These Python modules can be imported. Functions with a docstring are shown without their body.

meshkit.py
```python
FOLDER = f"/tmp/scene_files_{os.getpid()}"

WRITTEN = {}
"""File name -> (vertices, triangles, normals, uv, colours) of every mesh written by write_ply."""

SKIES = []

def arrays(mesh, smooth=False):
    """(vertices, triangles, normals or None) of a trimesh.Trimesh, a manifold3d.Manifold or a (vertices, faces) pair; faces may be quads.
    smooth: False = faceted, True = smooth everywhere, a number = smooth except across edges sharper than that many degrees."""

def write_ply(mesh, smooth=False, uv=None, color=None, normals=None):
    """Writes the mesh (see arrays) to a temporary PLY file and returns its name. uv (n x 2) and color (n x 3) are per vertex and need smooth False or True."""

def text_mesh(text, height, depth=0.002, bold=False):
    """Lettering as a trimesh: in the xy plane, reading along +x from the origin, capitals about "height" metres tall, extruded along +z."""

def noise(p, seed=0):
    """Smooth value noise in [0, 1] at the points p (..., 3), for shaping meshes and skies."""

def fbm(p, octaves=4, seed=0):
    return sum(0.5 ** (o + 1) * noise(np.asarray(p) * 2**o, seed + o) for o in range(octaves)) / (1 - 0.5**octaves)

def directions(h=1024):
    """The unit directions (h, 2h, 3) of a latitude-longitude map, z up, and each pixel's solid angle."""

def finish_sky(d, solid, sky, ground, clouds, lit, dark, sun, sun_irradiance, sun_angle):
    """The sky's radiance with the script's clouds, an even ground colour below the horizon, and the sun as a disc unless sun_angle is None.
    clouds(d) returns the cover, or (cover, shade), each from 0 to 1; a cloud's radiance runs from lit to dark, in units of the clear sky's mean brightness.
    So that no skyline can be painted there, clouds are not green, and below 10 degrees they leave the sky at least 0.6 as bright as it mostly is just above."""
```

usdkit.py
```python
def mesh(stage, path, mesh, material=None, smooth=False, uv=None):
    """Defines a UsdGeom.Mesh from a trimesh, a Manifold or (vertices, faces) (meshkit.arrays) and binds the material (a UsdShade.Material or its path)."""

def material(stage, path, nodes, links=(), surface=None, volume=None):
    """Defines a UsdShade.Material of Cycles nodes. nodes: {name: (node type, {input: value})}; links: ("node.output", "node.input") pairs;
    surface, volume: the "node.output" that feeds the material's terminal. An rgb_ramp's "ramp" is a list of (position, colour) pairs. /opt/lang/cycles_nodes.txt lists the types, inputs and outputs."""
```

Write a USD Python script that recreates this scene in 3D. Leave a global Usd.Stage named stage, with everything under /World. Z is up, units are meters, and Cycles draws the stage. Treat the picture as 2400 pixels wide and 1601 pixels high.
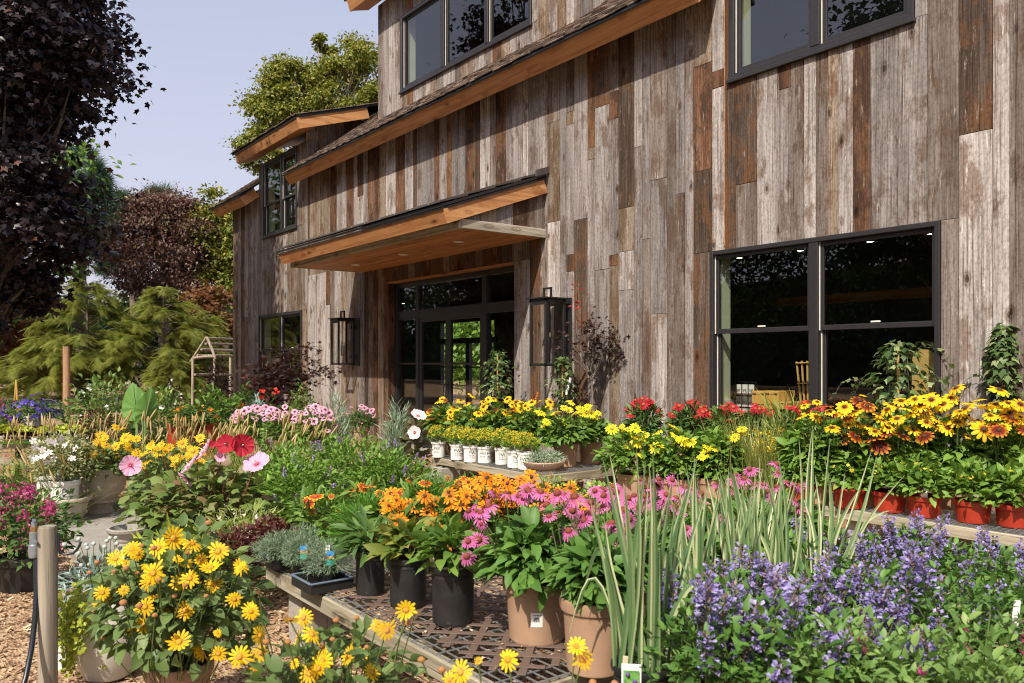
import math, random, numpy as np, trimesh, usdkit, meshkit
from pxr import Usd, UsdGeom, UsdLux, UsdShade, Gf, Sdf, Vt
from scipy.spatial import ConvexHull

stage = Usd.Stage.CreateInMemory()
UsdGeom.SetStageUpAxis(stage, 'Z')
UsdGeom.SetStageMetersPerUnit(stage, 1.0)
UsdGeom.Xform.Define(stage, '/World')
UsdGeom.Scope.Define(stage, '/World/Looks')

# ---------------------------------------------------------------- camera
# x runs along the shop front (towards the right), y into the building, the front wall is y = 0
TH = math.radians(37.0731)
SN, CN = math.sin(TH), math.cos(TH)
FPX, HOR, CXP = 1919.11, 850.0, 1200.0          # focal length, horizon and centre of the 2400-pixel photograph
EYE, BACK = 1.65, 8.0
CAM = np.array([0.0, -BACK, EYE])
cam = UsdGeom.Camera.Define(stage, '/World/camera')
cam.CreateHorizontalApertureAttr(36.0)
cam.CreateVerticalApertureAttr(36.0 * 683 / 1024)
cam.CreateFocalLengthAttr(FPX / 2400 * 36)
cam.CreateVerticalApertureOffsetAttr((HOR - 800.5) / 2400 * 36)
cam.CreateClippingRangeAttr(Gf.Vec2f(0.05, 2000))
cam.CreateFStopAttr(5.0)
cam.CreateFocusDistanceAttr(9.0)
cam.CreateExposureAttr(0.5)
m = Gf.Matrix4d(SN, CN, 0, 0, 0, 0, 1, 0, CN, -SN, 0, 0, *CAM.tolist(), 1)
cam.AddTransformOp().Set(m)

# ---------------------------------------------------------------- sky and sun
TOSUN = np.array([0.858, -1.61, 2.04]); TOSUN /= np.linalg.norm(TOSUN)
dome = UsdLux.DomeLight.Define(stage, '/World/sky')
sky = usdkit.material(stage, '/World/Looks/sky', {
    's': ('sky_texture', {'sky_type': 'single_scattering', 'sun_disc': False, 'sun_elevation': math.asin(TOSUN[2]),
                          'sun_rotation': math.atan2(TOSUN[0], TOSUN[1]), 'air_density': 1.0, 'aerosol_density': 3.0, 'ozone_density': 1.6}),
    't': ('texture_coordinate', {}), 'z': ('separate_xyz', {}), 'r': ('rgb_ramp', {'ramp': [(0.0, (.86,) * 3), (0.12, (.82,) * 3), (0.3, (.66,) * 3), (0.6, (.42,) * 3), (1.0, (.28,) * 3)]}),
    'v': ('mix_color', {'blend_type': 'mix', 'b': (3.34, 3.26, 3.84)}),      # summer haze over the clear sky: thick towards the horizon, thin overhead
    'b': ('background_shader', {'strength': 0.15})}, [('t.generated', 'z.vector'), ('z.z', 'r.fac'), ('r.color', 'v.fac'), ('s.color', 'v.a'), ('v.result', 'b.color')], surface='b.background')
UsdShade.MaterialBindingAPI.Apply(dome.GetPrim()).Bind(sky)
dome.GetPrim().SetCustomDataByKey('kind', 'structure')
sun = UsdLux.DistantLight.Define(stage, '/World/sun')
sun.CreateNormalizeAttr(True); sun.CreateIntensityAttr(1.25); sun.CreateAngleAttr(0.55); sun.CreateColorAttr(Gf.Vec3f(1.0, 0.925, 0.80))
zx = TOSUN; xx = np.cross([0, 0, 1], zx); xx /= np.linalg.norm(xx); yx = np.cross(zx, xx)
sun.AddTransformOp().Set(Gf.Matrix4d(*xx, 0, *yx, 0, *zx, 0, 0, 0, 0, 1))

# ---------------------------------------------------------------- measuring: a photograph pixel (2400 wide) to a point on a real plane
def ray(px, py):
    r = (px - CXP) / FPX
    return np.array([r * SN - CN, r * CN + SN, (HOR - py) / FPX])
def on_y(px, py, y):
    d = ray(px, py); return CAM + d * ((y + BACK) / d[1])
def on_z(px, py, z):
    d = ray(px, py); return CAM + d * ((z - EYE) / d[2])
def at(px, py, Y):
    return CAM + ray(px, py) * Y
K = 2400 / 2351.0
RIGHT = np.array([SN, CN, 0]); FWD = np.array([-CN, SN, 0])

# ---------------------------------------------------------------- prims
_count = {}
def _num(parent, name):
    k = (parent, name); n = _count.get(k, 0); _count[k] = n + 1
    return f'{parent}/{name}' if n == 0 else f'{parent}/{name}_{n:03d}'
def tag(prim, label=None, cat=None, group=None, kind=None):
    for k, v in (('label', label), ('category', cat), ('group', group), ('kind', kind)):
        if v: prim.SetCustomDataByKey(k, v)
LABELS = set()
def thing(name, label, cat, loc=(0, 0, 0), group=None, kind=None):
    p = _num('/World', name)
    x = UsdGeom.Xform.Define(stage, p)
    x.AddTranslateOp().Set(Gf.Vec3d(*[float(v) for v in loc]))
    tag(x.GetPrim(), label, cat, group, kind)
    return p
def obj(name, mesh, mat, parent='/World', smooth=False, tint=None, rad=None, label=None, cat=None, group=None, kind=None):
    p = _num(parent, name)
    v, f = mesh
    mm = usdkit.mesh(stage, p, (np.asarray(v, float), np.asarray(f, int)), MATS[mat], smooth=smooth)
    pv = UsdGeom.PrimvarsAPI(mm)
    if tint is not None: pv.CreatePrimvar('tint', Sdf.ValueTypeNames.FloatArray, 'vertex').Set(Vt.FloatArray.FromNumpy(np.asarray(tint, np.float32)))
    if rad is not None: pv.CreatePrimvar('rad', Sdf.ValueTypeNames.FloatArray, 'vertex').Set(Vt.FloatArray.FromNumpy(np.asarray(rad, np.float32)))
    tag(mm.GetPrim(), label, cat, group, kind)
    return p

# ---------------------------------------------------------------- mesh pieces, all (vertices, triangles)
def join(parts):
    V, F, o = [], [], 0
    for v, f in parts:
        V.append(np.asarray(v, float)); F.append(np.asarray(f, int) + o); o += len(v)
    return np.concatenate(V), np.concatenate(F)
def move(mesh, d):
    return mesh[0] + np.asarray(d, float), mesh[1]
def box(x0, x1, y0, y1, z0, z1, b=0.0):
    x0, x1 = min(x0, x1), max(x0, x1); y0, y1 = min(y0, y1), max(y0, y1); z0, z1 = min(z0, z1), max(z0, z1)
    if b <= 0:
        v = np.array([[x, y, z] for x in (x0, x1) for y in (y0, y1) for z in (z0, z1)], float)
        f = np.array([[0, 1, 3], [0, 3, 2], [4, 6, 7], [4, 7, 5], [0, 4, 5], [0, 5, 1], [2, 3, 7], [2, 7, 6], [0, 2, 6], [0, 6, 4], [1, 5, 7], [1, 7, 3]])
        return v, f
    b = min(b, (x1 - x0) / 3, (y1 - y0) / 3, (z1 - z0) / 3)
    return BEVEL(np.array([x0, y0, z0]), np.array([x1, y1, z1]), b)
def _bevel_unit():
    pts = []
    for s in np.ndindex(2, 2, 2):
        for a in range(3):
            e = [0, 0, 0]; e[a] = 1
            pts.append([*s, *e])
    pts = np.array(pts, float)
    q = (pts[:, :3] * 2 - 1) * (3 - pts[:, 3:] * 0) - (pts[:, :3] * 2 - 1) * (1 - pts[:, 3:])
    h = ConvexHull(q); f = h.simplices.copy()
    c = q.mean(0)
    for i, t in enumerate(f):
        n = np.cross(q[t[1]] - q[t[0]], q[t[2]] - q[t[0]])
        if np.dot(n, q[t].mean(0) - c) < 0: f[i] = t[::-1]
    return pts, f
_BU = _bevel_unit()
def BEVEL(lo, hi, b):
    s, e = _BU[0][:, :3], _BU[0][:, 3:]
    v = lo + s * (hi - lo) - (s * 2 - 1) * b * (1 - e)
    return v, _BU[1]
def obox(p0, p1, w, h, b=0.004, up=(0, 0, 1)):
    """A bar from p0 to p1, w wide and h high."""
    p0, p1 = np.asarray(p0, float), np.asarray(p1, float)
    d = p1 - p0; L = np.linalg.norm(d); d /= L
    s = np.cross(d, up)
    if np.linalg.norm(s) < 1e-6: s = np.cross(d, [1, 0, 0])
    s /= np.linalg.norm(s); u = np.cross(s, d)
    v, f = box(-w / 2, w / 2, 0, L, -h / 2, h / 2, b)
    return p0 + v[:, :1] * s + v[:, 1:2] * d + v[:, 2:] * u, f
def tube(pts, r, n=6):
    pts = np.asarray(pts, float); r = np.broadcast_to(np.asarray(r, float), (len(pts),))
    t = np.gradient(pts, axis=0); t /= np.linalg.norm(t, axis=1, keepdims=True) + 1e-12
    ref = np.array([0, 0, 1.0]) if abs(t[:, 2]).mean() < 0.8 else np.array([1.0, 0, 0])
    a = np.cross(t, ref); a /= np.linalg.norm(a, axis=1, keepdims=True) + 1e-12
    b = np.cross(t, a)
    th = np.arange(n) / n * 2 * np.pi
    V = pts[:, None] + r[:, None, None] * (np.cos(th)[None, :, None] * a[:, None] + np.sin(th)[None, :, None] * b[:, None])
    V = V.reshape(-1, 3); F = []
    m_ = len(pts)
    for i in range(m_ - 1):
        for j in range(n):
            k = (j + 1) % n
            F += [[i * n + j, i * n + k, (i + 1) * n + k], [i * n + j, (i + 1) * n + k, (i + 1) * n + j]]
    V = np.concatenate([V, pts[:1], pts[-1:]]); c0, c1 = len(V) - 2, len(V) - 1
    for j in range(n):
        k = (j + 1) % n
        F += [[c0, k, j], [c1, (m_ - 1) * n + j, (m_ - 1) * n + k]]
    return V, np.array(F)
def lathe(prof, n=28):
    prof = np.asarray(prof, float)
    th = np.arange(n) / n * 2 * np.pi
    V = np.stack([prof[:, None, 0] * np.cos(th), prof[:, None, 0] * np.sin(th), np.broadcast_to(prof[:, None, 1], (len(prof), n))], -1).reshape(-1, 3)
    F = []
    for i in range(len(prof) - 1):
        for j in range(n):
            k = (j + 1) % n
            F += [[i * n + j, i * n + k, (i + 1) * n + k], [i * n + j, (i + 1) * n + k, (i + 1) * n + j]]
    return V, np.array(F)
def blob(c, r, sub=1):
    s = trimesh.creation.icosphere(subdivisions=sub, radius=1.0)
    return np.asarray(s.vertices) * np.asarray(r) + np.asarray(c), np.asarray(s.faces)
def prism(poly, y0, y1, axis='y'):
    """Extrudes a polygon: axis y -> poly in (x, z); axis x -> poly in (y, z); axis z -> poly in (x, y)."""
    from shapely.geometry import Polygon
    mm = trimesh.creation.extrude_polygon(Polygon(poly), abs(y1 - y0), engine='earcut')
    v, f = np.asarray(mm.vertices), np.asarray(mm.faces); lo = min(y0, y1)
    if axis == 'z': return v + [0, 0, lo], f
    if axis == 'y': return np.stack([v[:, 0], v[:, 2] + lo, v[:, 1]], 1), f[:, ::-1]
    return np.stack([v[:, 2] + lo, v[:, 0], v[:, 1]], 1), f
def subtract(rect, holes):
    """Pieces of the rectangle (x0, x1, z0, z1) outside the holes."""
    out = [rect]
    for hx0, hx1, hz0, hz1 in holes:
        nxt = []
        for x0, x1, z0, z1 in out:
            if hx1 <= x0 or hx0 >= x1 or hz1 <= z0 or hz0 >= z1: nxt.append((x0, x1, z0, z1)); continue
            if hz0 > z0: nxt.append((x0, x1, z0, hz0))
            if hz1 < z1: nxt.append((x0, x1, hz1, z1))
            a, b = max(z0, hz0), min(z1, hz1)
            if hx0 > x0: nxt.append((x0, hx0, a, b))
            if hx1 < x1: nxt.append((hx1, x1, a, b))
        out = nxt
    return [r for r in out if r[1] - r[0] > 0.012 and r[3] - r[2] > 0.012]

# ---------------------------------------------------------------- materials
MATS = {}
def mat(name, nodes, links, surface):
    MATS[name] = usdkit.material(stage, '/World/Looks/' + name, nodes, links, surface=surface)
def plain(name, col, rough=0.6, noise=0.12, scale=9.0, bump=0.0, metallic=0.0, spec=0.5):
    c = np.array(col)
    nodes = {'t': ('texture_coordinate', {}), 'n': ('noise_texture', {'scale': scale, 'detail': 5.0, 'roughness': 0.6}),
             'r': ('rgb_ramp', {'ramp': [(0.25, tuple(c * (1 - noise))), (0.5, tuple(c)), (0.75, tuple(np.minimum(c * (1 + noise), 1)))]}),
             'p': ('principled_bsdf', {'roughness': rough, 'metallic': metallic, 'specular_ior_level': spec})}
    links = [('t.object', 'n.vector'), ('n.fac', 'r.fac'), ('r.color', 'p.base_color')]
    if bump:
        nodes['b'] = ('bump', {'strength': bump, 'distance': 0.004}); links += [('n.fac', 'b.height'), ('b.normal', 'p.normal')]
    mat(name, nodes, links, 'p.BSDF')
def wood(name, ramp, stain=None, amount=0.5, axis=2, fine=46.0, knots=True, crack=0.62, rough=0.82, bump=0.5, vary=0.3, sat=0.94):
    """Weathered timber with its grain along an axis; every piece gets its own part of the pattern and its own tone."""
    ramp = [(0.5 + (q - 0.5) * 0.74, c) for q, c in ramp]
    def sc(a, b): s = [a, a, a]; s[axis] = b; return tuple(s)
    nodes = {'t': ('texture_coordinate', {}), 'o': ('object_info', {}),
             'k': ('math', {'math_type': 'multiply', 'value2': 61.7}), 'k2': ('math', {'math_type': 'multiply', 'value2': 23.3}),
             'c': ('combine_xyz', {}), 'v': ('vector_math', {'math_type': 'add'}),
             'm1': ('mapping', {'scale': sc(fine, 1.3)}), 'm2': ('mapping', {'scale': sc(13.0, 0.5)}), 'm3': ('mapping', {'scale': sc(3.2, 1.1)}),
             'm4': ('mapping', {'scale': sc(70.0, 1.7)}), 'm5': ('mapping', {'scale': sc(5.0, 1.9)}),
             'n1': ('noise_texture', {'scale': 1.0, 'detail': 7.0, 'roughness': 0.72, 'distortion': 0.5}),
             'n2': ('noise_texture', {'scale': 1.0, 'detail': 3.0, 'roughness': 0.55, 'distortion': 0.9}),
             'n3': ('noise_texture', {'scale': 1.0, 'detail': 5.0, 'roughness': 0.6}),
             'n4': ('noise_texture', {'scale': 1.0, 'detail': 3.0, 'roughness': 0.6}),
             'a1': ('math', {'math_type': 'multiply', 'value2': 0.5}), 'a2': ('math', {'math_type': 'multiply_add', 'value2': 0.5}),
             'r': ('rgb_ramp', {'ramp': ramp}),
             'st': ('rgb_ramp', {'ramp': [(0.0, (0, 0, 0)), (0.62 - amount * 0.25, (0, 0, 0)), (0.70 - amount * 0.2, (1, 1, 1))]}),
             'sm': ('math', {'math_type': 'multiply', 'value2': 0.75}),
             'mx': ('mix_color', {'blend_type': 'mix', 'b': tuple(stain or ramp[1][1])}),
             'cr': ('rgb_ramp', {'ramp': [(crack, (1, 1, 1)), (crack + 0.07, (0.25, 0.2, 0.17))]}),
             'mc': ('mix_color', {'blend_type': 'multiply', 'fac': 0.9}),
             'vo': ('voronoi_texture', {'scale': 1.0, 'randomness': 1.0}),
             'kr': ('rgb_ramp', {'ramp': [(0.0, (0.10, 0.07, 0.05)), (0.09, (0.2, 0.14, 0.10)), (0.14, (0.9, 0.85, 0.8)), (0.18, (0.62, 0.55, 0.48)), (0.26, (1, 1, 1))]}),
             'mk': ('mix_color', {'blend_type': 'multiply', 'fac': 0.85 if knots else 0.0}),
             'hv': ('math', {'math_type': 'multiply_add', 'value2': vary, 'value3': 1 - vary / 2}),
             'h': ('hsv', {'saturation': sat}),
             'b': ('bump', {'strength': bump, 'distance': 0.006}),
             'p': ('principled_bsdf', {'roughness': rough, 'specular_ior_level': 0.25})}
    links = \
            [('o.random', 'k.value1'), ('o.random', 'k2.value1'), ('k.value', 'c.x'), ('k2.value', 'c.y'), ('k.value', 'c.z')]
    links += [('t.object', 'v.vector1'), ('c.vector', 'v.vector2')]
    for i in '12345': links.append(('v.vector', f'm{i}.vector'))
    links += [('m1.vector', 'n1.vector'), ('m2.vector', 'n2.vector'), ('m3.vector', 'n3.vector'), ('m4.vector', 'n4.vector'), ('m5.vector', 'vo.vector'),
              ('n1.fac', 'a1.value1'), ('n2.fac', 'a2.value1'), ('a1.value', 'a2.value3'), ('a2.value', 'r.fac'),
              ('n3.fac', 'st.fac'), ('st.color', 'sm.value1'), ('sm.value', 'mx.fac'), ('r.color', 'mx.a'),
              ('n4.fac', 'cr.fac'), ('mx.result', 'mc.a'), ('cr.color', 'mc.b'), ('vo.distance', 'kr.fac'), ('mc.result', 'mk.a'), ('kr.color', 'mk.b'),
              ('o.random', 'hv.value1'), ('hv.value', 'h.value'), ('mk.result', 'h.color'), ('h.color', 'p.base_color'),
              ('a2.value', 'b.height'), ('b.normal', 'p.normal')]
    mat(name, nodes, links, 'p.BSDF')
def leafy(name, ramp, trans=0.35, rough=0.5, tip=None, tipat=(0.5, 1.0), tcol=None, vary=0.0, spec=0.35, inv=False):
    """Leaves and petals: tone by piece ("tint"), an optional second colour towards the tip ("rad"), some light through them."""
    if name.startswith('leaf_') and trans > .1 and name not in ('leaf_maple', 'leaf_purple', 'leaf_wood', 'leaf_golden', 'leaf_cream', 'leaf_lime', 'leaf_iris'): ramp = [(q, tuple(min(v * 1.25, .7) for v in c)) for q, c in ramp]
    nodes = {'a': ('attribute', {'attribute': 'tint'}), 'r': ('rgb_ramp', {'ramp': ramp}), 't': ('translucent_bsdf', {}),
             'p': ('principled_bsdf', {'roughness': rough, 'specular_ior_level': spec}), 'x': ('mix_closure', {'fac': trans}),
             'o': ('object_info', {}), 'hv': ('math', {'math_type': 'multiply_add', 'value2': vary, 'value3': 1 - vary / 2}), 'h': ('hsv', {}),
             'tb': ('mix_color', {'blend_type': 'multiply', 'fac': 1.0, 'b': tcol or (1.0, 1.0, 0.7)})}
    links = [('a.fac', 'r.fac'), ('o.random', 'hv.value1'), ('hv.value', 'h.value'), ('h.color', 'p.base_color'), ('h.color', 'tb.a'), ('tb.result', 't.color'), ('p.BSDF', 'x.closure1'), ('t.BSDF', 'x.closure2')]
    if tip is not None:
        nodes['ra'] = ('attribute', {'attribute': 'rad'}); nodes['rr'] = ('rgb_ramp', {'ramp': [(tipat[0], (float(inv),) * 3), (tipat[1], (float(not inv),) * 3)]})
        nodes['m'] = ('mix_color', {'blend_type': 'mix', 'b': tuple(tip)})
        links += [('ra.fac', 'rr.fac'), ('rr.color', 'm.fac'), ('r.color', 'm.a'), ('m.result', 'h.color')]
    else:
        links.append(('r.color', 'h.color'))
    mat(name, nodes, links, 'x.closure')

G = lambda *c: tuple(c)
def boardwood(name, lo, mid, hi, stain, amount, flake, knot=0.72):
    """Old barn boards: fine weathered grain, rubbed and stained patches, a few knots and splits; no two boards alike."""
    sc = lambda a, b: (a, a, b)
    nodes = {'t': ('texture_coordinate', {}), 'o': ('object_info', {}), 'k': ('math', {'math_type': 'multiply', 'value2': 61.7}), 'k2': ('math', {'math_type': 'multiply', 'value2': 23.3}),
             'c': ('combine_xyz', {}), 'v': ('vector_math', {'math_type': 'add'})}
    links = [('o.random', 'k.value1'), ('o.random', 'k2.value1'), ('k.value', 'c.x'), ('k2.value', 'c.y'), ('k.value', 'c.z'), ('t.object', 'v.vector1'), ('c.vector', 'v.vector2')]
    for n, s_, d, r in (('broad', sc(8, .4), 4, .6), ('fine', sc(62, 1.6), 6, .7), ('split', sc(84, 1.1), 4, .65), ('blot', sc(3.4, 1.5), 7, .72), ('speck', sc(42, 26), 3, .7), ('flake', sc(20, 3.2), 6, .75)):
        nodes['m_' + n] = ('mapping', {'scale': s_}); nodes[n] = ('noise_texture', {'scale': 1.0, 'detail': float(d), 'roughness': r}); links += [('v.vector', f'm_{n}.vector'), (f'm_{n}.vector', f'{n}.vector')]
    nodes.update({'a1': ('math', {'math_type': 'multiply', 'value2': .52}), 'a2': ('math', {'math_type': 'multiply_add', 'value2': .48}),
        'r': ('rgb_ramp', {'ramp': [(.36, lo), (.50, mid), (.64, hi)]}),
        'sm': ('rgb_ramp', {'ramp': [(.60 - .16 * amount, (0, 0, 0)), (.66 - .13 * amount, (.8, .8, .8))]}), 'ms': ('mix_color', {'blend_type': 'mix', 'b': stain}),
        'fm': ('rgb_ramp', {'ramp': [(.60, (0, 0, 0)), (.66, (.75, .75, .75))]}), 'mf': ('mix_color', {'blend_type': 'mix', 'b': flake}),
        'cr': ('rgb_ramp', {'ramp': [(.53, (1, 1, 1)), (.60, (.62, .55, .49)), (.66, (.26, .2, .165))]}), 'mc': ('mix_color', {'blend_type': 'multiply', 'fac': .9}),
        'sp': ('rgb_ramp', {'ramp': [(.36, (.66, .64, .62)), (.5, (1, 1, 1)), (.66, (1.16, 1.15, 1.13))]}), 'mp': ('mix_color', {'blend_type': 'multiply', 'fac': .8}),
        'm_v': ('mapping', {'scale': (6.5, 6.5, 3.0)}), 'vo': ('voronoi_texture', {'scale': 1.0}), 'vs': ('separate_color', {}), 'vt': ('math', {'math_type': 'less_than', 'value2': knot}), 'va': ('math', {'math_type': 'add'}),
        'kr': ('rgb_ramp', {'ramp': [(0, (.08, .055, .04)), (.10, (.13, .09, .065)), (.14, (.7, .6, .52)), (.18, (.45, .38, .33)), (.28, (1, 1, 1))]}), 'mk': ('mix_color', {'blend_type': 'multiply', 'fac': .9}),
        'hv': ('math', {'math_type': 'multiply_add', 'value2': .42, 'value3': .79}), 'h': ('hsv', {}), 'b': ('bump', {'strength': .75, 'distance': .007}), 'p': ('principled_bsdf', {'roughness': .88, 'specular_ior_level': .2})})
    links += [('fine.fac', 'a1.value1'), ('broad.fac', 'a2.value1'), ('a1.value', 'a2.value3'), ('a2.value', 'r.fac'), ('blot.fac', 'sm.fac'), ('sm.color', 'ms.fac'), ('r.color', 'ms.a'), ('flake.fac', 'fm.fac'), ('fm.color', 'mf.fac'), ('ms.result', 'mf.a'),
        ('split.fac', 'cr.fac'), ('mf.result', 'mc.a'), ('cr.color', 'mc.b'), ('speck.fac', 'sp.fac'), ('mc.result', 'mp.a'), ('sp.color', 'mp.b'), ('v.vector', 'm_v.vector'), ('m_v.vector', 'vo.vector'), ('vo.color', 'vs.color'), ('vs.r', 'vt.value1'), ('vt.value', 'va.value1'), ('vo.distance', 'va.value2'),
        ('va.value', 'kr.fac'), ('mp.result', 'mk.a'), ('kr.color', 'mk.b'), ('o.random', 'hv.value1'), ('hv.value', 'h.value'), ('mk.result', 'h.color'), ('h.color', 'p.base_color'), ('a2.value', 'b.height'), ('b.normal', 'p.normal')]
    mat(name, nodes, links, 'p.BSDF')
boardwood('board_grey', (.110, .095, .089), (.208, .183, .173), (.325, .295, .283), (.115, .078, .058), .50, (.40, .37, .35))
boardwood('board_pale', (.150, .130, .119), (.290, .261, .246), (.42, .387, .368), (.14, .095, .068), .5, (.52, .48, .45))
boardwood('board_brown', (.085, .067, .056), (.162, .132, .114), (.255, .217, .194), (.10, .062, .041), .65, (.34, .30, .27))
boardwood('board_dark', (.026, .018, .013), (.060, .041, .030), (.125, .094, .075), (.110, .052, .024), .75, (.25, .205, .17))
boardwood('board_rust', (.058, .026, .014), (.128, .062, .033), (.19, .115, .074), (.036, .022, .015), .8, (.28, .215, .165))
boardwood('board_orange', (.10, .046, .018), (.17, .085, .038), (.235, .14, .078), (.07, .038, .022), .8, (.30, .225, .16))
boardwood('board_tan', (.125, .091, .064), (.205, .160, .120), (.30, .25, .20), (.115, .066, .036), .75, (.37, .32, .265))
BOARD = dict(g='board_grey', w='board_pale', m='board_brown', d='board_dark', r='board_rust', o='board_orange', t='board_tan')
wood('cedar', [(0.25, (0.158, 0.061, 0.020)), (0.45, (0.288, 0.122, 0.043)), (0.6, (0.360, 0.169, 0.065)), (0.8, (0.418, 0.223, 0.101))], stain=(.20, .06, .018), amount=0.12, axis=0, fine=26, crack=0.75, rough=0.6, bump=0.12, vary=0.12, sat=1.0)
wood('cedar_soffit', [(0.25, (0.208, 0.076, 0.022)), (0.45, (0.368, 0.152, 0.050)), (0.6, (0.432, 0.200, 0.072)), (0.8, (0.480, 0.248, 0.104))], stain=(.24, .08, .022), amount=0.1, axis=0, fine=20, crack=0.75, rough=0.6, bump=0.08, vary=0.25, sat=1.0)
wood('beam_grey', [(0.25, (.12, .10, .075)), (0.42, (.25, .215, .17)), (0.56, (.36, .32, .255)), (0.75, (.46, .42, .35))], stain=(.22, .17, .11), amount=0.2, axis=0, fine=38, rough=0.85, vary=0.1)
wood('beam_grey_y', [(0.25, (.14, .115, .085)), (0.42, (.29, .25, .19)), (0.56, (.41, .36, .285)), (0.75, (.50, .46, .38))], stain=(.22, .17, .11), amount=0.2, axis=1, fine=38, rough=0.85, vary=0.1)
wood('bench_timber', [(0.25, (.10, .085, .055)), (0.42, (.22, .19, .13)), (0.56, (.33, .29, .205)), (0.75, (.43, .39, .29))], stain=(.17, .13, .075), amount=0.3, axis=0, fine=30, rough=0.85, vary=0.12)
wood('post_timber', [(0.25, (.09, .075, .055)), (0.42, (.20, .17, .125)), (0.56, (.30, .26, .195)), (0.75, (.40, .36, .28))], stain=(.15, .12, .075), amount=0.3, axis=2, fine=34, rough=0.88, vary=0.1)
wood('bark', [(0.25, (.05, .04, .03)), (0.45, (.12, .095, .07)), (0.6, (.19, .155, .12)), (0.8, (.27, .235, .19))], axis=2, fine=22, knots=False, rough=0.95, vary=0.1)
wood('bark_pale', [(0.25, (.12, .075, .045)), (0.45, (.30, .225, .16)), (0.6, (.45, .37, .29)), (0.8, (.58, .51, .43))], axis=2, fine=16, knots=False, rough=0.9, vary=0.25)
wood('bark_orange', [(0.25, (.14, .065, .03)), (0.45, (.32, .17, .085)), (0.6, (.44, .26, .14)), (0.8, (.52, .36, .23))], axis=2, fine=16, knots=False, rough=0.9, vary=0.2)
wood('bamboo', [(0.25, (.30, .17, .035)), (0.45, (.48, .29, .065)), (0.6, (.56, .36, .09)), (0.8, (.62, .42, .13))], axis=2, fine=18, knots=False, crack=0.8, rough=0.55, vary=0.15, bump=0.08, sat=1.0)
plain('sheathing', (.42, .20, .07), 0.9)
plain('black_metal', (.013, .013, .014), 0.42, 0.15, 30)
plain('window_frame', (.020, .018, .019), 0.38, 0.12, 14)
plain('sash_liner', (.62, .58, .50), 0.5, 0.06)
plain('sash_green', (.38, .42, .28), 0.5, 0.05)
plain('bronze_tile', (.060, .048, .045), 0.45, 0.2, 6)
plain('tile_seam', (.34, .30, .27), 0.5, 0.2, 6)
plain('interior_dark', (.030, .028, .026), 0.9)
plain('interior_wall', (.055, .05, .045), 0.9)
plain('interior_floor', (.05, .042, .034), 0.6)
plain('interior_cream', (.58, .53, .40), 0.8, 0.05)
plain('steel_wire', (.36, .37, .37), 0.38, 0.2, 40, metallic=0.7)
plain('black_plastic', (.012, .0115, .011), 0.5, 0.6, 14)
plain('tan_plastic', (.33, .205, .130), 0.55, 0.16, 7)
plain('red_plastic', (.31, .026, .010), 0.45, 0.15, 9)
plain('white_plastic', (.68, .67, .64), 0.5, 0.10, 11)
plain('brown_plastic', (.115, .075, .058), 0.6, 0.2, 8)
plain('blue_grey_plastic', (.10, .13, .17), 0.5, 0.2, 8)
plain('soil', (.030, .020, .013), 1.0, 0.5, 60, bump=0.6)
plain('cast_stone', (.43, .37, .29), 0.9, 0.22, 14, bump=0.3)
plain('urn_glaze', (.50, .47, .39), 0.35, 0.12, 5)
plain('white_stone', (.62, .60, .55), 0.85, 0.15, 18, bump=0.3)
plain('thistle', (.36, .40, .36), 0.9, 0.3, 90)
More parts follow.
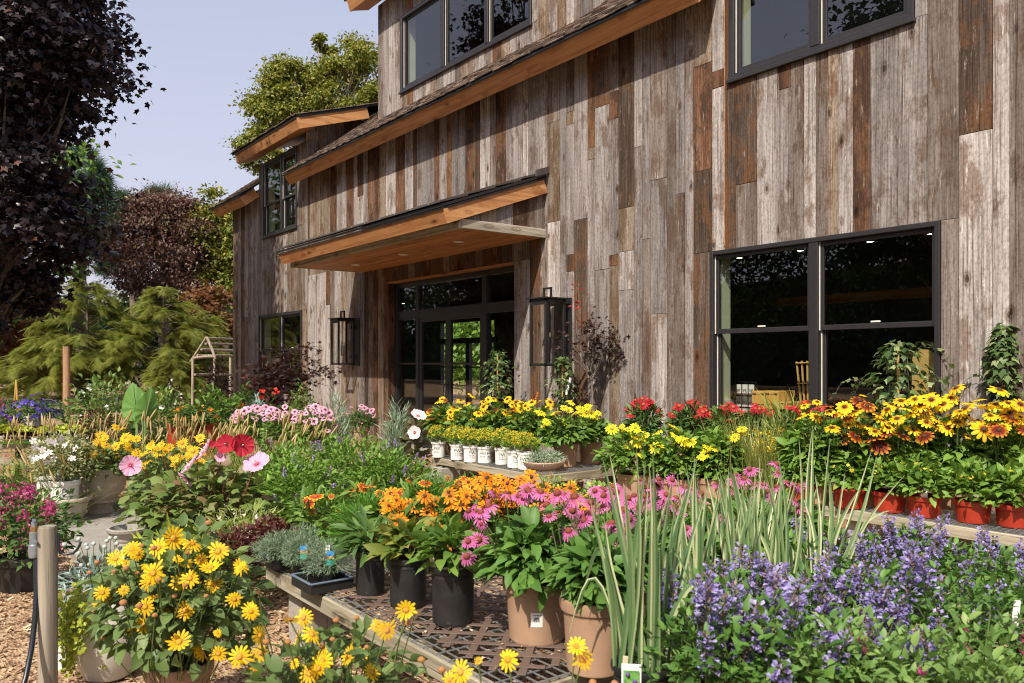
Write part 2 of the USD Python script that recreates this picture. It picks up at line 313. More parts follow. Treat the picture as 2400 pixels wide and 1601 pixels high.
mat('wooded_bank', {'t': ('texture_coordinate', {}), 'n': ('noise_texture', {'scale': 0.9, 'detail': 8.0, 'roughness': .75}), 'r': ('rgb_ramp', {'ramp': [(.35, (.006, .010, .004)), (.5, (.016, .026, .009)), (.68, (.034, .05, .016))]}), 'b': ('bump', {'strength': 1.0, 'distance': .6}), 'p': ('principled_bsdf', {'roughness': 1.0, 'specular_ior_level': 0.0})},
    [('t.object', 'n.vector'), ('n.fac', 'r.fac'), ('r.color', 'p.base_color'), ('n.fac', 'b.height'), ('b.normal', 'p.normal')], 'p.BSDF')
plain('grey_ceramic', (.30, .28, .25), 0.6, 0.2, 10)
plain('concrete', (.30, .27, .23), 0.95, 0.25, 30, bump=0.5)
plain('slab', (.235, .215, .185), 0.9, 0.2, 7, bump=0.25)
plain('ink', (.02, .02, .02), 0.6, 0.0)
plain('ink_green', (.10, .22, .04), 0.6, 0.0)
plain('ink_blue', (.05, .25, .55), 0.5, 0.1)
plain('ink_orange', (.60, .28, .05), 0.5, 0.1)
plain('ink_teal', (.04, .32, .24), 0.5, 0.1)
plain('ink_purple', (.10, .04, .22), 0.5, 0.3, 60)
plain('paper', (.68, .67, .63), 0.6, 0.04)
plain('paper_tan', (.55, .43, .30), 0.6, 0.1)
plain('hose_rubber', (.012, .016, .024), 0.35, 0.2, 20)
plain('galvanised', (.27, .30, .34), 0.35, 0.25, 25, metallic=0.6)
plain('brass', (.45, .30, .12), 0.3, 0.2, 20, metallic=0.8)
plain('box_card', (.52, .30, .055), 0.7, 0.06, 6)
plain('panel_ochre', (.46, .30, .085), 0.7, 0.06, 6)
plain('device_dark', (.018, .026, .028), 0.3, 0.1)
plain('bulb_cream', (.70, .55, .30), 0.4, 0.1)
plain('spike_dark', (.16, .10, .05), 0.9, 0.3, 40)
def glass(name, f0, tint):
    mat(name, {'w': ('layer_weight', {'blend': 0.5}), 'p': ('math', {'math_type': 'power', 'value2': 5.0}), 'f': ('math', {'math_type': 'multiply_add', 'value2': 1 - f0, 'value3': f0}), 'g': ('glossy_bsdf', {'roughness': 0.0, 'color': (1, 1, 1)}),
               't': ('transparent_bsdf', {'color': tint}), 'x': ('mix_closure', {})},
        [('w.facing', 'p.value1'), ('p.value', 'f.value1'), ('f.value', 'x.fac'), ('t.BSDF', 'x.closure1'), ('g.BSDF', 'x.closure2')], 'x.closure')
glass('pane', 0.115, (.86, .88, .86)); glass('lantern_pane', 0.05, (.93, .92, .90))
mat('lamp', {'e': ('emission', {'color': (1.0, .88, .68), 'strength': 6.0})}, [], 'e.emission')
mat('lamp_soft', {'e': ('emission', {'color': (1.0, .85, .65), 'strength': 1.0})}, [], 'e.emission')
# mulch: fine noise for chips, large noise for worn patches
mat('mulch', {'t': ('texture_coordinate', {}), 'v': ('voronoi_texture', {'scale': 34.0, 'randomness': 1.0}), 'n': ('noise_texture', {'scale': 1.1, 'detail': 6.0}), 'm': ('mapping', {'scale': (1.0, 2.1, 1.0)}),
              'h': ('separate_xyz', {}), 'r': ('rgb_ramp', {'ramp': [(0.0, (.10, .055, .03)), (0.3, (.26, .16, .09)), (0.6, (.40, .27, .16)), (1.0, (.50, .36, .23))]}),
              'r2': ('rgb_ramp', {'ramp': [(0.3, (.62, .58, .55)), (0.65, (1, 1, 1))]}), 'x': ('mix_color', {'blend_type': 'multiply', 'fac': 1.0}),
              'b': ('bump', {'strength': 0.8, 'distance': 0.012}), 'p': ('principled_bsdf', {'roughness': 0.95, 'specular_ior_level': 0.2})},
    [('t.object', 'm.vector'), ('m.vector', 'v.vector'), ('t.object', 'n.vector'), ('v.color', 'h.vector'), ('h.x', 'r.fac'), ('n.fac', 'r2.fac'), ('r.color', 'x.a'), ('r2.color', 'x.b'), ('x.result', 'p.base_color'), ('v.distance', 'b.height'), ('b.normal', 'p.normal')], 'p.BSDF')
leafy('chips', [(0, (.085, .045, .024)), (0.35, (.26, .155, .085)), (0.7, (.42, .28, .165)), (1, (.56, .42, .28))], trans=0.0, rough=0.9)
leafy('shingles', [(0, (.06, .042, .032)), (0.4, (.15, .11, .085)), (0.75, (.27, .21, .165)), (1, (.34, .20, .115))], trans=0.0, rough=0.9)
# ================================================================ the setting
_g = np.linspace(-1, 1, 3)
obj('ground', (np.array([[-260, -220, 0], [160, -220, 0], [160, 240, 0], [-260, 240, 0]], float), np.array([[0, 1, 2], [0, 2, 3]])), 'mulch', kind='structure')

# ================================================================ the shop
SHOP = thing('shop_building', 'two-storey shop clad in weathered upright barn boards with black windows', 'building', (0, 0, 0))
def X0(px, y=0.0): return float(on_y(px, HOR, y)[0])
def Z0(px, py, y=0.0): return float(on_y(px, py, y)[2])
ROOF_Z, ROOF_M = 6.59, 0.757
WIN_MAIN = (-6.54, -3.78, 0.96, 3.01)
WIN_UPR = (-6.26, -4.03, 5.03, 7.0)
WIN_BAYU = (-21.77, -19.42, 5.03, 7.02)
WIN_BAYL = (-22.08, -19.12, 0.95, 2.94)
DOOR = (-14.76, -10.53, -0.5, 3.28)
HOLES = [WIN_MAIN, WIN_UPR, WIN_BAYU, WIN_BAYL, DOOR]
DORM_Y = 0.45
WIN_DORM = (-15.02, -10.63, 7.28, 8.86)
def sheath(name, rects, y0, y1):
    return obj(name, join([box(a, b, y0, y1, c, d) for a, b, c, d in rects]), 'sheathing', SHOP)
rects = []
for r in ((-24.25, -22.1, -0.3, 6.40), (-22.1, -18.77, -0.3, 7.05), (-18.77, -6.4, -0.3, 6.40), (-6.4, -0.6, -0.3, 8.7)):
    rects += subtract(r, HOLES)
FRONT = sheath('front_wall', rects, 0.02, 0.20)
rng = np.random.default_rng(11)
def board(parent, x0, x1, z0, z1, tone, y=0.0, gap=0.0028):
    pr = rng.uniform(0, 0.007)
    obj('board', box(x0 + gap, x1 - gap, y - pr, y + 0.022, z0 + 0.0015, z1 - 0.0015, 0.0035), BOARD[tone], parent)
def lay(parent, x0, x1, segs, holes, y=0.0):
    for z0, z1, tone in segs:
        for a, b, c, d in subtract((x0, x1, z0, z1), holes): board(parent, a, b, c, d, tone, y)
def col_px(pa, pb, spec, top, bottom=-0.1, holes=HOLES):
    """A column of boards between two photograph columns; spec: tone, then (pixel row, tone) below each break."""
    x0, x1 = X0(pa), X0(pb); pc = (pa + pb) / 2
    z, segs, tone = top, [], spec[0]
    for py, t in spec[1:]:
        zz = Z0(pc, py); segs.append((zz, z, tone)); z, tone = zz, t
    segs.append((bottom, z, tone))
    lay(FRONT, x0, x1, segs, holes)
CANOPY = (-15.95, -9.70, 3.50, 4.62)
H2 = HOLES + [(-15.90, -9.72, 3.56, 3.70)]
T = 6.38
def weighted(s): return rng.choice(list(s))
# left wing and bay: narrow boards far down the wall
for xa, xb, top, tones in ((-24.25, -22.1, 6.4, 'ggmgmgrg'), (-22.1, -18.77, 7.05, 'gmgtwm')):
    x = xa
    while x < xb - 0.05:
        w = rng.uniform(0.20, 0.33); x2 = xb if xb - x - w < 0.12 else x + w
        zb = rng.uniform(1.6, 5.4)
        t1 = weighted(tones); t2 = weighted(tones) if rng.random() < 0.6 else t1
        lay(FRONT, x, x2, [(zb, top, t1), (-0.1, zb, t2)], HOLES); x = x2
# under the main eave, left to right, above and below the canopy
upper = [(709, 'm'), (715, 'd'), (726, 't'), (750, 't'), (774, 'r'), (789, 'w'), (812, 'r'), (829, 'w'), (838, 'd'), (852, 'g'), (862, 'r'), (890, 't'), (904, 'w'), (927, 'r'), (949, 'w'), (968, 'd'),
         (977, 'g'), (1005, 'g'), (1018, 'r'), (1030, 'w'), (1047, 'o'), (1059, 'g'), (1090.5, 'r'), (1113, 'd'), (1125, 'w'), (1148, 'm'), (1162, 'r'), (1186, 'g'), (1226, 'w'), (1238, 'g'), (1264, 'w'), (1283.5, None)]
upper[0] = (722.3, 'm')
for (pa, t), (pb, _) in zip(upper[:-1], upper[1:]):
    if pb <= pa: continue
    segs = [(3.75, T, t)]
    if t == 'd' and 830 < pa < 845: z = Z0(845, 460); segs = [(z, T, 'd'), (3.75, z, 'w')]
    lay(FRONT, X0(pa), X0(pb), segs, [])
lower = [(722.3, 'w'), (744, 'w'), (764, 'o'), (773, 'm'), (784, 'w'), (800, 't'), (812, 'm'), (826, 't'), (838, 'g'), (854, 'd'), (863, 'm'), (875, 'r'), (886, 't'), (899, 'r'), (909.5, None)]
for (pa, t), (pb, _) in zip(lower[:-1], lower[1:]):
    segs = [(-0.1, 3.75, t)]
    if t == 'o': z = Z0(768, 715); segs = [(z, 3.75, 'o'), (-0.1, z, 'w')]
    lay(FRONT, X0(pa), X0(pb), segs, HOLES)
x = X0(909.5)
for t in 'drdmdrddmdrdmdrdmd':                        # over the entrance
    x2 = min(x + rng.uniform(0.22, 0.30), X0(1205)); lay(FRONT, x, x2, [(3.28, 3.75, t)], HOLES); x = x2
    if x >= X0(1205) - 0.02: break
lay(FRONT, X0(1205), X0(1242), [(-0.1, 3.75, 'g')], HOLES)
lay(FRONT, X0(1242), X0(1266), [(-0.1, 3.75, 'd')], HOLES)
lay(FRONT, X0(1266), X0(1283.5), [(-0.1, 3.75, 'm')], HOLES)
near = [(1283.5, 1313, ['m', (286, 't'), (520, 'w')]), (1313, 1327.5, ['g']), (1327.5, 1346, ['m', (262, 't'), (292, 'g'), (597, 'r'), (637, 'g')]), (1346, 1377, ['g', (514, 'd')]),
        (1377, 1394.5, ['r', (150, 'o'), (346, 't'), (374, 'g')]), (1394.5, 1428, ['d', (249, 'w'), (632, 'g')]), (1428, 1450, ['m', (215, 'r'), (279, 'g'), (598, 'r'), (623, 't')]),
        (1450, 1486.5, ['d', (487, 't'), (589, 'w'), (680, 'g')]), (1486.5, 1505.5, ['g', (345, 'g')]), (1505.5, 1525, ['g', (560, 'm')]), (1525, 1563, ['m', (420, 'g'), (736, 'w')]), (1563, 1584, ['m']),
        (1584, 1605, ['g', (454, 'm')]), (1605, 1625, ['g']), (1625, 1669, ['t', (152, 'r'), (400, 'd')])]
for a, b, s in near: col_px(a, b, s, T, holes=HOLES)
TT = 8.7
near2 = [(1669, 1699, ['w', (165, 'r'), (205, 'w')]), (1699, 1725, ['d']), (1725, 1774, ['d', (430, 'm')]), (1774, 1825.5, ['w']), (1825.5, 1853, ['r', (208, 'g')]), (1853, 1884, ['m']),
         (1884, 1912, ['w']), (1912, 1941, ['m']), (1941, 1964, ['t']), (1964, 1998.5, ['w']), (1998.5, 2039.5, ['r']), (2039.5, 2104.5, ['g']), (2104.5, 2174, ['g']),
         (2174, 2247, ['m']), (2247, 2326, ['d', (310, 'w')]), (2326, 2366, ['w']), (2366, 2445, ['m']), (2445, 2530, ['g']), (2530, 2600, ['m']), (2600, 2690, ['g', (400, 'r')]), (2690, 2800, ['t'])]
for a, b, s in near2: col_px(a, b, s, TT)
obj('corner_trim', box(X0(1699) - 0.004, X0(1699) + 0.007, -0.011, 0.0, 3.05, TT, 0.002), 'cedar', SHOP)
# upper dormer
DORM = sheath('dormer_wall', subtract((-16.04, -9.42, 6.55, 9.45), [WIN_DORM]), DORM_Y + 0.02, DORM_Y + 0.2)
x, k = -16.04, 0
tones = 'mwwgtowgwtgwgmtwwgrtwgwtgtwmgwtgwgg'
while x < -9.45:
    w = rng.uniform(0.17, 0.29); x2 = -9.42 if x + w > -9.52 else x + w
    t = tones[k % len(tones)]; k += 1
    lay(DORM, x, x2, [(6.6, 9.45, t)], [WIN_DORM], DORM_Y); x = x2
# right cheek of the dormer, and of the bay, following the roof
def cheek(name, x, ys, lo, hi, tones):
    sh = obj(name, prism([(ys[0], lo(ys[0]) - 0.2), (ys[-1], lo(ys[-1]) - 0.2), (ys[-1], hi(ys[-1])), (ys[0], hi(ys[0]))], x - 0.12, x - 0.012, 'x'), 'sheathing', SHOP)
    for i in range(len(ys) - 1):
        a, b = ys[i] + 0.002, ys[i + 1] - 0.002
        obj('board', prism([(a, lo(a) - 0.1), (b, lo(b) - 0.1), (b, max(hi(b), lo(b))), (a, hi(a))], x - 0.012, x + rng.uniform(0, 0.005), 'x'), BOARD[tones[i % len(tones)]], sh)
roof = lambda y: ROOF_Z + ROOF_M * y
bayroof = lambda y: 7.17 + 0.314 * (y + 0.435)
cheek('bay_cheek_wall', -18.77, [0.0, 0.26, 0.5, 0.72, 0.95, 1.2, 1.45], roof, lambda y: bayroof(y) + 0.05, 'gmgmdm')
cheek('dormer_cheek_wall', -9.42, [DORM_Y, 0.7, 0.95, 1.2, 1.5, 1.8, 2.1, 2.5], roof, lambda y: 9.45, 'ggmgwgm')
# roofs
def slab(name, x0, x1, y0, y1, f, thick, m_):
    return obj(name, prism([(y0, f(y0)), (y1, f(y1)), (y1, f(y1) - thick), (y0, f(y0) - thick)], x0, x1, 'x'), m_, SHOP)
RIDGE = 2.15
slab('roof', -24.85, -22.1, -0.53, RIDGE, roof, 0.05, 'black_metal')
slab('roof', -22.1, -18.98, 0.06, RIDGE, roof, 0.05, 'black_metal')
slab('roof', -18.98, -16.0, -0.53, RIDGE, roof, 0.05, 'black_metal')
slab('roof', -16.0, -6.36, -0.53, 6.0, roof, 0.05, 'black_metal')
back = lambda y: roof(RIDGE) - 0.7 * (y - RIDGE)
slab('roof', -24.85, -16.0, RIDGE, 6.0, back, 0.05, 'black_metal')
slab('roof', -22.75, -18.2, -0.52, 2.1, lambda y: 7.43 + 0.314 * (y + 0.47), 0.04, 'black_metal')
slab('roof', -16.75, -8.9, -0.02, 6.0, lambda y: 9.72 + 0.3 * y, 0.05, 'black_metal')
slab('roof', -6.9, -0.2, -0.55, 6.0, lambda y: 9.0 + 0.5 * (y + 0.5), 0.05, 'black_metal')
def shingles(x0, x1, y0, y1, f, slope, skip=None, expo=0.15):
    """Courses of split shingles lapped up the slope."""
    c = 1 / math.hypot(1, slope); L = (y1 - y0) / c; rows = int(L / expo); V, tint = [], []
    for i in range(rows):
        x = x0 - rng.uniform(0, 0.1)
        while x < x1:
            w = rng.uniform(0.09, 0.2); a, b = max(x, x0), min(x + w, x1); x += w
            if b - a < 0.02: continue
            s = i * expo + rng.normal(0, 0.006) - (0.03 if i == 0 else 0); yy = y0 + s * c
            if skip and skip((a + b) / 2, yy): continue
            t = rng.uniform(0.020, 0.038); ln = expo * 1.9
            P = []
            for ss, lift in ((s, t), (s + ln, 0.004)):
                for xx in (a + 0.002, b - 0.002):
                    for h in (lift - (0.016 if lift > 0.01 else 0.003), lift):
                        P.append((xx, y0 + ss * c - slope * c * h, f(y0 + ss * c) + c * h + 0.004))
            V.append(P); tint.append(np.clip(rng.normal(0.5, 0.22) - (0.2 if rng.random() < 0.1 else 0), 0, 1))
    V = np.array(V); n = len(V)
    q = np.array([[0, 2, 3], [0, 3, 1], [1, 3, 7], [1, 7, 5], [0, 1, 5], [0, 5, 4], [2, 6, 7], [2, 7, 3], [4, 5, 7], [4, 7, 6]])
    F = (q[None] + 8 * np.arange(n)[:, None, None]).reshape(-1, 3)
    obj('roof_shingles', (V.reshape(-1, 3), F), 'shingles', SHOP, tint=np.repeat(tint, 8), kind='stuff')
inbay = lambda x, y: -22.2 < x < -18.8 and y > -0.02
shingles(-24.9, -22.05, -0.52, RIDGE, roof, ROOF_M)
shingles(-19.15, -16.04, -0.52, RIDGE, roof, ROOF_M, inbay)
shingles(-16.04, -9.42, -0.52, DORM_Y + 0.05, roof, ROOF_M)
shingles(-9.42, -6.38, -0.52, 4.0, roof, ROOF_M)
shingles(-22.8, -18.18, -0.54, 2.0, lambda y: 7.43 + 0.314 * (y + 0.47), 0.314)
shingles(-16.8, -15.6, -0.05, 2.0, lambda y: 9.72 + 0.3 * y, 0.3)
# fascias, soffits and drip edges, square-cut to the slope
def eave(x0, x1, y, z, slope, h=0.205, wall=0.0, rake=None, soff=True):
    """y, z: lower front corner of the fascia. rake: (x, y2): a rake board from the corner up to y2."""
    c = 1 / math.hypot(1, slope); n = np.array([-slope * c, c]); d = np.array([c, slope * c]); p = np.array([y, z])
    q = [p, p + n * h, p + n * h + d * 0.04, p + d * 0.04]
    obj('fascia', prism([tuple(a) for a in q], x0, x1, 'x'), 'cedar', SHOP)
    e = [p + n * (h + 0.002) - d * 0.015, p + n * (h + 0.026) - d * 0.015, p + n * (h + 0.026) + d * 0.05, p + n * (h + 0.002) + d * 0.05]
    obj('drip_edge', prism([tuple(a) for a in e], x0 - 0.02, x1 + 0.02, 'x'), 'black_metal', SHOP)
    if soff:
        run = (wall - y - 0.04 * c) / c
        s = [p + d * 0.042 + n * 0.01, p + d * 0.042 + n * 0.03, p + d * (0.042 + run) + n * 0.03, p + d * (0.042 + run) + n * 0.01]
        obj('soffit', prism([tuple(a) for a in s], x0 + 0.01, x1 - 0.01, 'x'), 'cedar', SHOP)
    if rake:
        xr, y2 = rake; L = (y2 - y) / c
        r = [p, p + n * h, p + n * h + d * L, p + d * L]
        obj('rake_board', prism([tuple(a) for a in r], xr - 0.002, xr + 0.04, 'x'), 'cedar_rake', SHOP)
        e = [p + n * (h + 0.002) + d * .051, p + n * (h + 0.026) + d * .051, p + n * (h + 0.026) + d * L, p + n * (h + 0.002) + d * L]
        obj('drip_edge', prism([tuple(a) for a in e], xr - 0.02, xr + 0.06, 'x'), 'black_metal', SHOP)
wood('cedar_rake', [(0.25, (.24, .10, .036)), (0.45, (.42, .20, .08)), (0.6, (.52, .27, .12)), (0.8, (.60, .36, .18))], stain=(.20, .07, .02), amount=0.1, axis=1, fine=26, crack=0.75, rough=0.6, bump=0.1, vary=0.12, sat=1.0)
eave(-18.98, -6.46, -0.37, 5.93, ROOF_M, 0.255, rake=(-6.46, 0.0))
eave(-24.5, -22.1, -0.37, 5.92, ROOF_M, 0.255, rake=(-22.1, 0.0))
eave(-22.5, -18.22, -0.45, 7.10, 0.314, 0.25, rake=(-18.22, 1.35))
eave(-16.5, -9.1, 0.0, 9.36, 0.3, 0.30, wall=DORM_Y)
eave(-6.7, -0.3, -0.45, 8.72, 0.5, 0.22)

# ---- canopy over the entrance
CX0, CX1, CS = -15.83, -9.72, 0.36
cz = lambda y: 3.885 + CS * (y + 1.93)
eave(CX0, CX1, -1.80, 3.605, CS, 0.205, soff=False, rake=(CX1, -0.004))
obj('canopy_soffit', prism([(-1.76, 3.625), (-1.76, 3.645), (-1.60, 3.703), (-1.60, 3.683)], CX0, CX1, 'x'), 'cedar', SHOP)
obj('canopy_roof', prism([(-1.90, cz(-1.90) - 0.03), (-0.004, cz(0) - 0.03), (-0.004, cz(0) - 0.07), (-1.90, cz(-1.90) - 0.07)], CX0 - 0.1, CX1 + 0.02, 'x'), 'black_metal', SHOP)
for r in range(4):
    x = CX0 - 0.06
    while x < CX1:
        w = 0.49; x2 = min(x + w, CX1 + 0.03)
        y0 = -1.93 + r * 0.48
        q = [(y0, cz(y0) + 0.0), (y0, cz(y0) + 0.03), (min(y0 + 0.47, -0.005), cz(min(y0 + 0.47, -0.005)) + 0.012), (min(y0 + 0.47, -0.005), cz(min(y0 + 0.47, -0.005)) - 0.02)]
        obj('roof_tile', prism(q, x + 0.006, x2 - 0.006, 'x'), 'bronze_tile', SHOP)
        if r == 0 and x2 < CX1 - 0.2: obj('tile_seam', prism([(y0 - 0.002, cz(y0) + 0.005), (y0 - 0.002, cz(y0) + 0.034), (y0 + 0.4, cz(y0 + 0.4) + 0.019), (y0 + 0.4, cz(y0 + 0.4) - 0.01)], x2 - 0.006, x2 + 0.006, 'x'), 'tile_seam', SHOP)
        x = x2
obj('gutter_end', prism([(-0.26, 4.46), (-0.26, 4.56), (-0.004, 4.65), (-0.004, 4.55)], CX1 + 0.06, CX1 + 0.09, 'x'), 'bronze_tile', SHOP)
obj('canopy_beam', box(-15.87, CX1, -1.605, -1.55, 3.564, 3.70, 0.004), 'beam_grey', SHOP)
obj('canopy_beam', box(CX1 - 0.05, CX1 + 0.004, -1.548, -0.004, 3.566, 3.699, 0.004), 'beam_grey_y', SHOP)
obj('canopy_beam', box(-15.868, -15.82, -1.548, -0.004, 3.566, 3.699, 0.004), 'beam_grey_y', SHOP)
for i in range(11):
    y0 = -1.548 + i * 0.14
    obj('soffit_board', box(-15.82, CX1 - 0.052, y0 + 0.001, y0 + 0.139, 3.572, 3.59, 0.002), 'cedar_soffit', SHOP)
for px, py in ((833, 621), (945, 597), (1075, 567)):
    p = on_z(px, py, 3.570)
    rim = obj('downlight', move(lathe([(0.0, -0.003), (0.075, -0.003), (0.085, 0.0), (0.085, 0.004), (0.0, 0.004)], 20), (p[0], p[1], 3.567)), 'paper', SHOP)
cheek('canopy_cheek_wall', CX1 - 0.03, [-1.54, -1.2, -0.92, -0.62, -0.3, -0.004], lambda y: 3.80, lambda y: 3.605 + CS * (y + 1.80) + 0.03, 'gtgrm')

# ---- windows
def window(name, hole, y, mull, rails, sash=0.05, case=0.075, out=0.03, liner=True, kind='w'):
    x0, x1, z0, z1 = hole
    fr = [box(x0, x0 + case, y - out, y + 0.10, z0, z1, 0.006), box(x1 - case, x1, y - out, y + 0.10, z0, z1, 0.006),
          box(x0 + case, x1 - case, y - out, y + 0.10, z1 - case, z1, 0.006), box(x0 - 0.02, x1 + 0.02, y - out - 0.025, y + 0.10, z0 - 0.045, z0, 0.006), box(x0 + case, x1 - case, y - out + 0.01, y + 0.10, z0, z0 + case * 0.8, 0.006)]
    xs = [x0 + case] + [v for m_ in mull for v in (m_ - 0.055, m_ + 0.055)] + [x1 - case]
    for m_ in mull: fr.append(box(m_ - 0.055, m_ + 0.055, y - out + 0.004, y + 0.10, z0 + case * 0.8, z1 - case, 0.006))
    W = obj(name, join(fr), 'window_frame', SHOP)
    for a, b in zip(xs[0::2], xs[1::2]):
        zs = [z0 + case * 0.8, z1 - case]
        spans = [(zs[0], zs[1], 0.03)] if not rails else [(zs[0], rails + 0.03, 0.062), (rails - 0.03, zs[1], 0.022)]
        for c, d, dy in spans:
            obj('sash', join([box(a, a + sash, y + dy, y + dy + 0.038, c, d, 0.004), box(b - sash, b, y + dy, y + dy + 0.038, c, d, 0.004), box(a + sash, b - sash, y + dy, y + dy + 0.038, d - sash, d, 0.004), box(a + sash, b - sash, y + dy, y + dy + 0.038, c, c + sash * 1.25, 0.004)]), 'window_frame', W)
            obj('pane', box(a + sash - 0.004, b - sash + 0.004, y + dy + 0.018, y + dy + 0.0181, c + sash, d - sash)[:1] and (np.array([[a + sash - 0.004, y + dy + 0.018, c + sash - 0.004], [b - sash + 0.004, y + dy + 0.018, c + sash - 0.004], [b - sash + 0.004, y + dy + 0.018, d - sash + 0.004], [a + sash - 0.004, y + dy + 0.018, d - sash + 0.004]]), np.array([[0, 1, 2], [0, 2, 3]])), 'pane', W)
            if liner: obj('jamb_liner', box(a - 0.004, a + 0.008, y + dy - 0.012, y + dy - 0.001, c, d), 'sash_liner', W)
        if rails:
            obj('sash_lock', box((a + b) / 2 - 0.05, (a + b) / 2 + 0.05, y + 0.03, y + 0.06, rails + 0.032, rails + 0.05, 0.004), 'sash_liner', W)
    # the reveal inside
    obj('reveal', join([box(x0 + case - 0.01, x0 + case + 0.004, y + 0.125, y + 0.30, z0, z1), box(x1 - case - 0.004, x1 - case + 0.01, y + 0.125, y + 0.30, z0, z1)]), 'sash_green', W)
    return W
mm_ = X0(1908)
W1 = window('shop_window', WIN_MAIN, 0.0, [mm_], 2.03, sash=0.043, case=0.052)
W2 = window('upper_window', WIN_UPR, 0.0, [X0(1912)], None, sash=0.055)
W3 = window('bay_window', WIN_BAYU, 0.0, [X0(660)], Z0(660, 465), sash=0.05)
W4 = window('bay_window', WIN_BAYL, 0.0, [X0(657)], Z0(640, 820), sash=0.05)
W5 = window('dormer_window', WIN_DORM, DORM_Y, [float(on_y(1038, 850, DORM_Y)[0]), float(on_y(1141, 850, DORM_Y)[0])], None, sash=0.055)
obj('window_apron', box(WIN_MAIN[0] - 0.02, WIN_MAIN[1] + 0.02, -0.075, 0.0, 0.895, 0.912, 0.003), 'steel_wire', SHOP)
# ---- entrance
dx0, dx1, _, dz1 = DOOR
obj('door_trim', box(dx0 + 0.012, dx1, -0.02, 0.16, dz1 - 0.03, dz1, 0.003), 'cedar', SHOP)
obj('door_jamb', box(dx0, dx0 + 0.03, -0.004, 0.16, 0.0, dz1 - 0.031, 0.002), 'board_rust', SHOP)
y = 0.13
zt = Z0(975, 737, y)
ms = [X0(977, y), X0(1048, y), X0(1134, y)]
fr = [box(dx0 + 0.03, dx0 + 0.13, y, y + 0.12, 0, dz1 - 0.035, 0.005), box(dx1 - 0.09, dx1, y, y + 0.12, 0, dz1 - 0.035, 0.005), box(dx0 + 0.13, dx1 - 0.09, y, y + 0.12, dz1 - 0.13, dz1 - 0.035, 0.005)]
for m_, w in ((ms[0], 0.05), (ms[2], 0.062)): fr.append(box(m_ - w, m_ + w, y, y + 0.12, 0, dz1 - 0.13, 0.005))
xa = [dx0 + 0.13, ms[0] + 0.05, ms[2] + 0.062]; xb = [ms[0] - 0.05, ms[2] - 0.062, dx1 - 0.09]
for a, b in zip(xa, xb): fr.append(box(a, b, y + 0.004, y + 0.116, zt - 0.09, zt + 0.09, 0.005))
ENT = obj('entrance_frame', join(fr), 'black_metal', SHOP)
def pane(parent, a, b, c, d, y, m_='pane'):
    obj('pane', (np.array([[a, y, c], [b, y, c], [b, y, d], [a, y, d]], float), np.array([[0, 1, 2], [0, 2, 3]])), m_, parent)
for a, b in zip(xa, xb): pane(ENT, a, b, zt + 0.06, dz1 - 0.13, y + 0.05)
for a, b in ((xa[0], xb[0]), (xa[2], xb[2])):
    pane(ENT, a, b, 0.1, zt - 0.06, y + 0.05); obj('glazing_bar', box(a, b, y + 0.03, y + 0.07, 1.615, 1.645), 'black_metal', ENT)
for a, b in ((ms[0] + 0.05, ms[1]), (ms[1], ms[2] - 0.062)):
    st = 0.085
    dr = obj('door', join([box(a + 0.004, a + st, y + 0.02, y + 0.075, 0.02, zt - 0.065, 0.004), box(b - st, b - 0.004, y + 0.02, y + 0.075, 0.02, zt - 0.065, 0.004), box(a + st, b - st, y + 0.02, y + 0.075, zt - 0.15, zt - 0.065, 0.004), box(a + st, b - st, y + 0.02, y + 0.075, 0.02, 0.25, 0.004), box(a + st, b - st, y + 0.03, y + 0.065, 1.612, 1.648, 0.003)]), 'black_metal', SHOP)
    pane(dr, a + st, b - st, 0.25, zt - 0.15, y + 0.048)
    hx = b - st / 2 if a < ms[1] - 0.3 else a + st / 2
    obj('handle', tube([(hx, y + 0.02, 0.85), (hx, y - 0.05, 0.86), (hx, y - 0.05, 1.24), (hx, y + 0.02, 1.25)], 0.012, 8), 'black_metal', dr, smooth=30)
obj('door_step', box(dx0 + 0.05, dx1 - 0.02, -0.25, 0.3, -0.05, 0.016, 0.004), 'slab', SHOP)
# ---- inside: one dim sales floor, closed on all sides but for its openings
BW = 5.5
back_hole = (float(on_y(1031, 850, BW)[0]), float(on_y(1166, 850, BW)[0]), 0.25, 2.95)
rm = [(-23.9, -0.8)]
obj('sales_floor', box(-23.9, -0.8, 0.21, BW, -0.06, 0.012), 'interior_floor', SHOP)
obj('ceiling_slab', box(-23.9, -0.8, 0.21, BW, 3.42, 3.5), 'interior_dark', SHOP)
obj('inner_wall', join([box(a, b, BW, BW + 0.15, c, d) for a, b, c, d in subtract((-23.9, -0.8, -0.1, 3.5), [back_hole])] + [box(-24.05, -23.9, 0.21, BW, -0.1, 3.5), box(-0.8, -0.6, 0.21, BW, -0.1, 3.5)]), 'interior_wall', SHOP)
obj('bulkhead', prism([(-11.7, 3.42), (-10.0, 3.42), (-10.0, 2.75), (-10.9, 2.75)], 0.75, 0.85), 'interior_cream', SHOP)
bx0, bx1, bz0, bz1 = back_hole
b_ = [box(bx0, bx0 + 0.1, BW - 0.04, BW + 0.1, bz0, bz1), box(bx1 - 0.1, bx1, BW - 0.04, BW + 0.1, bz0, bz1), box(bx0 + .1, bx1 - .1, BW - 0.04, BW + 0.1, bz1 - 0.1, bz1), box(bx0 + .1, bx1 - .1, BW - 0.04, BW + 0.1, 2.22, 2.38)]
for px in (1049, 1097, 1143): xx = float(on_y(px, 850, BW)[0]); b_.append(box(xx - 0.09, xx + 0.09, BW - 0.03, BW + 0.09, bz0, 2.22))
for z in (0.95, 1.5): b_.append(box(bx0 + .1, bx1 - .1, BW - 0.01, BW + 0.05, z, z + 0.04))
obj('rear_door', join(b_), 'black_metal', SHOP)
